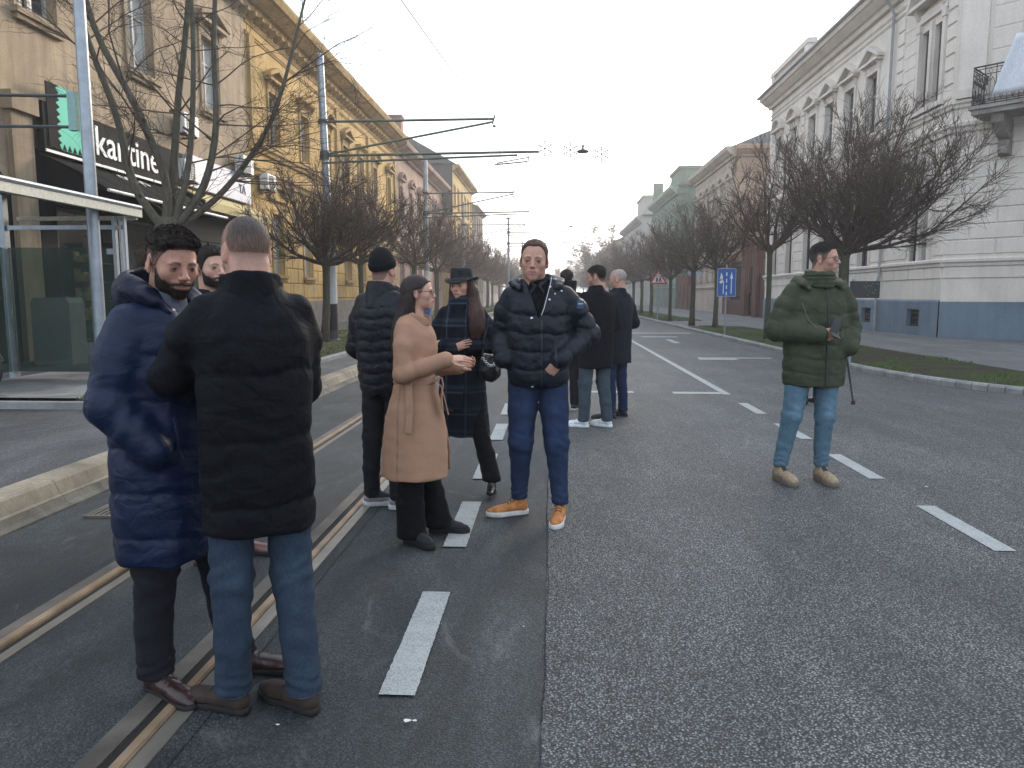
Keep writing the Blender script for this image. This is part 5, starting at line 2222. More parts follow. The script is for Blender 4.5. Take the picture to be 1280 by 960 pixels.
    M = Matrix.Translation((lx(17.0), -.20, 4.20)) @ Matrix.Rotation(math.atan2(.76, 1.45), 4, 'X')
    M = Matrix.Translation((lx(17.15), -.62, 4.015)) @ Matrix.Rotation(rad(27), 4, 'X')
    text_mesh('awning_lettering', 'oopo', .6, .002, WHITEL, aw, M)
    # second shop: pale sign, striped blind, glass
    mb = MB(); mb.box(lx(21.2), lx(25.6), -.2, -.002, 4.45, 5.35); sg = mb.build('shop_sign', plain('pale_blue_sign', (.36, .40, .52), .4, var=.06), r)
    M = Matrix.Translation((lx(24.6), -.215, 4.72)) @ Matrix.Rotation(PI / 2, 4, 'X')
    text_mesh('sign_lettering', 'TA', .42, .006, MATCACHE((.10, .12, .22), 'sign_blue'), sg, M)
    mb = MB()
    for i in range(33):
        x = lx(21.0) + i * .15
        mb.prism([(-.002, 4.42), (-.75, 4.02), (-.75, 3.78), (-.73, 3.78), (-.73, 4.0), (-.002, 4.38)][::-1], 'x', x, x + (.149 if i % 2 else .146))
    mb.build('blind', plain('cream_blind', (.52, .42, .20), .8, var=.15, scale=9), r)
    mb = MB(); mb.box(lx(20.8), lx(26.0), -.12, -.002, 2.95, 3.75); mb.box(lx(20.8), lx(21.2), -.12, -.002, 0, 2.949); mb.box(lx(22.4), lx(22.6), -.12, -.002, 0, 2.949); mb.box(lx(25.6), lx(26.0), -.12, -.002, 0, 2.949)
    mb.build('shop_surround', SHOPDARK, r)
    for a, b in ((21.22, 22.38), (22.62, 25.58)):
        mb = MB(); mb.box(lx(a), lx(b), -.08, -.06, .3, 2.94); mb.build('shop_pane', SHOPGLASS2, r)
    # air conditioners
    for (y, z) in ((21.0, 6.0), (20.9, 4.72), (24.9, 5.55)):
        ac('air_conditioner', (XL + .30, y, z), 'white air conditioner ' + {6.0: 'high on the beige wall above the dark fascia', 4.72: 'at the end of the dark kantine fascia', 5.55: 'above the pale blue shop sign'}[z])
    return r


def ac(name, loc, label):
    a = empty(name, loc, rad(90), label, 'air conditioner', 'air conditioners on the left walls')
    mb = MB(); mb.box(-.42, .42, -.15, .15, 0, .56)
    mb.build('casing', plain('ac_white', (.60, .61, .60), .5, var=.08), a, bevel=.02)
    mb = MB()
    for k in range(7):
        mb.box(-.30, .16, -.165, -.152, .05 + k * .07, .062 + k * .07)
    for k in range(5):
        mb.box(-.28 + k * .10, -.268 + k * .10, -.163, -.1525, .05, .50)
    mb.lathe([(.0, .0), (.2, .0), (.22, .008)], (0, 0, 0), 20)
    mb.transform(Matrix.Identity(4))
    mb.build('fan_grille', STEELD, a)
    mb = MB()
    for s in (-1, 1):
        mb.box(s * .3 - .02, s * .3 + .02, -.15, .29, -.05, -.002)
    mb.build('bracket', STEELD, a)
    return a


SHOPGLASS = NT('shop_glass'); _c = SHOPGLASS.coord(); SHOPGLASS.base(SHOPGLASS.ramp(SHOPGLASS.noise(_c, 1.1, 3), [(.35, (.012, .018, .018)), (.7, (.05, .065, .06))])); SHOPGLASS.set(rough=.08, spec=.8); SHOPGLASS = SHOPGLASS.m
SHOPGLASS2 = NT('green_glass'); _c = SHOPGLASS2.coord(); SHOPGLASS2.base(SHOPGLASS2.ramp(SHOPGLASS2.noise(_c, 1.1, 3), [(.35, (.05, .07, .06)), (.7, (.12, .16, .13))])); SHOPGLASS2.set(rough=.12, spec=.8); SHOPGLASS2 = SHOPGLASS2.m
left_beige()

# ---- left: yellow building
YEL = m_stucco('yellow_stucco', (.56, .375, .145), .25, .22, (.40, .31, .19))
YELT = m_stucco('yellow_trim', (.46, .31, .13), .3, .3)
def ex2(mb, L, lx):
    string(mb, 0, L, 6.65 - .19, .2, .3); string(mb, 0, L, 5.75 - .19, .24, .4); string(mb, 0, L, 10.45 - .19, .08, .14); string(mb, 0, L, 10.85 - .19, .08, .14)
    for y in (26.4, 36.8, 43.0, 50.2):
        mb.box(lx(y) - .22, lx(y) + .22, -.12, .001, 6.8, 10.3)
    for y in (28.5, 32.0, 35.2, 38.35, 41.4, 44.6, 48.4):
        x = lx(y)
        arch_pediment(mb, x, 5.0, 1.9, .5, .16, 12, .12)
facade_building('yellow_building', 'long ochre yellow building with alternating window hoods and bracketed eaves', XL, 26.07, 50.6, 1, .19, 12.0, YEL, YELT,
                [(7.1, 9.05, 1.0, ['tri', 'flat', 'arc'], None), (2.3, 4.6, 1.05, None, None)], 3.16, None, corn=(.95, .75), dent=True, rust=(1.4, 5.6, 7, 1.3), extra=ex2, frame=FR_WHITE, roof_h=2.0, ys=[28.5, 32.0, 35.2, 38.35, 41.4, 44.6, 48.4], plinth=(1.1, m_stone('grey_plinth', (.22, .20, .18))))
ac('air_conditioner', (XL + .30, 26.95, 5.3), 'white air conditioner on the yellow wall beside the down pipe')
# ---- left: pinkish building
PINK = m_stucco('faded_pink_stucco', (.40, .28, .22), .25, .2)
facade_building('pink_building', 'faded pink building between the yellow one and the slate roofed one', XL, 50.62, 71.9, 1, .19, 11.8, PINK, m_stucco('pink_trim', (.36, .24, .2), .25, .2),
                [(7.1, 9.1, 1.0, ['arc', 'tri'], None), (2.2, 4.6, 1.05, None, None)], 3.3, None, corn=(.9, .7), roof_h=2.0, lod=1)
# ---- left: taller house with slate gable
r, lx = facade_building('slate_house', 'tall ochre house with a steep grey slate gable end and brick chimney', -9.6, 72.2, 89.7, 1, .19, 14.0, YEL, YELT,
                [(10.3, 12.2, 1.0, None, None), (6.6, 8.8, 1.0, ['flat'], None), (2.2, 4.6, 1.05, None, None)], 3.0, None, corn=(.7, .6), roof_h=.1, hip=0, lod=1, depth=12)
mb = MB(); mb.add([(-.1, -.4, 13.82), (17.6, -.4, 13.82), (17.6, 12.2, 13.82), (-.1, 12.2, 13.82), (-.1, 5.6, 17.2), (17.6, 5.6, 17.2)], [(0, 1, 5, 4), (2, 3, 4, 5), (3, 0, 4), (1, 2, 5), (0, 3, 2, 1)])
mb.add([(-.12, -.02, 9), (-.12, 12, 9), (-.12, 12, 13.82), (-.12, -.02, 13.82)], [(0, 3, 2, 1)])
rf = mb.build('slate_roof', ROOF_GREY, r)
mb = MB(); mb.box(.2, 1.2, 4.9, 6.1, 16.0, 18.3); mb.box(.12, 1.28, 4.82, 6.18, 18.3, 18.5); mb.build('chimney', m_roof('chimney_brick', (.25, .11, .08)), rf)
# antennas on the yellow roof
for (y, h, dx) in ((41.5, 5.2, -3.0), (52.0, 3.0, -3.5)):
    a = empty('antenna', (XL + dx, y, 13.3), 0, 'thin aerial mast standing on the ' + ('yellow' if y < 50 else 'pink') + ' building roof', 'aerial', 'aerials on the left roofs')
    mb = MB(); mb.tube([(0, 0, -.6), (0, 0, h)], .03, 5)
    for k in range(3): mb.tube([(-.3, 0, h * .55 + k * .18), (.3, 0, h * .55 + k * .18)], .015, 4)
    mb.build('mast', STEELD, a)
# ---- left, far
facade_building('dark_house', 'dark corner house with a round turret at the far end of the left row', -10.4, 99, 112, 1, .19, 13.4, m_stucco('dark_stucco', (.17, .14, .12), .3, .3), m_stucco('dark_trim', (.16, .13, .11)),
                [(10.2, 12.3, 1.0, None, None), (6.4, 8.6, 1.0, None, None), (2.2, 4.6, 1.05, None, None)], 3.4, None, corn=(.6, .5), roof_h=2.6, lod=1)
facade_building('far_house', 'pale low house at the far left end of the street', -12.5, 150, 190, 1, .19, 8.5, m_stucco('far_stucco', (.35, .31, .27)), m_stucco('far_trim', (.33, .30, .26)),
                [(2.2, 4.6, 1.05, None, None)], 4.2, None, corn=(.6, .5), roof_h=2.6, lod=1)

# ---- right 2: tan building beyond the gate
TAN = m_stucco('tan_stucco', (.47, .40, .33), .2, .2)
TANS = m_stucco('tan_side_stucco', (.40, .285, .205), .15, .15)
def ex3(mb, L, lx):
    string(mb, 0, L, 7.0, .16, .3); string(mb, 0, L, 2.0, .12, .22)
    for z in np.arange(7.5, 11.6, .5): mb.box(0, L, -.02, .001, z, z + .44)
r, lx = facade_building('tan_building', 'tan building with a plain side wall, round window hoods and grey hipped roof', 14.0, 59.2, 75.0, -1, .11, 12.9, TAN, TAN,
                [(7.9, 10.2, .95, ['arc'], None), (2.9, 5.4, .95, None, None)], 2.6, None, corn=(.8, .8), roof_h=3.0, roofmat=ROOF_GREY, extra=ex3, frame=FR_DARK, hip=5.0, depth=12)
mb = MB(); mb.box(15.801, 15.83, .0, 12, .0, 12.1)
for z in (10.9, 11.2): mb.box(15.83, 15.9, -.03, 12, z, z + .12)
cornice(mb, -12.0, 0.1, 12.0, .8, .8); n_ = len(mb.v)
mb.v[-20:] = [(15.83 - y, x * -1, z) for (x, y, z) in mb.v[-20:]]
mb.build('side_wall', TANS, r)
# ---- gate between white and tan building
BRICK = m_roof('red_brick', (.23, .10, .075))
g = empty('brick_gate', (13.5, 58.9, .11), rad(-90), 'red brick gateway with tall piers and iron gates between two buildings', 'gate')
mb = MB()
for (a, b, h) in ((.1, .9, 4.3), (5.6, 6.5, 4.9), (8.6, 9.5, 4.9), (11.0, 11.6, 4.3)):
    mb.box(a, b, -.25, .5, 0, h); mb.box(a - .12, b + .12, -.37, .62, h, h + .25)
    mb.box(a - .06, b + .06, -.31, .56, h - .5, h - .35)
mb.box(.901, 5.599, 0, .3, 0, 1.1); mb.box(9.501, 10.999, 0, .3, 0, 2.9)
mb.build('brick_pier', BRICK, g)
mb = MB()
for i in range(30):
    x = 1.0 + i * .155; mb.tube([(x, .15, 1.1), (x, .15, 3.9)], .02, 4)
for z in (1.4, 3.6): mb.box(.9, 5.6, .13, .17, z, z + .06)
for i in range(14):
    x = 6.6 + i * .148; mb.tube([(x, .15, .1), (x, .15, 3.4)], .02, 4)
mb.box(6.5, 8.6, .12, .18, .2, 1.6)
mb.build('iron_gate', IRONB, g)

# ---- right 3: green building
GREEN = m_stucco('green_stucco', (.165, .215, .165), .2, .2)
GREENT = m_stucco('pale_green_trim', (.30, .36, .30), .2, .2)
def ex4(mb, L, lx):
    string(mb, 0, L, 6.9, .18, .3); string(mb, 0, L, 2.3, .12, .22)
    rustic(mb, 0, L, 2.6, 6.8, 8, 1.6, [])
r, lx = facade_building('green_building', 'green building with pale window bands, attic and round dome', 13.6, 83, 102, -1, .11, 13.4, GREEN, GREENT,
                [(8.0, 10.8, 1.0, ['arc'], None), (3.0, 5.6, 1.0, None, None)], 2.7, None, corn=(.9, .9), roof_h=1.6, roofmat=ROOF_GREY, extra=ex4, depth=9, lod=1)
mb = MB(); mb.box(12.5, 18.9, .2, 6, 13.3, 15.1); mb.box(12.3, 19.0, .0, 6.2, 15.1, 15.4)
mb.build('attic', GREEN, r)
mb = MB()
for z in np.arange(7.2, 13.0, .75): mb.box(18.6, 19.12, -.1, .9, z, z + .5)
mb.build('quoins', GREEN, r)
mb = MB(); mb.box(-.1, .9, -.2, 1, 13.3, 16.2); mb.build('turret', GREEN, r)
mb = MB(); mb.lathe([(2.2, 0), (2.3, .6), (2.2, 1.6), (1.7, 2.5), (.9, 3.05), (.2, 3.2), (.15, 3.9), (0, 4.0)], (7.5, 3.0, 13.4), 20)
mb.build('dome', ZINC, r, smooth=True)
# low wall between tan and green
w_ = empty('brick_wall', (13.9, 83, .11), rad(-90), 'dark brick wall and gate between the tan and the green building', 'wall')
mb = MB(); mb.box(.01, 8.3, 0, .4, 0, 2.4)
for x in (.3, 2.8, 5.4, 7.7): mb.box(x, x + .6, -.12, .52, 0, 3.3); mb.box(x - .08, x + .68, -.2, .6, 3.3, 3.5)
mb.build('masonry', BRICK, w_)
# ---- right 4: far cream buildings
CREAM = m_stucco('cream_stucco', (.42, .39, .35), .15, .15)
r, lx = facade_building('cream_building', 'cream building with a pedimented attic beyond the green one', 13.2, 112, 140, -1, .11, 13.2, CREAM, CREAM,
                [(8.0, 10.6, 1.1, ['arc'], None), (3.0, 5.6, 1.1, None, None)], 3.5, None, corn=(.9, .9), roof_h=3, roofmat=ROOF_GREY, lod=1)
mb = MB(); mb.box(20, 28, .2, 6, 13.1, 15.8); mb.box(19.8, 28.2, 0, 6.2, 15.8, 16.1); mb.build('attic', CREAM, r)
facade_building('far_cream_building', 'low pale building at the far right end of the street', 13.0, 150, 200, -1, .11, 12.5, CREAM, CREAM,
                [(7.6, 10.0, 1.1, None, None), (3.0, 5.6, 1.1, None, None)], 5, None, corn=(.8, .8), roof_h=3, roofmat=ROOF_GREY, lod=1)
# ------------------------------------------------------------------ trees
def m_bark(name, col, green=0.0):
    t = NT(name)
    c = t.coord()
    n = t.noise(t.mapping(c, (1, 1, .25)), 22, 5, .7, .5)
    g = t.ramp(n, [(.3, lerp3(col, .55)), (.7, lerp3(col, 1.4))])
    if green:
        g = t.mix(t.ramp(t.noise(c, 2.2, 5, .6), [(.42, 0.0), (.62, green)]), g, (.055, .075, .035))
    t.base(g); t.set(rough=.9, spec=.2)
    t.bump(n, .8, .02)
    return t.m
BARK = m_bark('bark', (.075, .062, .050), .6)
BARKG = m_bark('green_bark', (.105, .092, .075), .4)
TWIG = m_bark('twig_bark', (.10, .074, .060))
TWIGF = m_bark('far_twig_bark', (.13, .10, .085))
DRYL = plain('withered_leaf', (.17, .11, .06), .8, var=.4, scale=5)


def limb(mb, p, q, r0, r1, rnd, bend=.12, up=.0, n=5):
    p, q = Vector(p), Vector(q)
    d = q - p; L = d.length
    o = Vector((rnd.uniform(-1, 1), rnd.uniform(-1, 1), rnd.uniform(-.6, .6))) * L * bend
    pts, rs = [], []
    for i in range(n + 1):
        t = i / n
        pts.append(p + d * t + o * math.sin(PI * t) + Vector((0, 0, -up * L * math.sin(PI * t))) + Vector((rnd.uniform(-1, 1), rnd.uniform(-1, 1), rnd.uniform(-1, 1))) * L * .015 * (0 < i < n))
        rs.append(r0 + (r1 - r0) * t)
    mb.tube(pts, rs, 7 if r0 > .03 else (5 if r0 > .012 else 3), cap=r0 > .012)
    return pts, rs


def crown(mb, base, cen, R, rnd, n_main=12, n2=9, n3=7, n4=3, tw=.0042, r0=.055, low=-.55, density=1.0):
    """globe of upswept branches from a pollard head"""
    base, cen = Vector(base), Vector(cen)
    tips = []
    def env(d):
        return Vector((cen.x + R[0] * d.x, cen.y + R[1] * d.y, cen.z + R[2] * d.z))
    for i in range(n_main):
        az = 2 * PI * (i + rnd.uniform(-.3, .3)) / n_main * 1.0 + (i % 3) * 2.1
        el = math.asin(rnd.uniform(low, .98)) if i > 1 else 1.3
        d = Vector((math.cos(az) * math.cos(el), math.sin(az) * math.cos(el), math.sin(el)))
        E = env(d * rnd.uniform(.86, 1.0))
        pts, rs = limb(mb, base, E, r0 * rnd.uniform(.7, 1.1), .008, rnd, .07, .10, 7)
        for j in range(int(n2 * density)):
            t = .22 + .75 * (j + rnd.random()) / n2
            k = min(int(t * 7), 6); a = pts[k].lerp(pts[k + 1], t * 7 - k)
            rr = max(rs[k] * .55, .008)
            md = (pts[k + 1] - pts[k]).normalized()
            sd = Vector((rnd.gauss(0, 1), rnd.gauss(0, 1), rnd.gauss(.35, .8))).normalized()
            dd = (md * .9 + sd * .85).normalized()
            L = (R[0] + R[2]) * .5 * rnd.uniform(.35, .70) * (1.15 - t * .55)
            q = a + dd * L
            # stay inside the globe
            v = q - cen; m = math.sqrt((v.x / R[0]) ** 2 + (v.y / R[1]) ** 2 + (v.z / R[2]) ** 2)
            if m > 1.06: q = cen + v * (1.06 / m)
            p2, r2 = limb(mb, a, q, rr, .005, rnd, .10, .06, 4)
            for l in range(int(n3)):
                t2 = .15 + .85 * (l + rnd.random()) / n3
                k2 = min(int(t2 * 4), 3); b = p2[k2].lerp(p2[k2 + 1], t2 * 4 - k2)
                md2 = (p2[k2 + 1] - p2[k2]).normalized()
                sd = Vector((rnd.gauss(0, 1), rnd.gauss(0, 1), rnd.gauss(.4, .8))).normalized()
                d3 = (md2 + sd * .8).normalized()
                L3 = L * rnd.uniform(.30, .60)
                q3 = b + d3 * L3
                v = q3 - cen; m = math.sqrt((v.x / R[0]) ** 2 + (v.y / R[1]) ** 2 + (v.z / R[2]) ** 2)
                if m > 1.12: q3 = cen + v * (1.12 / m)
                p3, r3 = limb(mb, b, q3, max(tw * 1.5, .0055), tw, rnd, .10, .04, 3)
                for u in range(n4):
                    b4 = p3[1 + u % 3]
                    d4 = (d3 + Vector((rnd.gauss(0, 1), rnd.gauss(0, 1), rnd.gauss(.3, .7))) * .55).normalized()
                    q4 = b4 + d4 * L3 * rnd.uniform(.4, .75)
                    mb.tube([b4, b4.lerp(q4, .5) + Vector((rnd.gauss(0, 1), rnd.gauss(0, 1), rnd.gauss(0, 1))) * .01, q4], [tw, tw * .85, tw * .5], 3, cap=False)
                    tips.append(q4)
    return tips


def pollard(loc, label, th=2.35, tr=.105, cen=(0, 0, 4.1), R=(2.0, 2.0, 1.8), seed=1, dens=1.0, n=(12, 9, 7, 3), tw=.0042, group=None, mat=TWIG, lean=0.0, low=-.45, leaves=0, r0=.055):
    rnd = random.Random(seed)
    t = empty('street_tree', loc, 0, label, 'tree', group)
    mb = MB()
    pts = [(lean * -1 + rnd.uniform(-.02, .02), 0, -.15), (lean * -.6, .01, .5), (lean * -.3 + .015, -.01, th * .55), (0, 0, th - .12), (0, 0, th + .03)]
    mb.tube(pts, [tr * 1.45, tr * 1.05, tr * .92, tr * .95, tr * 1.2], 12)
    # swollen pollard head
    for k in range(7):
        a = k * .9; mb.tube([(0, 0, th - .1), (math.cos(a) * tr * .9, math.sin(a) * tr * .9, th + .05), (math.cos(a) * tr * 1.5, math.sin(a) * tr * 1.5, th + .2)], [tr * .7, tr * .62, tr * .35], 7)
    mb.build('trunk', BARK, t, smooth=True, sharp=0)
    mb = MB()
    tips = crown(mb, (0, 0, th), cen, R, rnd, n[0], n[1], n[2], n[3], tw, r0, low, dens)
    if leaves:
        mb.cur = 1
        for k in range(leaves):
            p = rnd.choice(tips); s = rnd.uniform(.02, .05); a = rnd.uniform(0, 6.3); b = rnd.uniform(-1, 1)
            mb.add([(p.x + s * math.cos(a + i * PI / 2), p.y + s * math.sin(a + i * PI / 2), p.z + s * b * (1 if i % 2 else -1)) for i in range(4)], [(0, 1, 2), (0, 2, 3)])
    mb.build('crown', [mat, DRYL], t, smooth=False)
    register(t)
    return t


GR = 'bare globe-shaped trees in the grass strip on the right'
GL = 'bare globe-shaped trees in the strip on the left'
big = pollard((6.70, 17.6, .12), 'largest bare round-crowned tree behind the man in the green parka', 2.35, .12, (.68, .1, 4.12), (2.3, 2.2, 1.62), 11, 1.0, (27, 12, 8, 4), .0044, GR, low=-.3, r0=.055)
t2 = pollard((6.78, 23.8, .12), 'tall thin open-crowned tree left of the green parka', 2.75, .085, (0, 0, 4.7), (1.6, 1.6, 1.75), 5, 1, (13, 9, 7, 3), .0062, GR, leaves=120)
t3 = pollard((7.08, 32.6, .12), 'round bare tree right behind the blue lane sign', 2.5, .10, (0, 0, 4.1), (2.1, 2.1, 1.6), 7, 1.0, (14, 9, 7, 3), .0068, GR, leaves=60)
t4 = pollard((6.6, 35.4, .12), 'round bare tree left of the blue lane sign', 2.55, .12, (0, 0, 4.0), (2.1, 2.1, 1.6), 8, 1.0, (13, 9, 7, 3), .0068, GR, leaves=40)
def dup(o, loc, rz, sc, label, group):
    c = copy_tree(o)
    c.location = loc; c.rotation_euler = (0, 0, rz); c.scale = (sc, sc, sc)
    c['label'] = label; c['group'] = group
    return c
dup(t3, (6.6, 42.0, .12), 2.1, .92, 'bare tree between the blue lane sign and the red triangular sign', GR)
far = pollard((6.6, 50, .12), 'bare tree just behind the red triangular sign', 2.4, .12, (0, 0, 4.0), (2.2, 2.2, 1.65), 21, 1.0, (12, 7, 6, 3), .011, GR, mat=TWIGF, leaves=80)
for k, y in enumerate((57, 64, 72, 81, 91, 102, 114, 128, 143)):
    dup(far, (6.8 + .15 * math.sin(k * 2), y, .12), k * 1.3, 1.05 + .07 * math.sin(k * 3), 'one of the dark bare trees receding beyond the red triangular sign', 'far bare trees on the right')
# left row
l2 = pollard((-5.85, 19.1, .26), 'bare tree in front of the yellow wall beside the steel pole', 2.05, .10, (.1, 0, 3.4), (2.05, 2.0, 1.35), 31, 1.0, (19, 11, 7, 4), .0044, GL, low=-.25, lean=.1)
dup(t3, (-7.0, 27.0, .20), 1.0, .98, 'bare tree with a dark reddish trunk behind the man in the beanie', GL)
dup(t4, (-6.6, 35.5, .20), .4, 1.08, 'bare tree behind the woman in the black hat', GL)
for k, y in enumerate((43, 50.5, 58, 66, 75, 85, 96, 108, 121, 135)):
    dup(far, (-6.7 + .2 * math.sin(k * 2), y, .20), k * 1.7 + .5, 1.12 + .08 * math.sin(k * 3.3), 'one of the dark bare trees merging along the left buildings', 'far bare trees on the left')


def multistem():
    rnd = random.Random(77)
    t = empty('street_tree', (-6.55, 12.5, .27), 0, 'near tree with several thick greenish stems fanning up before the shop sign', 'tree')
    mb = MB()
    mb.tube([(0, 0, -.15), (0, .0, .6), (.02, 0, 1.6), (0, 0, 2.25), (0, 0, 2.55)], [.26, .18, .16, .19, .21], 14)
    stems = [((-.10, 0, 2.4), (-.55, .0, 3.1), (-.85, .1, 4.3), (-1.25, .1, 5.5), (-1.9, .3, 7.6), .095),
             ((.0, -.05, 2.4), (.0, -.0, 3.2), (-.4, -.1, 4.4), (-.9, -.3, 5.6), (-1.2, -.4, 7.4), .10),
             ((.03, .08, 2.4), (.06, .2, 3.4), (.18, .25, 4.6), (.36, .3, 5.8), (.5, .5, 7.9), .095),
             ((.10, .0, 2.4), (.42, -.1, 3.2), (.60, -.15, 4.2), (.70, -.2, 5.6), (.62, -.1, 7.6), .075),
             ((.14, .0, 2.4), (.62, .1, 3.1), (.88, .1, 4.1), (.86, .2, 5.5), (1.05, .2, 7.4), .090),
             ((.16, .06, 2.4), (.72, .3, 2.9), (1.25, .5, 3.6), (1.75, .6, 4.5), (2.2, .8, 6.2), .075)]
    allp = []
    for s in stems:
        sp, sr = spline(s[:5], [s[5] * .85, s[5] * .70, s[5] * .60, s[5] * .48, s[5] * .28], 4)
        mb.tube(sp, sr, 9)
        for k in (3, 7): # pruned knots
            p = Vector(sp[k]); a = rnd.uniform(0, 6.3)
            mb.tube([p, p + Vector((math.cos(a), math.sin(a), .6)) * .13], [sr[k] * .55, sr[k] * .45], 7)
        allp.append((sp, sr))
    mb.build('trunk', BARKG, t, smooth=True, sharp=0)
    mb = MB()
    def sub(p, d, L, r, lev):
        q = Vector(p) + d * L
        pts, rs = limb(mb, p, q, r, r * .35, rnd, .12, -.03, 5)
        if lev <= 0: return
        n = {3: 6, 2: 5, 1: 4}[lev]
        for i in range(n):
            tt = .25 + .72 * (i + rnd.random()) / n
            k = min(int(tt * 5), 4); a = pts[k].lerp(pts[k + 1], tt * 5 - k)
            dd = (d + Vector((rnd.gauss(0, .7), rnd.gauss(0, .7), rnd.gauss(.12, .5)))).normalized()
            sub(a, dd, L * rnd.uniform(.38, .62), max(rs[k] * .55, .0035), lev - 1)
    for sp, sr in allp:
        for i in range(9):
            k = rnd.randint(5, len(sp) - 2)
            a = rnd.uniform(0, 2 * PI)
            d = Vector((math.cos(a), math.sin(a) * .8, rnd.uniform(.1, .9))).normalized()
            sub(sp[k], d, rnd.uniform(.9, 1.9), max(sr[k] * .30, .012), 3 if i < 5 else 2)
        sub(sp[-1], (Vector(sp[-1]) - Vector(sp[-3])).normalized(), 1.6, sr[-1], 3)
    # long whips hanging to the right over the shop front
    for i in range(12):
        sp, sr = allp[5] if i % 2 else allp[4]
        k = rnd.randint(6, 13)
        d = Vector((rnd.uniform(.5, 1.2), rnd.uniform(-.3, .5), rnd.uniform(-.15, .5))).normalized()
        sub(sp[k], d, rnd.uniform(1.3, 2.0), .014, 2)
    for i in range(14):
        a = rnd.uniform(-1.2, 1.4); sub((rnd.uniform(-.2, .5), 0, rnd.uniform(2.3, 3.0)), Vector((math.sin(a), .1, math.cos(a))).normalized(), rnd.uniform(1.0, 2.2), .008, 1)
    mb.build('crown', [TWIG], t)
multistem()


def big_tree(loc, label, h, R, seed, leaves=2500, group=None):
    rnd = random.Random(seed)
    t = empty('tall_tree', loc, 0, label, 'tree', group)
    mb = MB(); mb.tube([(0, 0, -.2), (.1, 0, h * .2), (0, .1, h * .42)], [.35, .27, .22], 9); mb.build('trunk', BARK, t, smooth=True, sharp=0)
    mb = MB()
    tips = crown(mb, (0, 0, h * .35), (0, 0, h * .64), (R, R, h * .36), rnd, 14, 9, 6, 3, .016, .14, -.5)
    mb.cur = 1
    for k in range(leaves):
        p = rnd.choice(tips); s = rnd.uniform(.09, .20); a = rnd.uniform(0, 6.3); b = rnd.uniform(-1, 1)
        c = p + Vector((rnd.gauss(0, .25), rnd.gauss(0, .25), rnd.gauss(0, .25)))
        mb.add([(c.x + s * math.cos(a + i * PI / 2), c.y + s * math.sin(a + i * PI / 2), c.z + s * b * (1 if i % 2 else -1)) for i in range(4)], [(0, 1, 2), (0, 2, 3)])
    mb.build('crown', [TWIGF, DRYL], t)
    register(t)
    return t
bt = big_tree((10.5, 150, .1), 'tall tree with thin brown leaves rising over the far right tree row', 14.5, 6.5, 3, 9000)
def dupt(loc, rz, s, label): 
    c = copy_tree(bt); c.location = loc; c.rotation_euler = (0, 0, rz); c.scale = (s, s, s); c['label'] = label; c['group'] = 'tall trees at the far end of the street'
for k, (x, y, s) in enumerate(((17, 185, .95), (24, 205, .9), (5, 215, .75), (-12, 175, .82), (-19, 190, .95), (-8, 220, .7), (10, 240, .85), (-2, 260, .62), (2.5, 290, .6), (-14, 250, .9), (16, 270, .9))):
    dupt((x, y, .1), k * 1.1, s, 'one of the brownish tall trees closing the far end of the street')

# ------------------------------------------------------------------ tram poles, arms, wires
def arm_mesh(L, z_hi, z_lo, far=True):
    pass


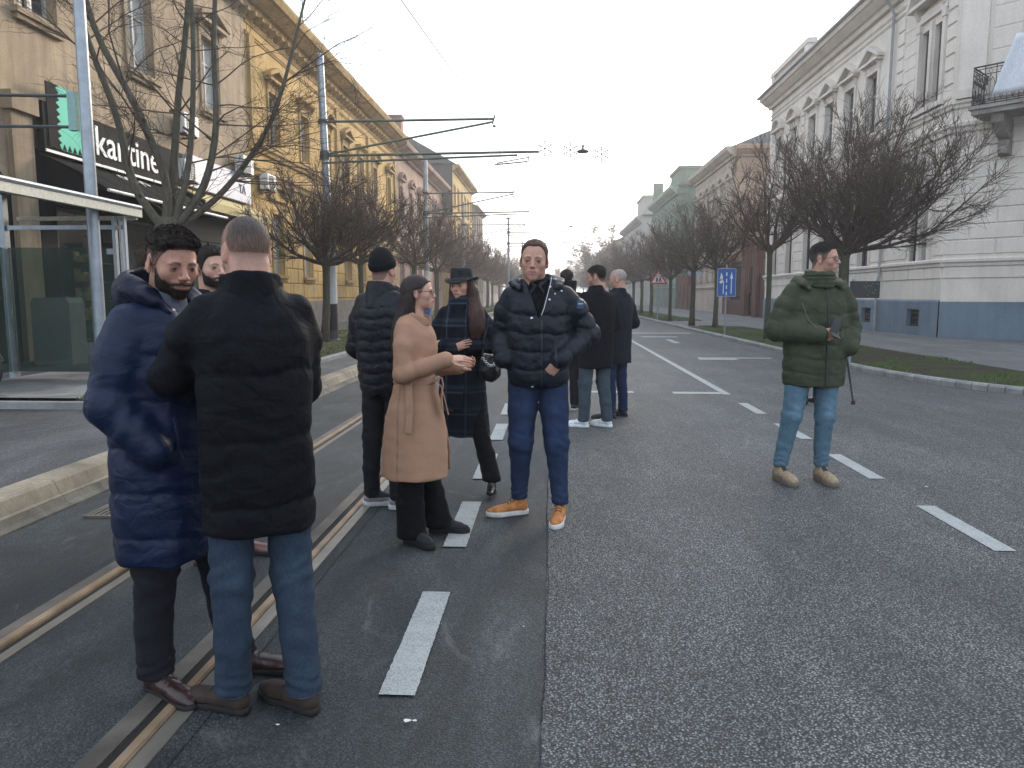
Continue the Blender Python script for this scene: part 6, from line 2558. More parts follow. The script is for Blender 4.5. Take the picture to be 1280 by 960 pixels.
def tram_pole(loc, label, h=8.0, r=.10, painted=False, arms=(), lean=(0, 0)):
    root = empty('tram_pole', loc, 0, label, 'pole', 'tram poles in the left strip')
    mb = MB()
    mb.tube([(0, 0, 0), (lean[0] * .5, 0, h * .5), (lean[0], 0, h)], [r * 1.12, r, r * .88], 14)
    mb.tube([(lean[0], 0, h), (lean[0], 0, h + .04)], [r * 1.0, r * .6], 14)
    mb.build('shaft', STEEL, root, smooth=True)
    mb = MB(); mb.lathe([(r * 1.7, 0), (r * 1.7, .05), (r * 1.2, .08), (r * 1.2, .3), (r * 1.10, .3)], n=14)
    mb.build('foot', STEELD, root, smooth=True)
    if painted:
        mb = MB(); mb.lathe([(r * 1.19, .02), (r * 1.17, 1.02)], n=14); mb.build('black_band', MATCACHE((.012, .012, .014), 'black_paint'), root, smooth=True)
        mb = MB(); mb.lathe([(r * 1.165, 1.03), (r * 1.12, 2.5)], n=14); mb.build('white_band', MATCACHE((.55, .56, .56), 'white_paint'), root, smooth=True)
    for (z0, z1, L, kind) in arms:
        lx = lean[0] * z0 / h
        mb = MB()
        if kind == 'tied':
            mb.tube([(lx, 0, z1), (L, 0, z1 + .02)], .034, 7)
            mb.tube([(lx, 0, z0), (L - .05, 0, z1 - .06)], .03, 7)
            mb.tube([(L - .05, 0, z1 - .1), (L + .02, 0, z1 + .12)], .025, 6)
            mb.lathe([(0, 0), (.05, .02), (.05, .05), (0, .07)], (L, 0, z1 - .2), 8)
        else:
            mb.tube([(lx, .0, z0 - .05), (L, 0, z0)], .036, 7)
            mb.tube([(lx, -.25, z0 - .28), (L - .55, -.2, z0 - .12)], .03, 7)
            mb.tube([(lx, 0, z0 - .02), (lx + .05, -.28, z0 - .28)], .02, 5)
            mb.tube([(L - 1.15, -.1, z0 - .16), (L - 1.15, -.1, z0 - .34), (L - .3, -.05, z0 - .26)], .02, 5)
            mb.tube([(L - 1.1, -.1, z0 - .30), (L - .25, -.05, z0 - .15)], .016, 5)
            mb.tube([(L - .25, 0, z0), (L - .27, 0, z0 - .24), (L - .34, 0, z0 - .28)], .014, 5)
            mb.tube([(L - .5, 0, z0), (L - .46, 0, z0 + .12), (L - .54, 0, z0 + .13)], .012, 5)
        mb.build('arm', ARMG, root, smooth=True)
        mb = MB(); mb.lathe([(r * 1.25, z0 - .14), (r * 1.28, z0 + .06)], (lx, 0, 0), 12); mb.lathe([(r * 1.25, z1 - .05), (r * 1.25, z1 + .06)], (lean[0] * z1 / h, 0, 0), 12) if kind == 'tied' else None
        mb.build('clamp', STEELD, root, smooth=True)
    return root
ARMG = plain('lacquered_arm', (.085, .10, .062), .5, .2, .3, 3)
tram_pole((-6.42, 10.2, .26), 'pale blue-grey steel pole rising through the shelter roof', 8.8, .078, False, (), (.02, 0))
tram_pole((-6.0, 20.1, .26), 'tall steel pole with two bracket arms, painted white and black at its foot', 7.55, .105, True, ((5.0, 5.85, 4.45, 'tied'), (5.02, 5.02, 5.62, 'plain')), (-.16, 0))
tram_pole((-6.05, 35.8, .20), 'second armed steel pole half hidden in the left tree crowns', 7.7, .115, True, ((5.25, 6.15, 4.2, 'tied'), (5.27, 5.27, 4.95, 'plain')))
tram_pole((-3.25, 55.5, .20), 'slender pole standing free against the sky at the left edge of the road', 7.0, .085, False, ((6.0, 6.0, 4.4, 'plain'), (5.2, 5.2, 4.6, 'plain')))
tram_pole((-6.05, 51, .20), 'third armed steel pole among the dark left trees', 7.6, .11, True, ((5.2, 6.1, 4.2, 'tied'),))
tram_pole((-3.3, 82, .20), 'farthest thin pole near the vanishing point', 7.2, .085, False, ((5.6, 5.6, 4.2, 'plain'),))

def wire(label, pts, r=.006, name='overhead_wire'):
    mb = MB(); mb.tube(pts, r, 4, cap=False)
    return tag(mb.build(name, MATCACHE((.09, .09, .09), 'wire_grey')), label, 'cable', 'overhead wires')
def sagging(a, b, sag, n=14):
    a, b = Vector(a), Vector(b)
    return [a.lerp(b, i / n) - Vector((0, 0, sag * 4 * (i / n) * (1 - i / n))) for i in range(n + 1)]
wire('slanting tram wire running overhead to the tip of the first bracket arm', sagging((-2.55, 9.0, 6.0), (-1.56, 20.1, 5.95), .05) + sagging((-1.56, 20.1, 5.95), (-1.9, 35.8, 6.0), .12)[1:], .009)
wire('contact wire along the tramway below the bracket arms', sagging((-1.35, 22, 5.2), (-1.75, 35.8, 5.2), .03) + [(-1.9, 60, 5.3), (-1.9, 140, 5.3)], .006)
wire('faint wire overhead in the middle of the sky', sagging((.35, 7.0, 7.2), (1.5, 30.0, 7.45), .1), .003)
wire('thin cable dropping from the top left across the yellow building roof line', sagging((-7.5, 16, 9.6), (-6.0, 60, 11.5), .6), .006)
# span wire with snowflakes and the hanging lamp
wire('span wire across the street that carries the snowflakes and the lamp', sagging((-10.6, 30, 8.8), (13.35, 30, 8.9), 1.25, 24), .003)
def snowflake(x, z, label):
    f = empty('snowflake_decoration', (x, 30, z), 0, label, 'decoration', 'wire snowflakes hanging over the street')
    mb = MB()
    for k in range(6):
        a = k * PI / 3 + PI / 6 * 0 + PI / 2
        u = Vector((math.cos(a), 0, math.sin(a))); mb.tube([(0, 0, 0), u * .34], .022, 4)
        for s in (-1, 1):
            for q in (.16, .24):
                w = Vector((math.cos(a + s * .9), 0, math.sin(a + s * .9))); mb.tube([u * q, u * q + w * .08], .018, 4)
    mb.build('star', MATCACHE((.16, .165, .17), 'tinsel'), f)
    mb = MB(); mb.tube([(0, 0, .34), (0, 0, .52)], .004, 4); mb.build('hanger', STEELD, f)
snowflake(-.32, 7.26, 'pale wire snowflake beside the tip of the longest bracket arm')
snowflake(.68, 7.20, 'wire snowflake just left of the hanging street lamp')
snowflake(1.90, 7.02, 'faint wire snowflake right of the hanging street lamp')
def lamp(loc, s, label):
    f = empty('hanging_lamp', loc, 0, label, 'street lamp', 'lamps hanging over the road')
    mb = MB(); mb.lathe([(0, .10), (.10, .09), (.24, .03), (.26, 0), (.22, -.04), (.1, -.07), (0, -.075)], n=18); mb.lathe([(0, .10), (.05, .1), (.04, .18), (.10, .24), (.0, .24)], n=8)
    mb.build('lamp_head', STEELD, f, smooth=True)
    mb = MB(); mb.tube([(0, 0, .22), (0, 0, .5)], .01, 5); mb.build('hanger', STEELD, f)
    f.scale = (s, s, s)
lamp((1.17, 30, 7.13), .95, 'flat dark street lamp hanging over the road between the snowflakes')
lamp((1.9, 78, 8.6), 1.0, 'small far street lamp hanging over the road')

# ------------------------------------------------------------------ signs
def lane_sign():
    s = empty('lane_sign', (6.25, 27.2, .12), rad(0), 'blue rectangular lane sign with white arrows on a grey post in the verge', 'road sign')
    mb = MB(); mb.tube([(0, 0, -.1), (0, 0, 2.5)], .032, 10); mb.build('post', STEEL, s, smooth=True)
    mb = MB(); mb.box(-.33, .33, -.055, -.036, 1.36, 2.36); p = mb.build('plate', MATCACHE((.012, .10, .38), 'sign_blue_enamel', .4), s, bevel=.004)
    W = MATCACHE((.72, .74, .76), 'sign_white', .5)
    mb = MB()
    y = -.058
    def q(pts): mb.prism(pts, 'y', y - .002, y + .002)
    for z in (1.40, 1.63, 1.86, 2.09): q([(-.018, z), (.018, z), (.018, z + .13), (-.018, z + .13)])
    q([(.155, 1.46), (.185, 1.46), (.185, 2.02), (.155, 2.02)]); q([(.115, 2.0), (.225, 2.0), (.17, 2.24)])
    q([(-.125, 1.46), (-.095, 1.46), (-.095, 1.86), (-.125, 1.90)]); q([(-.125, 1.88), (-.095, 1.86), (-.16, 2.04), (-.185, 2.0)])
    q([(-.245, 1.96), (-.13, 2.04), (-.20, 2.22)]); q([(-.21, 1.83), (-.125, 1.86), (-.125, 1.92), (-.19, 1.93)]); q([(-.26, 1.88), (-.19, 1.80), (-.18, 1.97)])
    e = .008
    for (a, b, c, d) in ((-.325, .325, 1.365, 1.365 + e), (-.325, .325, 2.355 - e, 2.355), (-.325, -.325 + e, 1.375, 2.345), (.325 - e, .325, 1.375, 2.345)):
        q([(a, c), (b, c), (b, d), (a, d)])
    mb.build('arrows', W, p)
lane_sign()
def warn_sign():
    s = empty('warning_sign', (6.25, 44.4, .12), 0, 'white triangular warning sign with red border and two figures', 'road sign')
    mb = MB(); mb.tube([(0, 0, -.1), (0, 0, 2.9)], .035, 8); mb.build('post', STEEL, s, smooth=True)
    def tri(r, z): return [(r * math.cos(PI / 2 + k * 2 * PI / 3), z + r * math.sin(PI / 2 + k * 2 * PI / 3)) for k in range(3)]
    zc = 2.38
    mb = MB(); mb.prism(tri(.62, zc), 'y', -.06, -.04); p = mb.build('plate', MATCACHE((.50, .035, .03), 'sign_red', .5), s)
    mb = MB(); mb.prism(tri(.44, zc), 'y', -.064, -.0605); mb.build('field', MATCACHE((.68, .68, .66), 'sign_white', .5), p)
    mb = MB()
    for x, k in ((-.09, 1.0), (.10, 1.15)):
        mb.prism([(x - .05, zc - .20), (x - .01, zc - .2), (x + .01, zc - .08), (x + .05, zc - .2), (x + .09, zc - .19), (x + .05, zc - .03), (x + .04, zc + .06 * k), (x - .03, zc + .06 * k), (x - .05, zc - .04)], 'y', -.068, -.0645)
        mb.prism([(x + .035 * math.cos(t), zc + .10 * k + .035 * math.sin(t)) for t in np.linspace(0, 2 * PI, 9)[:-1]], 'y', -.068, -.0645)
    mb.build('figures', BLACKPL, p)
warn_sign()
s = empty('street_name_sign', (9.4, 50.0, .11), 0, 'small pale oval name sign on a post by the brick gate', 'sign')
mb = MB(); mb.tube([(0, 0, 0), (0, 0, 3.1)], .03, 8); mb.build('post', STEEL, s, smooth=True)
mb = MB(); mb.box(-.45, .45, -.05, -.03, 2.75, 3.05); mb.build('plate', MATCACHE((.35, .40, .50), 'pale_enamel'), s, bevel=.01)
# small dark info board on a grey post in the verge
s = empty('info_board', (6.33, 15.5, .12), rad(0), 'small black board with green picture on a grey post right of the green parka', 'board')
mb = MB(); mb.tube([(-.22, 0, -.05), (-.22, 0, 1.72)], .03, 8); mb.box(-.20, -.05, -.01, .01, .55, .58); mb.build('post', STEEL, s, smooth=True)
mb = MB(); mb.box(-.30, .29, -.055, -.031, 1.34, 1.68); p = mb.build('panel', MATCACHE((.01, .011, .010), 'board_black', .4), s, bevel=.004)
mb = MB(); rr = random.Random(3)
for i in range(26):
    x = rr.uniform(-.05, .25); z = rr.uniform(1.38, 1.64); q_ = rr.uniform(.008, .025); mb.prism([(x, z), (x + q_, z + q_ * .3), (x + q_ * .6, z + q_), (x - q_ * .2, z + q_ * .7)], 'y', -.0575, -.0565)
mb.build('picture', MATCACHE((.12, .17, .09), 'board_green'), p)
# blue bin and little blue signs at the left
s = empty('blue_bin', (-5.0, 29.0, .26), 0, 'blue rubbish bin at the edge of the left strip behind the hat woman', 'bin')
mb = MB(); mb.prism([(-.22, 0), (.22, 0), (.26, .95), (-.26, .95)], 'y', -.24, .24); mb.build('bin_body', MATCACHE((.015, .06, .22), 'bin_blue', .5), s, bevel=.02)
mb = MB(); mb.box(-.28, .28, -.27, .26, .952, 1.03); mb.build('lid', MATCACHE((.012, .05, .19), 'bin_lid_blue', .5), s, bevel=.02)
mb = MB()
for sx in (-1, 1): mb.tube([(sx * .27, .22, .06), (sx * .22, .22, .06)], .07, 10)
mb.build('wheel', BLACKPL, s)

# ------------------------------------------------------------------ tram shelter
def shelter():
    s = empty('tram_shelter', (-6.35, 10.7, .19), 0, 'glass tram stop shelter with flat cream edged roof and steel posts', 'shelter')
    mb = MB()
    # roof plate, ribbed, rising gently to the back
    y0, y1 = -5.2, .28
    mb.prism([(.12, 2.50), (-1.75, 2.82), (-1.75, 2.88), (.12, 2.60)], 'y', y0, y1)
    for i in range(26):
        y = y0 + .1 + i * .205
        mb.prism([(.10, 2.602), (-1.74, 2.882), (-1.74, 2.905), (.10, 2.625)], 'y', y, y + .05)
    mb.build('roof', STEEL, s)
    mb = MB(); mb.box(.122, .20, y0 - .03, y1 + .03, 2.475, 2.60); mb.box(-1.75, .119, y1 + .002, y1 + .035, 2.44, 2.50)
    mb.build('fascia', MATCACHE((.60, .57, .47), 'cream_edge', .5), s, bevel=.006)
    mb = MB(); mb.tube([(.19, y0, 2.62), (.19, y1, 2.62)], .035, 8); mb.build('gutter_pipe', STEEL, s, smooth=True)
    mb = MB(); mb.box(-1.7, .08, -.02, .04, 2.28, 2.34); mb.box(-1.7, .08, -3.02, -2.96, 2.28, 2.34)
    mb.build('beam', STEEL, s)
    ST = MATCACHE((.38, .41, .44), 'bright_steel', .35)
    for (x, w) in ((-.06, .05), (.035, .028), (.10, .018)):
        mb = MB(); mb.box(x - w / 2, x + w / 2, -.03, .03, 0, 2.46); mb.build('post', STEEL if w == .05 else ST, s)
    mb = MB(); mb.box(.068, .082, -.02, .02, .05, 2.4); mb.build('bright_strip', WHITEL, s)
    mb = MB(); mb.box(-1.70, -.12, -.005, .005, .18, 2.02); mb.build('end_pane', GLASSG, s)
    mb = MB(); mb.box(-1.755, -1.745, -2.9, -.06, .18, 2.02); mb.build('back_pane', GLASSG, s)
    for yy in (-.05, -3.05):
        mb = MB(); mb.box(-1.8, -1.7, yy, yy + .1, 0, 2.78); mb.build('rear_post', STEEL, s)
    mb = MB(); mb.box(-.19, -.09, -.02, .02, 1.92, 2.0); mb.box(-.16, -.12, -.015, .015, .2, .28); mb.build('pane_clip', ST, s)
GLASSG = NT('tinted_glass')
GLASSG.base((.62, .80, .74)).set(rough=.03, trans=1.0, IOR=1.1, spec=.5)
_t = GLASSG
_d = _t.n('ShaderNodeBsdfDiffuse'); _d.inputs[0].default_value = (.09, .13, .115, 1)
_m = _t.n('ShaderNodeMixShader'); _m.inputs[0].default_value = .4
_t.l(_t.p.outputs[0], _m.inputs[1]); _t.l(_d.outputs[0], _m.inputs[2]); _t.l(_m.outputs[0], _t.out.inputs[0])
GLASSG = GLASSG.m
shelter()
# cantilever frame over the shelter, fixed to the pole
s = empty('banner_frame', (-6.42, 10.2, .26), 0, 'dark steel banner frame held out from the pole over the shelter', 'frame')
mb = MB()
for z in (3.96, 3.55): mb.tube([(-.22, -.02, z), (-3.6, -.4, z)], .022, 8)
mb.build('frame_bar', STEELD, s, smooth=True)
mb = MB(); mb.box(-.22, -.11, -.05, .03, 3.50, 4.02); mb.build('end_plate', MATCACHE((.22, .36, .34), 'pale_green_plate'), s)
# cabinet and door behind the glass
s = empty('street_cabinet', (-9.55, 13.9, .19), rad(5), 'grey concrete cabinet seen through the shelter glass', 'cabinet')
mb = MB(); mb.prism([(-.36, 0), (.36, 0), (.36, 1.18), (.30, 1.28), (-.30, 1.28), (-.36, 1.18)], 'y', -.28, .28); mb.box(-.345, .345, -.286, -.281, .86, .88); mb.build('cabinet_body', m_stone('cabinet_concrete', (.22, .21, .19), .3), s, bevel=.01)
mb = MB(); mb.box(-.30, .30, -.295, -.287, .12, .82); mb.build('cabinet_door', MATCACHE((.17, .17, .16), 'cabinet_door'), s)
s = empty('shop_doorstep', (-9.95, 15.9, .19), 0, 'white block step below the lit shop window', 'step')
mb = MB(); mb.box(-.35, .5, -.35, .55, 0, .30); tag(s); mb.build('block', MATCACHE((.48, .50, .50), 'pale_block'), s, bevel=.01)
s = empty('goods_shelves', (-10.2, 16.1, .5), 0, 'shop display with yellow and brown goods behind the shelter glass', 'display')
mb = MB(); mb.box(-.2, .25, -.45, .45, 0, .05)
for k in range(4): mb.box(-.2, .25, -.45, .45, .45 + k * .42, .47 + k * .42)
mb.box(-.2, .25, .452, .47, 0, 2.2); mb.build('shelf', SHOPDARK, s)
rr = random.Random(5)
mb = MB()
for k in range(4):
    for j in range(5): 
        x = -.15 + j * .08; h = rr.uniform(.12, .3); mb.box(x, x + .06, -.43, -.30, .472 + k * .42 - .42 + (.42 if k else .42), .472 + k * .42 + h)
mb.build('goods', plain('goods', (.30, .20, .08), .6, var=.7, scale=6), s)

# bicycle at the far left, only its front wheel reaches the frame
b = empty('bicycle', (-8.16, 9.3, .192), rad(8), 'black bicycle at the left edge of the picture, front wheel showing', 'bicycle')
def wheel(x):
    mb = MB(); mb.tube([(x + .33 * math.cos(t), 0, .34 + .33 * math.sin(t)) for t in np.linspace(0, 2 * PI, 29)], .02, 7, cap=False)
    w = mb.build('wheel', BLACKPL, b, smooth=True)
    mb = MB()
    for k in range(18):
        t = k * PI / 9; mb.tube([(x, .02 * (-1) ** k, .34), (x + .31 * math.cos(t), 0, .34 + .31 * math.sin(t))], .0018, 3)
    mb.tube([(x, -.05, .34), (x, .05, .34)], .02, 8); mb.build('spokes', METALZ, w)
wheel(.52); wheel(-.52)
mb = MB(); mb.tube([(-.52, 0, .34), (-.1, 0, .30), (.42, 0, .72), (-.18, 0, .80), (-.1, 0, .30)], .018, 7); mb.tube([(.52, 0, .34), (.40, 0, .95)], .016, 7); mb.tube([(-.52, 0, .34), (-.18, 0, .80), (-.2, 0, .92)], .014, 6); mb.build('bicycle_frame', MATCACHE((.02, .02, .025), 'frame_paint', .35), b, smooth=True)
mb = MB(); mb.tube([(.40, -.28, .98), (.42, -.1, 1.02), (.42, .1, 1.02), (.40, .28, .98)], .014, 6); mb.build('handlebar', BLACKPL, b, smooth=True)
mb = MB(); mb.tube([(-.34, 0, .94), (-.05, 0, .94)], [.07, .025], 8); mb.build('saddle', BLACKPL, b, smooth=True)
mb = MB(); mb.tube([(.52 + .37 * math.cos(t), 0, .34 + .37 * math.sin(t)) for t in np.linspace(.3, 2.6, 12)], .02, 5); mb.build('mudguard', BLACKPL, b)

# ------------------------------------------------------------------ things people hold
def handbag():
    s = empty('handbag', (-.470, 5.62, .86), rad(10), 'black leather handbag with silver chain hanging at the hat woman\'s elbow', 'handbag')
    def fn(P):
        d = ell(P, (0, 0, .07), (.085, .055, .085))
        d = smin(d, ell(P, (0, 0, .15), (.075, .04, .06)), .03)
        d = smax(d, -ell(P, (0, 0, .22), (.05, .025, .05)), .02)
        return d + F32(.004) * wob(P, 45, 2)
    V, Q = sdf_mesh(fn, (-.12, -.09, -.04), (.12, .09, .24), .006, 1)
    bd = mesh_np('bag_body', [(V, Q, np.array((.007, .007, .008)), 0)], [LEATHER], s)
    mb = MB(); mb.tube([(-.06, 0, .18), (-.055, 0, .27), (-.03, .0, .38), (-.005, 0, .42), (.02, 0, .38), (.05, 0, .27), (.06, 0, .18)], .008, 6); mb.build('strap', BLACKPL, s, smooth=True)
    mb = MB()
    for k in range(9):
        t = k / 8; c = Vector((-.06 + .12 * t, -.055 - .012 * math.sin(PI * t), .17 - .055 * math.sin(PI * t)))
        mb.tube([c + Vector((.011 * math.cos(a), -.004 * (k % 2), .009 * math.sin(a))) for a in np.linspace(0, 2 * PI, 9)], .0028, 5, cap=False)
    mb.build('chain', METALZ, s, smooth=True)
handbag()
def phone():
    s = empty('smartphone', (2.135, 5.735, 1.225), rad(8), 'black smartphone with an open case in the green parka man\'s hand', 'phone')
    mb = MB(); n0 = 0
    mb.box(-.034, .034, -.005, .005, 0, .125)
    mb.transform(Matrix.Rotation(rad(24), 4, 'Y') @ Matrix.Rotation(rad(-18), 4, 'X'))
    p = mb.build('phone_body', MATCACHE((.008, .008, .010), 'phone_black', .55), s, bevel=.004)
    mb = MB()
    for (x, z) in ((-.018, .108), (.008, .108), (-.018, .086)): mb.lathe([(0, 0), (.008, 0), (.008, -.003)], (0, 0, 0), 10); mb.transform(Matrix.Translation((x, -.0065, z)) @ Matrix.Rotation(PI / 2, 4, 'X'), len(mb.v) - 30)
    mb.transform(Matrix.Rotation(rad(24), 4, 'Y') @ Matrix.Rotation(rad(-18), 4, 'X'))
    mb.build('camera_lens', LENSD, p)
    mb = MB(); mb.box(-.040, .040, -.004, .004, -.085, .0); mb.transform(Matrix.Rotation(rad(24), 4, 'Y') @ Matrix.Rotation(rad(-62), 4, 'X'))
    mb.build('case_flap', MATCACHE((.012, .012, .014), 'case_leather', .5), s, bevel=.003)
LENSD = plain('lens_dark', (.03, .03, .04), .1)
phone()
def tripod():
    s = empty('tripod', (3.90, 10.5, .006), 0, 'black camera tripod whose feet show beside the green parka', 'tripod')
    for k in range(3):
        a = rad(-20) + k * 2 * PI / 3
        mb = MB(); mb.tube([(0, 0, 1.10), (.20 * math.cos(a), .20 * math.sin(a), .6), (.30 * math.cos(a), .30 * math.sin(a), .03)], [.018, .016, .012], 7)
        l = mb.build('leg', BLACKPL, s, smooth=True)
        mb = MB(); mb.lathe([(0, 0), (.028, 0), (.028, .05), (.016, .06)], (.30 * math.cos(a), .30 * math.sin(a), 0), 10); mb.build('foot', MATCACHE((.05, .015, .012), 'foot_rubber'), l)
    mb = MB(); mb.tube([(0, 0, 1.0), (0, 0, 1.25)], .025, 8); mb.box(-.05, .05, -.05, .05, 1.25, 1.29); mb.build('column', BLACKPL, s)
tripod()
s = empty('video_camera', (3.90, 10.5, 1.297), rad(20), 'black video camera on the tripod behind the green parka', 'camera')
mb = MB(); mb.box(-.06, .06, -.13, .13, 0, .13); mb.build('camera_body', BLACKPL, s, bevel=.01)
mb = MB(); mb.tube([(0, -.132, .07), (0, -.24, .07)], [.04, .045], 14); mb.build('lens', BLACKPL, s, smooth=True)
# ------------------------------------------------------------------ clothing extras
def shirt(ctx, col=(.008, .008, .010), z1=.885, r=(.070, .062), mat=None, collar=True, dy=0.0):
    H, p, root = ctx['H'], ctx['p'], ctx['root']
    nk = p['neck']

    def fn(P):
        d = stack_sdf(P, [(.60 * H, 0, .0, .15, .10), (.76 * H, 0, 0, .16, .11), (.82 * H, 0, .012, .13, .095), (.85 * H, nk[0], nk[1] + dy, r[0], r[0]), (.90 * H, nk[0], nk[1] - .01 + dy, r[1], r[1])], z0=.62 * H)
        d = smax(d, P[2] - F32(z1 * H) + F32(.35) * (P[1] - F32(nk[1])) * -1 - F32(.02), .004)
        return d - F32(.003) * wob(P, 30, 2)
    V, Q = sdf_mesh(fn, (-.2, -.16, .61 * H), (.2, .16, .93 * H), .008, 1)
    o = mesh_np('shirt', [(V, Q, np.array(col, float), 0)], [mat or WOOL], root)
    if collar:
        mb = MB()
        for s in (-1, 1):
            a = (nk[0], nk[1] - .075, (z1 - .022) * H)
            mb.tube([(nk[0] + s * .062, nk[1] + .01, z1 * H + .004), (nk[0] + s * .045, nk[1] - .05, (z1 - .008) * H), (nk[0] + s * .012, nk[1] - .085, (z1 - .024) * H), (nk[0] + s * .045, nk[1] - .098, (z1 - .05) * H)], [.014, .014, .013, .005], 7)
        mb.build('shirt_collar', MATCACHE(col, 'shirt_cloth', .8), o, smooth=True)
    return o


def beanie(ctx, col):
    def fn(P):
        d = ell(P, (0, .016, .048), (.086, .106, .092))
        d = smin(d, ell(P, (0, .02, .11), (.05, .06, .05)), .05)
        lim = F32(.022) - F32(.28) * (P[1] + F32(.0))
        d = smax(d, lim - P[2], .006)
        band = (1 - sst(P[2] - lim, .045, .05)) * F32(.004)
        ang = np.arctan2(P[0], P[1] - F32(.016))
        return d - band - F32(.0014) * np.sin(ang * 46)
    V, Q = sdf_mesh(fn, (-.11, -.12, -.06), (.11, .15, .19), .004, 1)
    mesh_np('beanie', [(ctx['place'](V), Q, np.array(col, float), 0)], [WOOL], ctx['root'])


def fedora(ctx, col):
    mb = MB()
    n = 40
    vs, fs = [], []
    prof = [(.083, .097, .047, 0), (.132, .150, .036, 1), (.137, .156, .042, 1), (.132, .151, .048, 1), (.092, .106, .054, 0), (.089, .104, .085, 0), (.084, .098, .125, 0), (.074, .086, .142, 0), (.055, .066, .146, 2), (.02, .03, .138, 2), (.002, .002, .136, 2)]
    for (a, b, z, k) in prof:
        for i in range(n):
            t = 2 * PI * i / n
            x, y = a * math.cos(t), b * math.sin(t)
            zz = z
            if k == 1: zz += .022 * abs(math.cos(t)) ** 2 - .018 * max(0, -math.sin(t)) - .004
            if k == 2: zz -= .012 * (1 - abs(math.cos(t))) * (a / .055)
            if k == 0 and z > .11: zz += .004 * math.sin(2 * t)
            vs.append((x, y + .016, zz))
    m = len(prof)
    for j in range(m - 1):
        for i in range(n):
            i2 = (i + 1) % n
            fs.append((j * n + i, j * n + i2, (j + 1) * n + i2, (j + 1) * n + i))
    V = ctx['place'](np.array(vs, float) + np.array((0, .008, .004)))
    mb.add(V, fs)
    o = mb.build('hat', WOOLBLK(), ctx['root'], smooth=True, sharp=70)
    mb = MB()
    vs, fs = [], []
    for z, r in ((.055, .0018), (.078, .0012)):
        for i in range(n):
            t = 2 * PI * i / n
            vs.append(((.0895 + r) * math.cos(t), (.1045 + r) * math.sin(t) + .016, z - .012))
    for i in range(n):
        i2 = (i + 1) % n
        fs.append((i, i2, n + i2, n + i))
    mb.add(ctx['place'](np.array(vs)), fs)
    mb.build('hat_band', MATCACHE((.02, .02, .022), 'ribbon', .4), o, smooth=True)


def WOOLBLK():
    return MATCACHE((.007, .007, .009), 'felt', .9)


def long_hair(ctx, col, strands, r=.03, seed=0):
    """strands: list of (points, radii) in person space; adds streaky locks"""
    root = ctx['root']

    def fn(P):
        D = None
        for pts, rr in strands:
            sp, sr = spline(pts, rr, 4)
            d = tube_sdf(P, sp, sr, .02)
            D = d if D is None else smin(D, d, .02)
        return D - F32(.003) * wob((P[0] * 3, P[1] * 3, P[2] * .35), 45, 1 + seed) - F32(.002) * wob((P[0] * 3, P[1] * 3, P[2] * .3), 110, 2)
    A = np.array([q for pts, rr in strands for q in pts]); R = max(max(rr) for pts, rr in strands) + .03
    V, Q = sdf_mesh(fn, tuple(A.min(0) - R), tuple(A.max(0) + R), .006, 1)
    o = mesh_np('hair_length', [(V, Q, np.array(col, float), 0)], [LHAIR], root)
    # loose strands over the surface
    rnd = random.Random(5 + seed)
    mb = MB()
    for pts, rr in strands:
        sp, sr = spline(pts, rr, 4)
        for k in range(40):
            a = rnd.uniform(0, 2 * PI)
            f = rnd.uniform(.93, 1.12)
            e = rnd.uniform(.7, 1.05)
            q = []
            m = max(3, int(len(sp) * e))
            for i in range(min(m, len(sp))):
                aa = a + .25 * math.sin(i * .5 + k)
                q.append((sp[i][0] + math.cos(aa) * sr[i] * f, sp[i][1] + math.sin(aa) * sr[i] * f, sp[i][2]))
            if len(q) > 2:
                mb.tube(q, [.0016] * (len(q) - 1) + [.0004], 3, cap=False)
    mb.build('loose_strands', MATCACHE(col, 'hair_strand', .4), o, smooth=True)
    return o


# ------------------------------------------------------------------ the crowd
DBROWN = (.030, .013, .010)
leather_shoe = dict(col=(.030, .012, .010), solec=(.012, .010, .010), laces=(.01, .008, .008), sole=.022, high=.095, L=.31, linec=(.02, .01, .01))

# 1 man in the long blue puffer
H = 1.735
def x1(ctx):
    shirt(ctx, (.10, .11, .14), .868, collar=False, r=(.066, .058))
person('dark-haired bearded man in long shiny navy puffer coat, looking down, hands in pockets', (-1.43, 2.68), 72, H,
       dict(yaw=-20, pitch=14, roll=0, size=1.05, hair='quiff', haircol=(.020, .013, .010), fade=True, beard=.0035, jaw=1.06, nose=1.12, brow=1.4, open=.75, gaze=(0, -1, -.35), tone=(1.0, .93, .9)),
       dict(neck=(0, -.005, .85 * H), head=(0, -.045, H - .118),
            el=[(-.255, .015, 1.12), (.25, .04, 1.12)], wr=[(-.20, -.12, .965), (.21, -.12, .96)],
            kn=[(-.11, .0, .50), (.11, -.08, .50)], an=[(-.11, .03, .09), (.13, -.15, .09)], toe=[rad(-12), rad(18)]),
       dict(rows=[(.27, 0, .0, .225, .165), (.36, 0, 0, .235, .178), (.45, 0, 0, .232, .178), (.58, 0, .005, .225, .172), (.70, 0, .01, .22, .168), (.78, 0, .015, .205, .152), (.825, 0, .015, .165, .115), (.86, 0, .02, .10, .085), (.885, 0, .02, .08, .07)],
            hem=.308, quilt=(.165, .011, .03), col=(.005, .015, .05), mat=PUFF, sleeve=(.086, .073, .060), fold=(.062, .009), tfold=.008, vox=.008,
            zip=(.0, .30, .80, (.01, .01, .02)), studs=[(.03, .83), (-.04, .835), (.03, .62), (.03, .50)],
            hood=dict(z=.872, a=.135, b=.125, h=.10, dy=.070, lift=.8, gap=.05, drop=.9, col=(.005, .010, .032)), pockets=[(-.13, .62, -.11, .53)]),
       dict(col=(.010, .010, .014), r=(.098, .078, .066, .068), fold=.006), leather_shoe, voxel=.010, extra=x1)

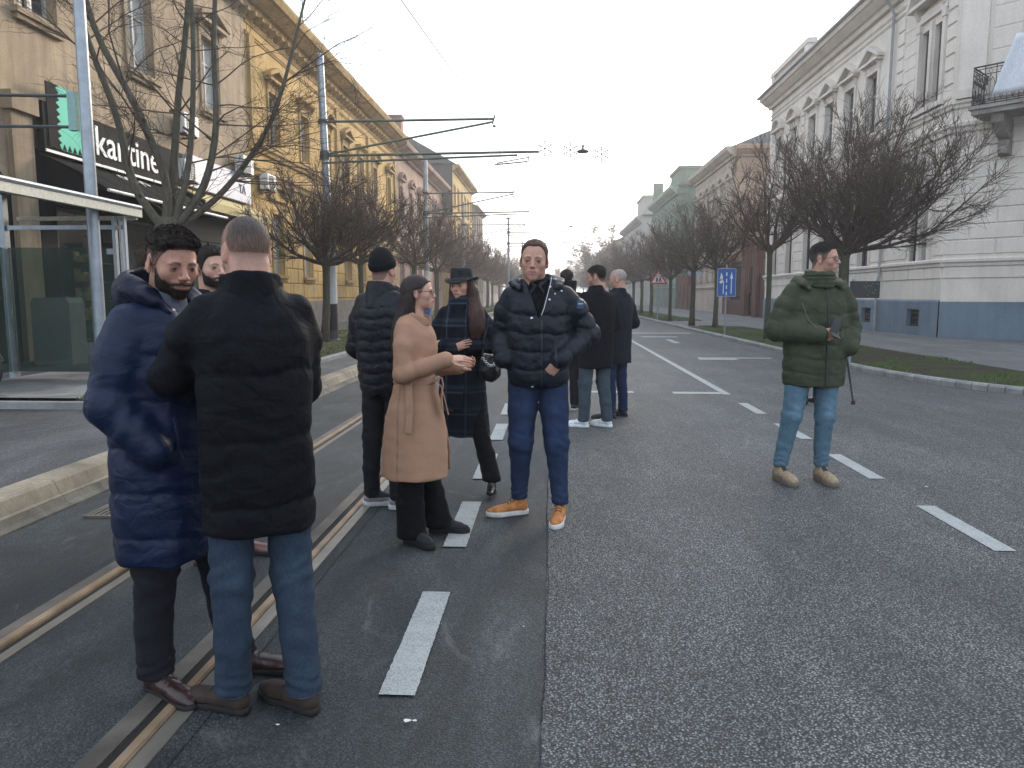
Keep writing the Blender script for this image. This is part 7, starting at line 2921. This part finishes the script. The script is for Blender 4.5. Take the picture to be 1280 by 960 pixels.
# 2 man seen from behind in a long black coat
H = 1.765
person('crop-haired man with his back turned, long black quilted coat and blue jeans, arms folded', (-1.025, 2.49), 203, H,
       dict(yaw=18, pitch=4, hair='buzz', haircol=(.060, .046, .040), fade=True, jaw=1.08, neck=1.12, tone=(1.06, 1.02, 1.0)),
       dict(neck=(0, .0, .85 * H), head=(.012, -.02, H - .118),
            sh=[(-.17, .01, 1.47), (.17, .01, 1.47)],
            el=[(-.165, -.12, 1.17), (.270, -.06, 1.225)], wr=[(-.03, -.27, 1.13), (.08, -.27, 1.20)],
            hands=[dict(back=(0, -1, .2), curl=[.5] * 4, dir=(1, .12, .16), side=-1), None],
            kn=[(-.10, -.03, .50), (.105, -.02, .50)], an=[(-.125, .05, .09), (.115, -.03, .09)], toe=[rad(38), rad(50)]),
       dict(rows=[(.33, 0, .0, .188, .145), (.45, 0, 0, .188, .150), (.58, 0, .005, .186, .148), (.70, 0, .01, .190, .145), (.78, 0, .015, .186, .135), (.825, 0, .02, .155, .108), (.86, 0, .02, .10, .085), (.885, 0, .02, .08, .07)],
            hem=.392, quilt=(.225, .009, .10), qtop=.78, col=(.0028, .0034, .0065), mat=PUFFM, sleeve=(.074, .064, .054), fold=(.06, .006), tfold=.006, vox=.008,
            collar=dict(z0=.80, z1=.885, r0=.100, r1=.092, th=.010, tilt=.25, dy=-.01, cy=.012, asp=1.05, gap=.02)),
       dict(col=(.024, .038, .060), r=(.086, .072, .062, .064), fade=1.6, fold=.006, cuff=(.10, .13, .17)), dict(leather_shoe, matt=True, col=(.032, .018, .013)), voxel=.010)

# 3 bearded man between them
H = 1.76
person('bearded man in dark jacket standing between the navy puffer and the black coat', (-1.855, 3.98), 62, H,
       dict(yaw=-8, pitch=-4, hair='short', haircol=(.018, .013, .011), beard=.003, jaw=1.02, nose=1.0, brow=1.2, open=.8, tone=(1.08, 1.06, 1.05)),
       dict(el=[(-.28, .06, 1.12), (.28, .04, 1.12)], wr=[(-.2, -.14, 1.0), (.2, -.14, 1.0)], toe=[rad(10), rad(25)]),
       dict(rows=[(.42, 0, .0, .19, .14), (.58, 0, .005, .20, .145), (.72, 0, .01, .205, .14), (.78, 0, .015, .20, .135), (.825, 0, .02, .165, .11), (.86, 0, .02, .10, .085)],
            hem=.43, quilt=(.09, .010), col=(.012, .016, .026), mat=PUFFM,
            collar=dict(z0=.82, z1=.872, r0=.105, r1=.088, th=.014, tilt=.2, gap=.02, col=(.008, .01, .014))),
       dict(col=(.012, .014, .022)), dict(leather_shoe, col=(.13, .06, .05)), voxel=.012, hvox=.0034)

# 4 man behind the first
H = 1.79
person('man mostly hidden behind the bearded man in the navy puffer, only brown hair showing', (-2.29, 4.2), 100, H,
       dict(yaw=0, pitch=6, hair='short', haircol=(.035, .022, .014), tone=(1.05, 1, 1)),
       dict(toe=[rad(10), rad(25)]),
       dict(rows=[(.42, 0, .0, .19, .14), (.58, 0, .005, .20, .145), (.72, 0, .01, .205, .14), (.78, 0, .015, .20, .135), (.825, 0, .02, .165, .11), (.86, 0, .02, .10, .085)],
            hem=.43, col=(.012, .014, .02), mat=WOOL),
       dict(col=(.014, .02, .035)), dict(leather_shoe, col=(.06, .09, .14)), voxel=.014, hvox=.005)

# 5 man in the beanie
H = 1.79
def x5(ctx):
    beanie(ctx, (.009, .009, .011))
person('man in black beanie and black puffer jacket seen from behind beside the camel coat', (-1.17, 5.12), 152, H,
       dict(yaw=8, pitch=0, tone=(1.02, .98, .96)),
       dict(el=[(-.29, .03, 1.13), (.27, -.02, 1.13)], wr=[(-.18, -.18, 1.02), (.16, -.2, 1.02)],
            kn=[(-.10, -.02, .50), (.10, .03, .50)], an=[(-.11, .02, .09), (.10, .05, .09)], toe=[rad(-35), rad(-50)]),
       dict(rows=[(.44, 0, .0, .165, .125), (.48, 0, .0, .19, .145), (.60, 0, 0, .205, .155), (.72, 0, .01, .212, .15), (.78, 0, .015, .205, .138), (.825, 0, .02, .165, .11), (.86, 0, .02, .10, .085)],
            hem=.45, quilt=(.075, .013), col=(.0075, .009, .016), mat=PUFF, sleeve=(.092, .08, .062),
            collar=dict(z0=.79, z1=.885, r0=.105, r1=.092, th=.018, tilt=.2, gap=.03)),
       dict(col=(.009, .009, .012), r=(.094, .072, .06, .058)),
       dict(col=(.010, .010, .012), side=(.22, .22, .23), heelc=(.22, .22, .23), solec=(.55, .55, .55), laces=(.012, .012, .012), sole=.035, high=.11, matt=True, w=1.1), voxel=.011, hvox=.0034, extra=x5)

# 6 woman in the camel coat
H = 1.63
def x6(ctx):
    root = ctx['root']
    glasses(ctx, (.008, .008, .008), w=.024, h=.017)
    P = ctx['place']
    q = lambda p: tuple(P(np.array([p], float))[0])
    hc = (.018, .010, .009)
    # hair: cap, then a straight fall down the back
    def cap(Pp):
        d = head_sdf_lite(Pp, ctx['head'])
        d = smin(d, ell(Pp, (0, .045, -.01), (.080, .070, .10)), .03) - F32(.008)
        # keep the face and the ears free
        lim = np.interp(Pp[1], [-.12, -.075, -.05, -.03, .0, .025, .03], [.082, .066, .05, .03, .022, .018, -.3]).astype(F32)
        d = smax(d, lim - Pp[2], .010)
        d = smax(d, -ell(Pp, (0, -.10, -.02), (.2, .07, .085)), .01)
        return d - F32(.0022) * wob((Pp[0] * 3.2, Pp[1] * 2.2, Pp[2] * .4), 80, 1)
    V, Q = sdf_mesh(cap, (-.11, -.13, -.2), (.11, .16, .15), .0035, 1)
    mesh_np('hair', [(P(V), Q, np.array(hc), 0)], [LHAIR], root)
    sts = []
    for (x, y0, r) in ((-.052, .055, .030), (-.018, .085, .034), (.022, .085, .034), (.054, .055, .030)):
        a = q((x, y0, .0)); b = q((x * 1.05, y0 + .015, -.10))
        sts.append(([a, b, (b[0] * 1.1, b[1] + .045, b[2] - .10), (b[0] * 1.15, b[1] + .06, b[2] - .22), (b[0] * .9, b[1] + .05, b[2] - .31)], [r, r, r * .85, r * .7, r * .25]))
    long_hair(ctx, hc, sts)
    # belt: a band round the waist, a loop and two hanging ends
    fn = ctx['coat_fn']
    mb = MB()
    vs = []; n = 48
    zc = .612 * H
    R = []
    for i in range(n):
        t = 2 * PI * i / n
        r = np.arange(.05, .36, .003).astype(F32)
        Pp = (r * F32(math.cos(t)), r * F32(math.sin(t)), np.full(len(r), zc, F32))
        d = fn(Pp)
        # first exit from the trunk
        k = np.nonzero(d > 0)[0]
        rr = float(r[k[0]]) if len(k) else .17
        R.append(min(rr, .175))
    R = np.convolve(np.pad(np.array(R), 3, mode='wrap'), np.ones(7) / 7, 'valid')
    for i in range(n):
        t = 2 * PI * i / n
        for (dr, dz) in ((.002, -.022), (.011, -.018), (.011, .018), (.002, .022)):
            vs.append(((R[i] + dr) * math.cos(t), (R[i] + dr) * math.sin(t), zc + dz + .004 * math.sin(3 * t)))
    fs = []
    for i in range(n):
        j = (i + 1) % n
        for k in range(3):
            fs.append((i * 4 + k, j * 4 + k, j * 4 + k + 1, i * 4 + k + 1))
    mb.add(vs, fs)
    cm = ctx['cm']
    cv = np.array((.39, .20, .125))
    def strap(pts, w, nx):
        V, F = [], []
        for k, p_ in enumerate(pts):
            for s in (-1, 1):
                for o in (-.003, .003):
                    V.append((p_[0] + nx[0] * s * w - nx[1] * o, p_[1] + nx[1] * s * w + nx[0] * o, p_[2]))
        for k in range(len(pts) - 1):
            b = k * 4
            for a, c in ((0, 1), (1, 3), (3, 2), (2, 0)):
                F.append((b + a, b + c, b + 4 + c, b + 4 + a))
        mb.add(V, F)
    # right-hand loop hanging on the hip towards the street, and the two ends in front
    strap([(-.165, -.02, zc + .0), (-.195, -.03, zc - .05), (-.205, -.035, zc - .16), (-.215, -.03, zc - .29)], .021, (.25, 1))
    strap([(-.05, -.15, zc), (-.06, -.185, zc - .03), (-.045, -.20, zc - .10), (-.05, -.225, zc - .20)], .018, (1, .3))
    strap([(-.03, -.15, zc), (-.02, -.175, zc + .02), (-.04, -.19, zc - .02), (-.075, -.19, zc - .09), (-.085, -.20, zc - .17)], .016, (1, .5))
    o = mb.build('belt', cm, root, smooth=True, sharp=60)
def camel(V, C, ctx):
    # seam lines down the side of the skirt
    m = np.exp(-((V[:, 1] - .045) / .004) ** 2) * (V[:, 0] < -.08) * (V[:, 2] < .60 * 1.63)
    C = mixc(C, C[0] * .55, m)
    return C
CAMEL = (.34, .195, .13)
def x6b(ctx):
    ctx['cm'] = MATCACHE(CAMEL, 'coat_belt', .9)
    x6(ctx)
person('woman with long dark hair and glasses in belted camel coat, gesturing with both hands', (-.83, 4.42), 82, H,
       dict(fem=1, size=.97, yaw=12, pitch=-4, haircol=(.018, .010, .009), hair=None, jaw=.93, nose=.9, brow=.7, open=.95, lips=(.34, .10, .10), tone=(1.12, 1.1, 1.08), cheek=1.0),
       dict(neck=(0, .0, .85 * H), head=(0, -.035, H - .113),
            sh=[(-.158, .012, 1.335), (.158, .012, 1.335)], el=[(-.195, .01, 1.045), (.19, .01, 1.05)], wr=[(-.15, -.235, 1.13), (.10, -.245, 1.07)],
            hands=[dict(back=(-.55, .1, .8), curl=[.18, .14, .16, .22], dir=(.25, -1, .12), thumb='open', scale=.94), dict(back=(.7, .1, -.4), curl=[.35] * 4, dir=(-.3, -1, .3), thumb='open', side=-1, scale=.94)],
            hip=[(-.085, 0, .86), (.085, 0, .86)], kn=[(-.10, -.01, .46), (.10, -.03, .46)], an=[(-.10, .0, .08), (.14, -.10, .08)], toe=[rad(-28), rad(6)]),
       dict(rows=[(.24, 0, -.01, .222, .225), (.38, 0, -.005, .205, .20), (.50, 0, 0, .188, .165), (.575, 0, 0, .150, .130), (.612, 0, 0, .138, .120), (.65, 0, 0, .148, .125), (.73, 0, -.01, .155, .130), (.79, 0, .0, .162, .12), (.83, 0, .01, .13, .09), (.865, 0, .012, .072, .065), (.89, 0, .01, .06, .055)],
            hem=.252, waist=(.612, .010), col=CAMEL, mat=WOOL, sleeve=(.060, .050, .050), fold=(.07, .004), tfold=.004, cuff=-.005, n=2.1, slit=(.03, .10, .42), paint=camel,
            collar=dict(z0=.81, z1=.858, r0=.088, r1=.082, th=.007, tilt=.25, gap=.045, gx=.01, cy=-.006, asp=1.1), vox=.008),
       dict(col=(.005, .005, .006), r=(.066, .075, .082, .090), mat=WOOL, fold=.004, bunch=.5, bot=.045, pw=.10, pd=.08, top=.50),
       dict(col=(.008, .008, .009), solec=(.006, .006, .007), sole=.032, high=.09, L=.265, w=.95, laces=(.006, .006, .006), matt=True), voxel=.009, hvox=.003, extra=x6b)

# 7 woman in the hat
H = 1.69
def plaid(V, C, ctx):
    x, y, z = V.T
    line = np.maximum(np.exp(-(((z % .17) - .085) / .006) ** 2), np.exp(-((((x + .3) % .15) - .075) / .005) ** 2))
    soft = np.maximum(np.exp(-(((z % .17) - .125) / .016) ** 2), 0) * .35
    return mixc(C, (.055, .075, .115), np.clip(line * .85 + soft, 0, 1) * ctx.get('plaidk', .45))
def x7(ctx):
    fedora(ctx, (.01, .01, .012))
    P = ctx['place']; q = lambda p: np.array(P(np.array([p], float))[0])
    hc = (.038, .014, .011)
    sts = []
    for s in (-1, 1):
        a = q((s * .066, .005, .05)); b = q((s * .082, .02, -.04)); c = q((s * .085, .015, -.12))
        if s > 0:
            sts.append(([a, b, c, c + (.03, -.06, -.10), c + (.045, -.085, -.20), c + (.035, -.09, -.30)], [.02, .030, .036, .040, .034, .012]))
            sts.append(([a + (0, .03, 0), b + (.01, .03, 0), c + (.02, .02, 0), c + (.07, -.02, -.11), c + (.09, -.05, -.22), c + (.07, -.07, -.30)], [.02, .030, .034, .036, .030, .01]))
        else:
            sts.append(([a, b, c, c + (-.03, .0, -.10), c + (-.045, .01, -.2)], [.02, .028, .030, .028, .008]))
    sts.append(([q((0, .09, .05)), q((0, .105, -.05)), q((0, .10, -.14)), q((.0, .11, -.26))], [.05, .055, .05, .02]))
    long_hair(ctx, hc, sts, seed=3)
    # scarf: two long tails and a wrap at the throat
    fn = ctx['coat_fn']
    H = ctx['H']
    nk = ctx['p']['neck']

    def sf(Pp):
        w, _ = seg(Pp, (nk[0], nk[1] - .01, .83 * H), (nk[0], nk[1] - .03, .865 * H), .088, .074)
        D = w
        for x0, z1 in ((-.045, .30), (.03, .40)):
            zz = np.linspace(.84, z1, 7)
            pts = []
            for z in zz:
                pts.append((x0 - (.84 - z) * .06, YF(x0, z), z * H))
            D = smin(D, tube_sdf(Pp, pts, [.05] * len(pts), .02, flat=((0, 1, 0), .30)), .01)
        D = smax(D, -seg(Pp, (nk[0], nk[1], .80 * H), (nk[0], nk[1] - .03, .95 * H), .058, .058)[0], .008)
        return D - F32(.003) * wob((Pp[0] * 2, Pp[1], Pp[2] * .5), 40, 1)

    cache = {}
    def YF(x, z):
        k = (x, round(float(z), 3))
        if k not in cache:
            y = ray_front(ctx['trunk_only'], x, float(z) * H)
            cache[k] = (y if y is not None else -.14) - .012
        return cache[k]
    V, Q = sdf_mesh(sf, (-.2, -.32, .36 * H), (.2, .16, .90 * H), .008, 1)
    ctx['plaidk'] = 1.0
    C = plaid(V, np.tile(np.array((.007, .009, .014)), (len(V), 1)), ctx)
    mesh_np('scarf', [(V, Q, C, 0)], [WOOL], ctx['root'])
TR7 = [(.235, 0, .0, .215, .165), (.40, 0, 0, .195, .155), (.60, 0, .0, .165, .125), (.72, 0, 0, .17, .13), (.79, 0, .01, .17, .12), (.825, 0, .015, .14, .10), (.865, 0, .015, .08, .07), (.89, 0, .01, .06, .055)]
def x7b(ctx):
    ctx['trunk_only'] = lambda P: stack_sdf(P, [(z * 1.69, a, b, c, d) for z, a, b, c, d in TR7])
    x7(ctx)
person('woman in black felt hat, dark plaid scarf and long dark coat, arms folded', (-.70, 5.75), -12, H,
       dict(fem=1, size=1.0, yaw=-8, pitch=2, roll=-2, haircol=(.04, .015, .011), hair=None, jaw=.9, nose=.9, brow=.8, open=1.0, lips=(.30, .09, .09), tone=(1.12, 1.08, 1.05)),
       dict(neck=(0, .0, .85 * H), head=(0, -.02, H - .112),
            sh=[(-.165, .012, 1.385), (.165, .012, 1.385)], el=[(-.245, .0, 1.09), (.25, .0, 1.12)], wr=[(.00, -.235, 1.10), (-.06, -.225, 1.13)],
            hands=[dict(back=(0, -1, .3), curl=[.25] * 4, dir=(1, .05, .42), side=-1, scale=.9), dict(back=(-.1, -1, .2), curl=[.3] * 4, dir=(-1, .1, .0), side=1, scale=.9)],
            hip=[(-.085, 0, .89), (.085, 0, .89)], kn=[(-.16, .02, .48), (.145, -.06, .50)], an=[(-.30, .06, .11), (.30, -.20, .11)], toe=[rad(-10), rad(14)]),
       dict(rows=TR7, hem=.243, col=(.0065, .0075, .012), mat=WOOL, sleeve=(.072, .062, .054), fold=(.06, .005), tfold=.005, paint=plaid,
            collar=dict(z0=.81, z1=.87, r0=.10, r1=.085, th=.010, tilt=.3, gap=.05), vox=.008),
       dict(col=(.006, .006, .007), r=(.062, .066, .066, .072), mat=WOOL, fold=.003, bunch=.3, bot=.10, pw=.10, pd=.08, top=.50),
       dict(col=(.006, .006, .007), solec=(.006, .006, .006), sole=.012, high=.15, L=.25, w=.82, toe=.6, lift=.03), voxel=.009, hvox=.0032, extra=x7b)

# 8 man in the middle
H = 1.845
def x8(ctx):
    shirt(ctx, (.006, .006, .008), .872, r=(.074, .066))
    fn = ctx['coat_fn']
    mb = MB()
    # open zip edge running from the throat to the chest
    pts = []
    for z, x in ((.880, .080), (.86, .075), (.835, .062), (.80, .045), (.77, .03), (.745, .012)):
        y = ray_front(fn, x + .012, z * ctx['H'])
        if y is not None: pts.append((x + .004, y - .004, z * ctx['H']))
    if len(pts) > 2:
        mb.tube(pts, .0022, 5)
        mb.build('zip', METALZ, ctx['coat'], smooth=True)
    # arm badge
    e = np.array(ctx['p']['sh'][1]) * .72 + np.array(ctx['p']['el'][1]) * .28
    mb = MB()
    mb.box(-.024, .024, -.002, .002, -.026, .026)
    mb.transform(Matrix.Translation((e[0] + .035, e[1] - .100, e[2])) @ Matrix.Rotation(.35, 4, 'Z'))
    b = mb.build('sleeve_badge', MATCACHE((.02, .06, .13), 'badge'), ctx['coat'])
    mb = MB()
    mb.box(-.016, .016, -.004, -.0025, .002, .008)
    mb.transform(Matrix.Translation((e[0] + .035, e[1] - .100, e[2])) @ Matrix.Rotation(.35, 4, 'Z'))
    mb.build('badge_mark', MATCACHE((.5, .5, .5), 'badge_mark'), b)
    # ring on the pocketed hand is a small bright band
person('short-haired man in quilted dark blue jacket, blue jeans and tan ankle boots facing the viewer', (-.09, 4.93), 2, H,
       dict(yaw=-5, pitch=2, roll=3, hair='short', haircol=(.070, .040, .027), hthick=.55, recede=.017, jaw=1.08, nose=1.08, cheek=1.1, brow=1.25, open=.5, neck=1.1, tone=(1.0, .97, .95), size=1.10, stubble=.12),
       dict(neck=(-.01, .0, .85 * H), head=(-.03, -.03, H - .118),
            sh=[(-.20, .01, 1.52), (.20, .01, 1.52)], el=[(-.245, .09, 1.24), (.335, .05, 1.25)], wr=[(-.235, -.05, 1.08), (.14, -.17, 1.09)],
            hands=[None, dict(back=(.1, -1, .25), curl=[.35, .4, .45, .5], dir=(-.62, .22, -.75), side=1, scale=1.0)],
            hip=[(-.095, 0, .965), (.095, 0, .965)], kn=[(-.115, -.01, .52), (.125, -.03, .52)], an=[(-.125, .04, .10), (.15, -.09, .10)], toe=[rad(-72), rad(-12)]),
       dict(rows=[(.48, 0, .0, .175, .13), (.51, 0, .0, .205, .155), (.58, 0, 0, .208, .160), (.70, 0, .005, .212, .158), (.78, 0, .01, .206, .145), (.825, 0, .015, .170, .112), (.86, 0, .02, .12, .09)],
            hem=.485, quilt=(.118, .013, .035), col=(.0045, .0085, .0200), mat=PUFF, sleeve=(.088, .078, .058), fold=(.07, .009), tfold=.007, vox=.008, open=(.2, .075, .73), openx=.0,
            zip=(.02, .49, .73, (.006, .008, .016)), studs=[(-.045, .735, .010), (.075, .845, .008), (.07, .80, .008), (.105, .82, .007), (.15, .83, .008), (-.04, .495, .009)],
            hood=dict(lift=.40, z=.865, a=.185, b=.14, h=.075, dy=.055, gap=.09, drop=.7, fx=.62), pockets=[(.105, .66, .115, .57)]),
       dict(col=(.014, .026, .062), r=(.108, .084, .060, .056), fade=1.7, fold=.005, bot=.115, pw=.175),
       dict(col=(.42, .165, .048), solec=(.62, .60, .56), laces=(.05, .02, .015), sole=.032, high=.125, L=.30, matt=True, linec=(.35, .14, .04)), voxel=.009, hvox=.0028, extra=x8)

# 9, 10 two men further off in dark overcoats
H = 1.83
person('dark-haired man in black overcoat, grey jeans and white trainers, seen from behind', (.50, 8.45), 206, H,
       dict(yaw=42, pitch=8, hair='short', haircol=(.016, .012, .010), fade=True, stubble=.5, tone=(.95, .9, .88)),
       dict(el=[(-.26, .0, 1.17), (.26, .0, 1.17)], wr=[(-.2, -.18, 1.02), (.2, -.18, 1.02)], kn=[(-.10, 0, .52), (.12, -.02, .52)],
            an=[(-.13, .06, .09), (.13, -.03, .09)], toe=[rad(30), rad(45)]),
       dict(rows=[(.37, 0, .0, .205, .15), (.50, 0, 0, .20, .15), (.62, 0, .005, .20, .145), (.73, 0, .01, .212, .14), (.78, 0, .015, .205, .13), (.825, 0, .02, .165, .105), (.86, 0, .02, .09, .08)],
            hem=.375, col=(.006, .0065, .009), mat=WOOL, sleeve=(.082, .07, .06), collar=dict(z0=.825, z1=.878, r0=.10, r1=.080, th=.009, tilt=.2, gap=.03)),
       dict(col=(.045, .062, .08), r=(.098, .078, .066, .066), fade=1.3), dict(col=(.62, .66, .68), solec=(.7, .72, .72), sole=.03, high=.09, laces=(.6, .6, .6)), voxel=.013, hvox=.0045)
H = 1.82
person('grey-haired man in dark overcoat and navy jeans behind the man in white trainers', (.80, 9.15), 228, H,
       dict(yaw=22, pitch=4, hair='buzz', haircol=(.26, .24, .22), fade=True, tone=(1.05, 1, .98)),
       dict(el=[(-.285, .04, 1.17), (.26, .0, 1.17)], wr=[(-.16, -.2, 1.08), (.2, -.18, 1.02)], toe=[rad(20), rad(40)]),
       dict(rows=[(.37, 0, .0, .205, .15), (.50, 0, 0, .20, .15), (.62, 0, .005, .20, .145), (.73, 0, .01, .212, .14), (.78, 0, .015, .205, .13), (.825, 0, .02, .165, .105), (.86, 0, .02, .09, .08)],
            hem=.375, col=(.011, .013, .019), mat=WOOL, sleeve=(.085, .074, .06), collar=dict(z0=.825, z1=.872, r0=.10, r1=.080, th=.009, tilt=.2, gap=.03)),
       dict(col=(.012, .022, .06)), dict(leather_shoe, col=(.014, .014, .018)), voxel=.013, hvox=.0045)

# someone hidden behind the man in the middle
H = 1.83
person('hooded person in black, almost wholly hidden behind the man in tan boots', (.19, 9.75), 170, H,
       dict(yaw=0, hair='short', haircol=(.02, .015, .012)),
       dict(),
       dict(rows=[(.37, 0, .0, .20, .15), (.62, 0, .005, .20, .145), (.73, 0, .01, .212, .14), (.78, 0, .015, .205, .13), (.825, 0, .02, .165, .105), (.86, 0, .02, .09, .08)],
            hem=.45, col=(.008, .009, .012), mat=WOOL, collar=dict(z0=.82, z1=.93, r0=.11, r1=.12, th=.012, tilt=.0)),
       dict(col=(.009, .009, .011)), dict(leather_shoe, col=(.01, .01, .01), solec=(.5, .5, .5)), voxel=.016, hvox=.006)

# 11 man in the green parka
H = 1.90
def x11(ctx):
    glasses(ctx, (.05, .012, .010), w=.0235, h=.014, thick=.0013)
    root = ctx['root']; H = ctx['H']
    # roll-neck of the inner collar
    nk = ctx['p']['neck']
    mb = MB()
person('man in olive green hooded parka, glasses and light blue jeans holding a phone', (2.10, 6.02), 6, H,
       dict(yaw=48, pitch=-2, roll=0, hair='short', haircol=(.020, .017, .016), fade=True, recede=.006, jaw=1.02, nose=1.08, brow=1.0, open=.8, stubble=.22, grey=.25, tone=(.98, .93, .90), size=.97),
       dict(neck=(.0, .0, .85 * H), head=(.03, -.03, H - .116),
            sh=[(-.205, .01, 1.555), (.205, .01, 1.555)], el=[(-.305, .02, 1.235), (.285, .04, 1.24)], wr=[(-.085, -.23, 1.205), (.225, -.10, 1.10)],
            hands=[dict(back=(-.35, -1, .3), curl=[(.9, 1.0, .6), (.95, 1.0, .6), (1.0, 1.0, .6), (1.05, 1.0, .6)], dir=(.95, -.25, .18), thumb='grip', side=1, scale=1.0), None],
            hip=[(-.10, 0, .99), (.10, 0, .99)], kn=[(-.175, -.02, .54), (.10, -.02, .54)], an=[(-.235, .02, .10), (.095, .0, .10)], toe=[rad(8), rad(2)]),
       dict(rows=[(.40, 0, .0, .225, .165), (.47, 0, 0, .24, .178), (.58, 0, .005, .24, .178), (.70, 0, .01, .242, .172), (.78, 0, .015, .228, .155), (.825, 0, .015, .185, .118), (.86, 0, .02, .12, .09)],
            hem=.415, quilt=(.118, .012, .05), qtop=.76, col=(.062, .070, .045), mat=PUFFM, sleeve=(.104, .094, .072), fold=(.065, .009), tfold=.008, vox=.009,
            zip=(.015, .42, .86, (.008, .010, .008)), zipr=.009,
            collar=dict(z0=.82, z1=.895, r0=.11, r1=.095, th=.014, tilt=.12, quilt=(.03, .008)),
            hood=dict(lift=.75, z=.848, a=.20, b=.16, h=.075, dy=.045, gap=.075, drop=.75, fx=.66), pockets=[(-.17, .76, -.12, .66), (.17, .70, .145, .62)]),
       dict(col=(.078, .138, .185), r=(.104, .078, .062, .058), fade=1.5, fold=.006, bot=.125, pw=.18),
       dict(col=(.26, .19, .12), toecap=(.30, .22, .14), tongue=(.02, .018, .018), solec=(.16, .13, .10), laces=(.02, .02, .02), sole=.040, high=.155, L=.315, w=1.22, matt=True, heelc=(.04, .035, .03)), voxel=.010, hvox=.003, extra=x11)

# 12 the cameraman hidden behind him
H = 1.74
person('camera operator hidden behind the green parka, one dark shoe showing', (3.62, 10.5), 205, H,
       dict(yaw=0, hair='short'), dict(),
       dict(rows=[(.42, 0, .0, .19, .14), (.58, 0, .005, .20, .145), (.72, 0, .01, .205, .14), (.78, 0, .015, .20, .135), (.825, 0, .02, .165, .11), (.86, 0, .02, .10, .085)],
            hem=.45, col=(.02, .02, .025), mat=WOOL), dict(col=(.015, .018, .025)), dict(leather_shoe, col=(.01, .01, .012)), voxel=.018, hvox=.007)
# ------------------------------------------------------------------ air
hz = bpy.data.materials.new('haze'); hz.use_nodes = True
ht = hz.node_tree; ht.nodes.clear()
ho = ht.nodes.new('ShaderNodeOutputMaterial'); pv = ht.nodes.new('ShaderNodeVolumePrincipled')
pv.inputs['Color'].default_value = (.95, .95, .96, 1); pv.inputs['Density'].default_value = .0015; pv.inputs['Anisotropy'].default_value = .55
ht.links.new(pv.outputs[0], ho.inputs['Volume'])
mb = MB(); mb.box(-305, 305, -65, 705, -1.2, 24)
o = mb.build('haze', hz); o['kind'] = 'stuff'
# ------------------------------------------------------------------ light, sky, camera
w = bpy.data.worlds.new('World'); scene.world = w; w.use_nodes = True
nt = w.node_tree; nt.nodes.clear()
out = nt.nodes.new('ShaderNodeOutputWorld'); bg = nt.nodes.new('ShaderNodeBackground')
sky = nt.nodes.new('ShaderNodeTexSky'); sky.sky_type = 'NISHITA'; sky.sun_disc = False
SUN_EL, SUN_AZ = rad(19), rad(25)       # azimuth from +y towards +x
sky.sun_elevation = SUN_EL; sky.sun_rotation = SUN_AZ
sky.air_density = 1.6; sky.dust_density = 4.0; sky.ozone_density = 1.2; sky.altitude = 80
# thin high overcast: the blue sky seen through an even white veil
mixn = nt.nodes.new('ShaderNodeMix'); mixn.data_type = 'RGBA'
hs = nt.nodes.new('ShaderNodeHueSaturation'); hs.inputs['Saturation'].default_value = .45
nt.links.new(sky.outputs[0], hs.inputs['Color'])
mixn.inputs[0].default_value = .55
nt.links.new(hs.outputs[0], mixn.inputs[6])
mixn.inputs[7].default_value = (7.2, 8.3, 9.9, 1)
nt.links.new(mixn.outputs[2], bg.inputs[0]); bg.inputs[1].default_value = .12
nt.links.new(bg.outputs[0], out.inputs[0])
l = bpy.data.lights.new('sun', 'SUN'); l.energy = 1.35; l.angle = rad(18); l.color = (1.0, .84, .66)
lo = bpy.data.objects.new('sun', l); COL.objects.link(lo)
d = Vector((math.sin(SUN_AZ) * math.cos(SUN_EL), math.cos(SUN_AZ) * math.cos(SUN_EL), math.sin(SUN_EL)))
lo.rotation_euler = d.to_track_quat('Z', 'Y').to_euler()
cam = bpy.data.cameras.new('camera'); co = bpy.data.objects.new('camera', cam); COL.objects.link(co)
scene.camera = co
cam.sensor_width = 36; cam.sensor_fit = 'HORIZONTAL'; cam.lens = 25.99; cam.clip_start = .05; cam.clip_end = 5000
co.location = (0, 0, 1.5); co.rotation_euler = (rad(90 - 6.79), 0, rad(3.08))
scene.view_settings.view_transform = 'Standard'; scene.view_settings.look = 'None'
scene.view_settings.exposure = 1.15; scene.view_settings.gamma = 1.0
scene.render.engine = 'CYCLES'
scene.cycles.use_denoising = True
scene.cycles.volume_bounces = 1; scene.cycles.volume_step_rate = 10; scene.cycles.volume_max_steps = 32
scene.cycles.max_bounces = 6; scene.cycles.diffuse_bounces = 3; scene.cycles.glossy_bounces = 3; scene.cycles.transmission_bounces = 5
scene.cycles.caustics_reflective = False; scene.cycles.caustics_refractive = False
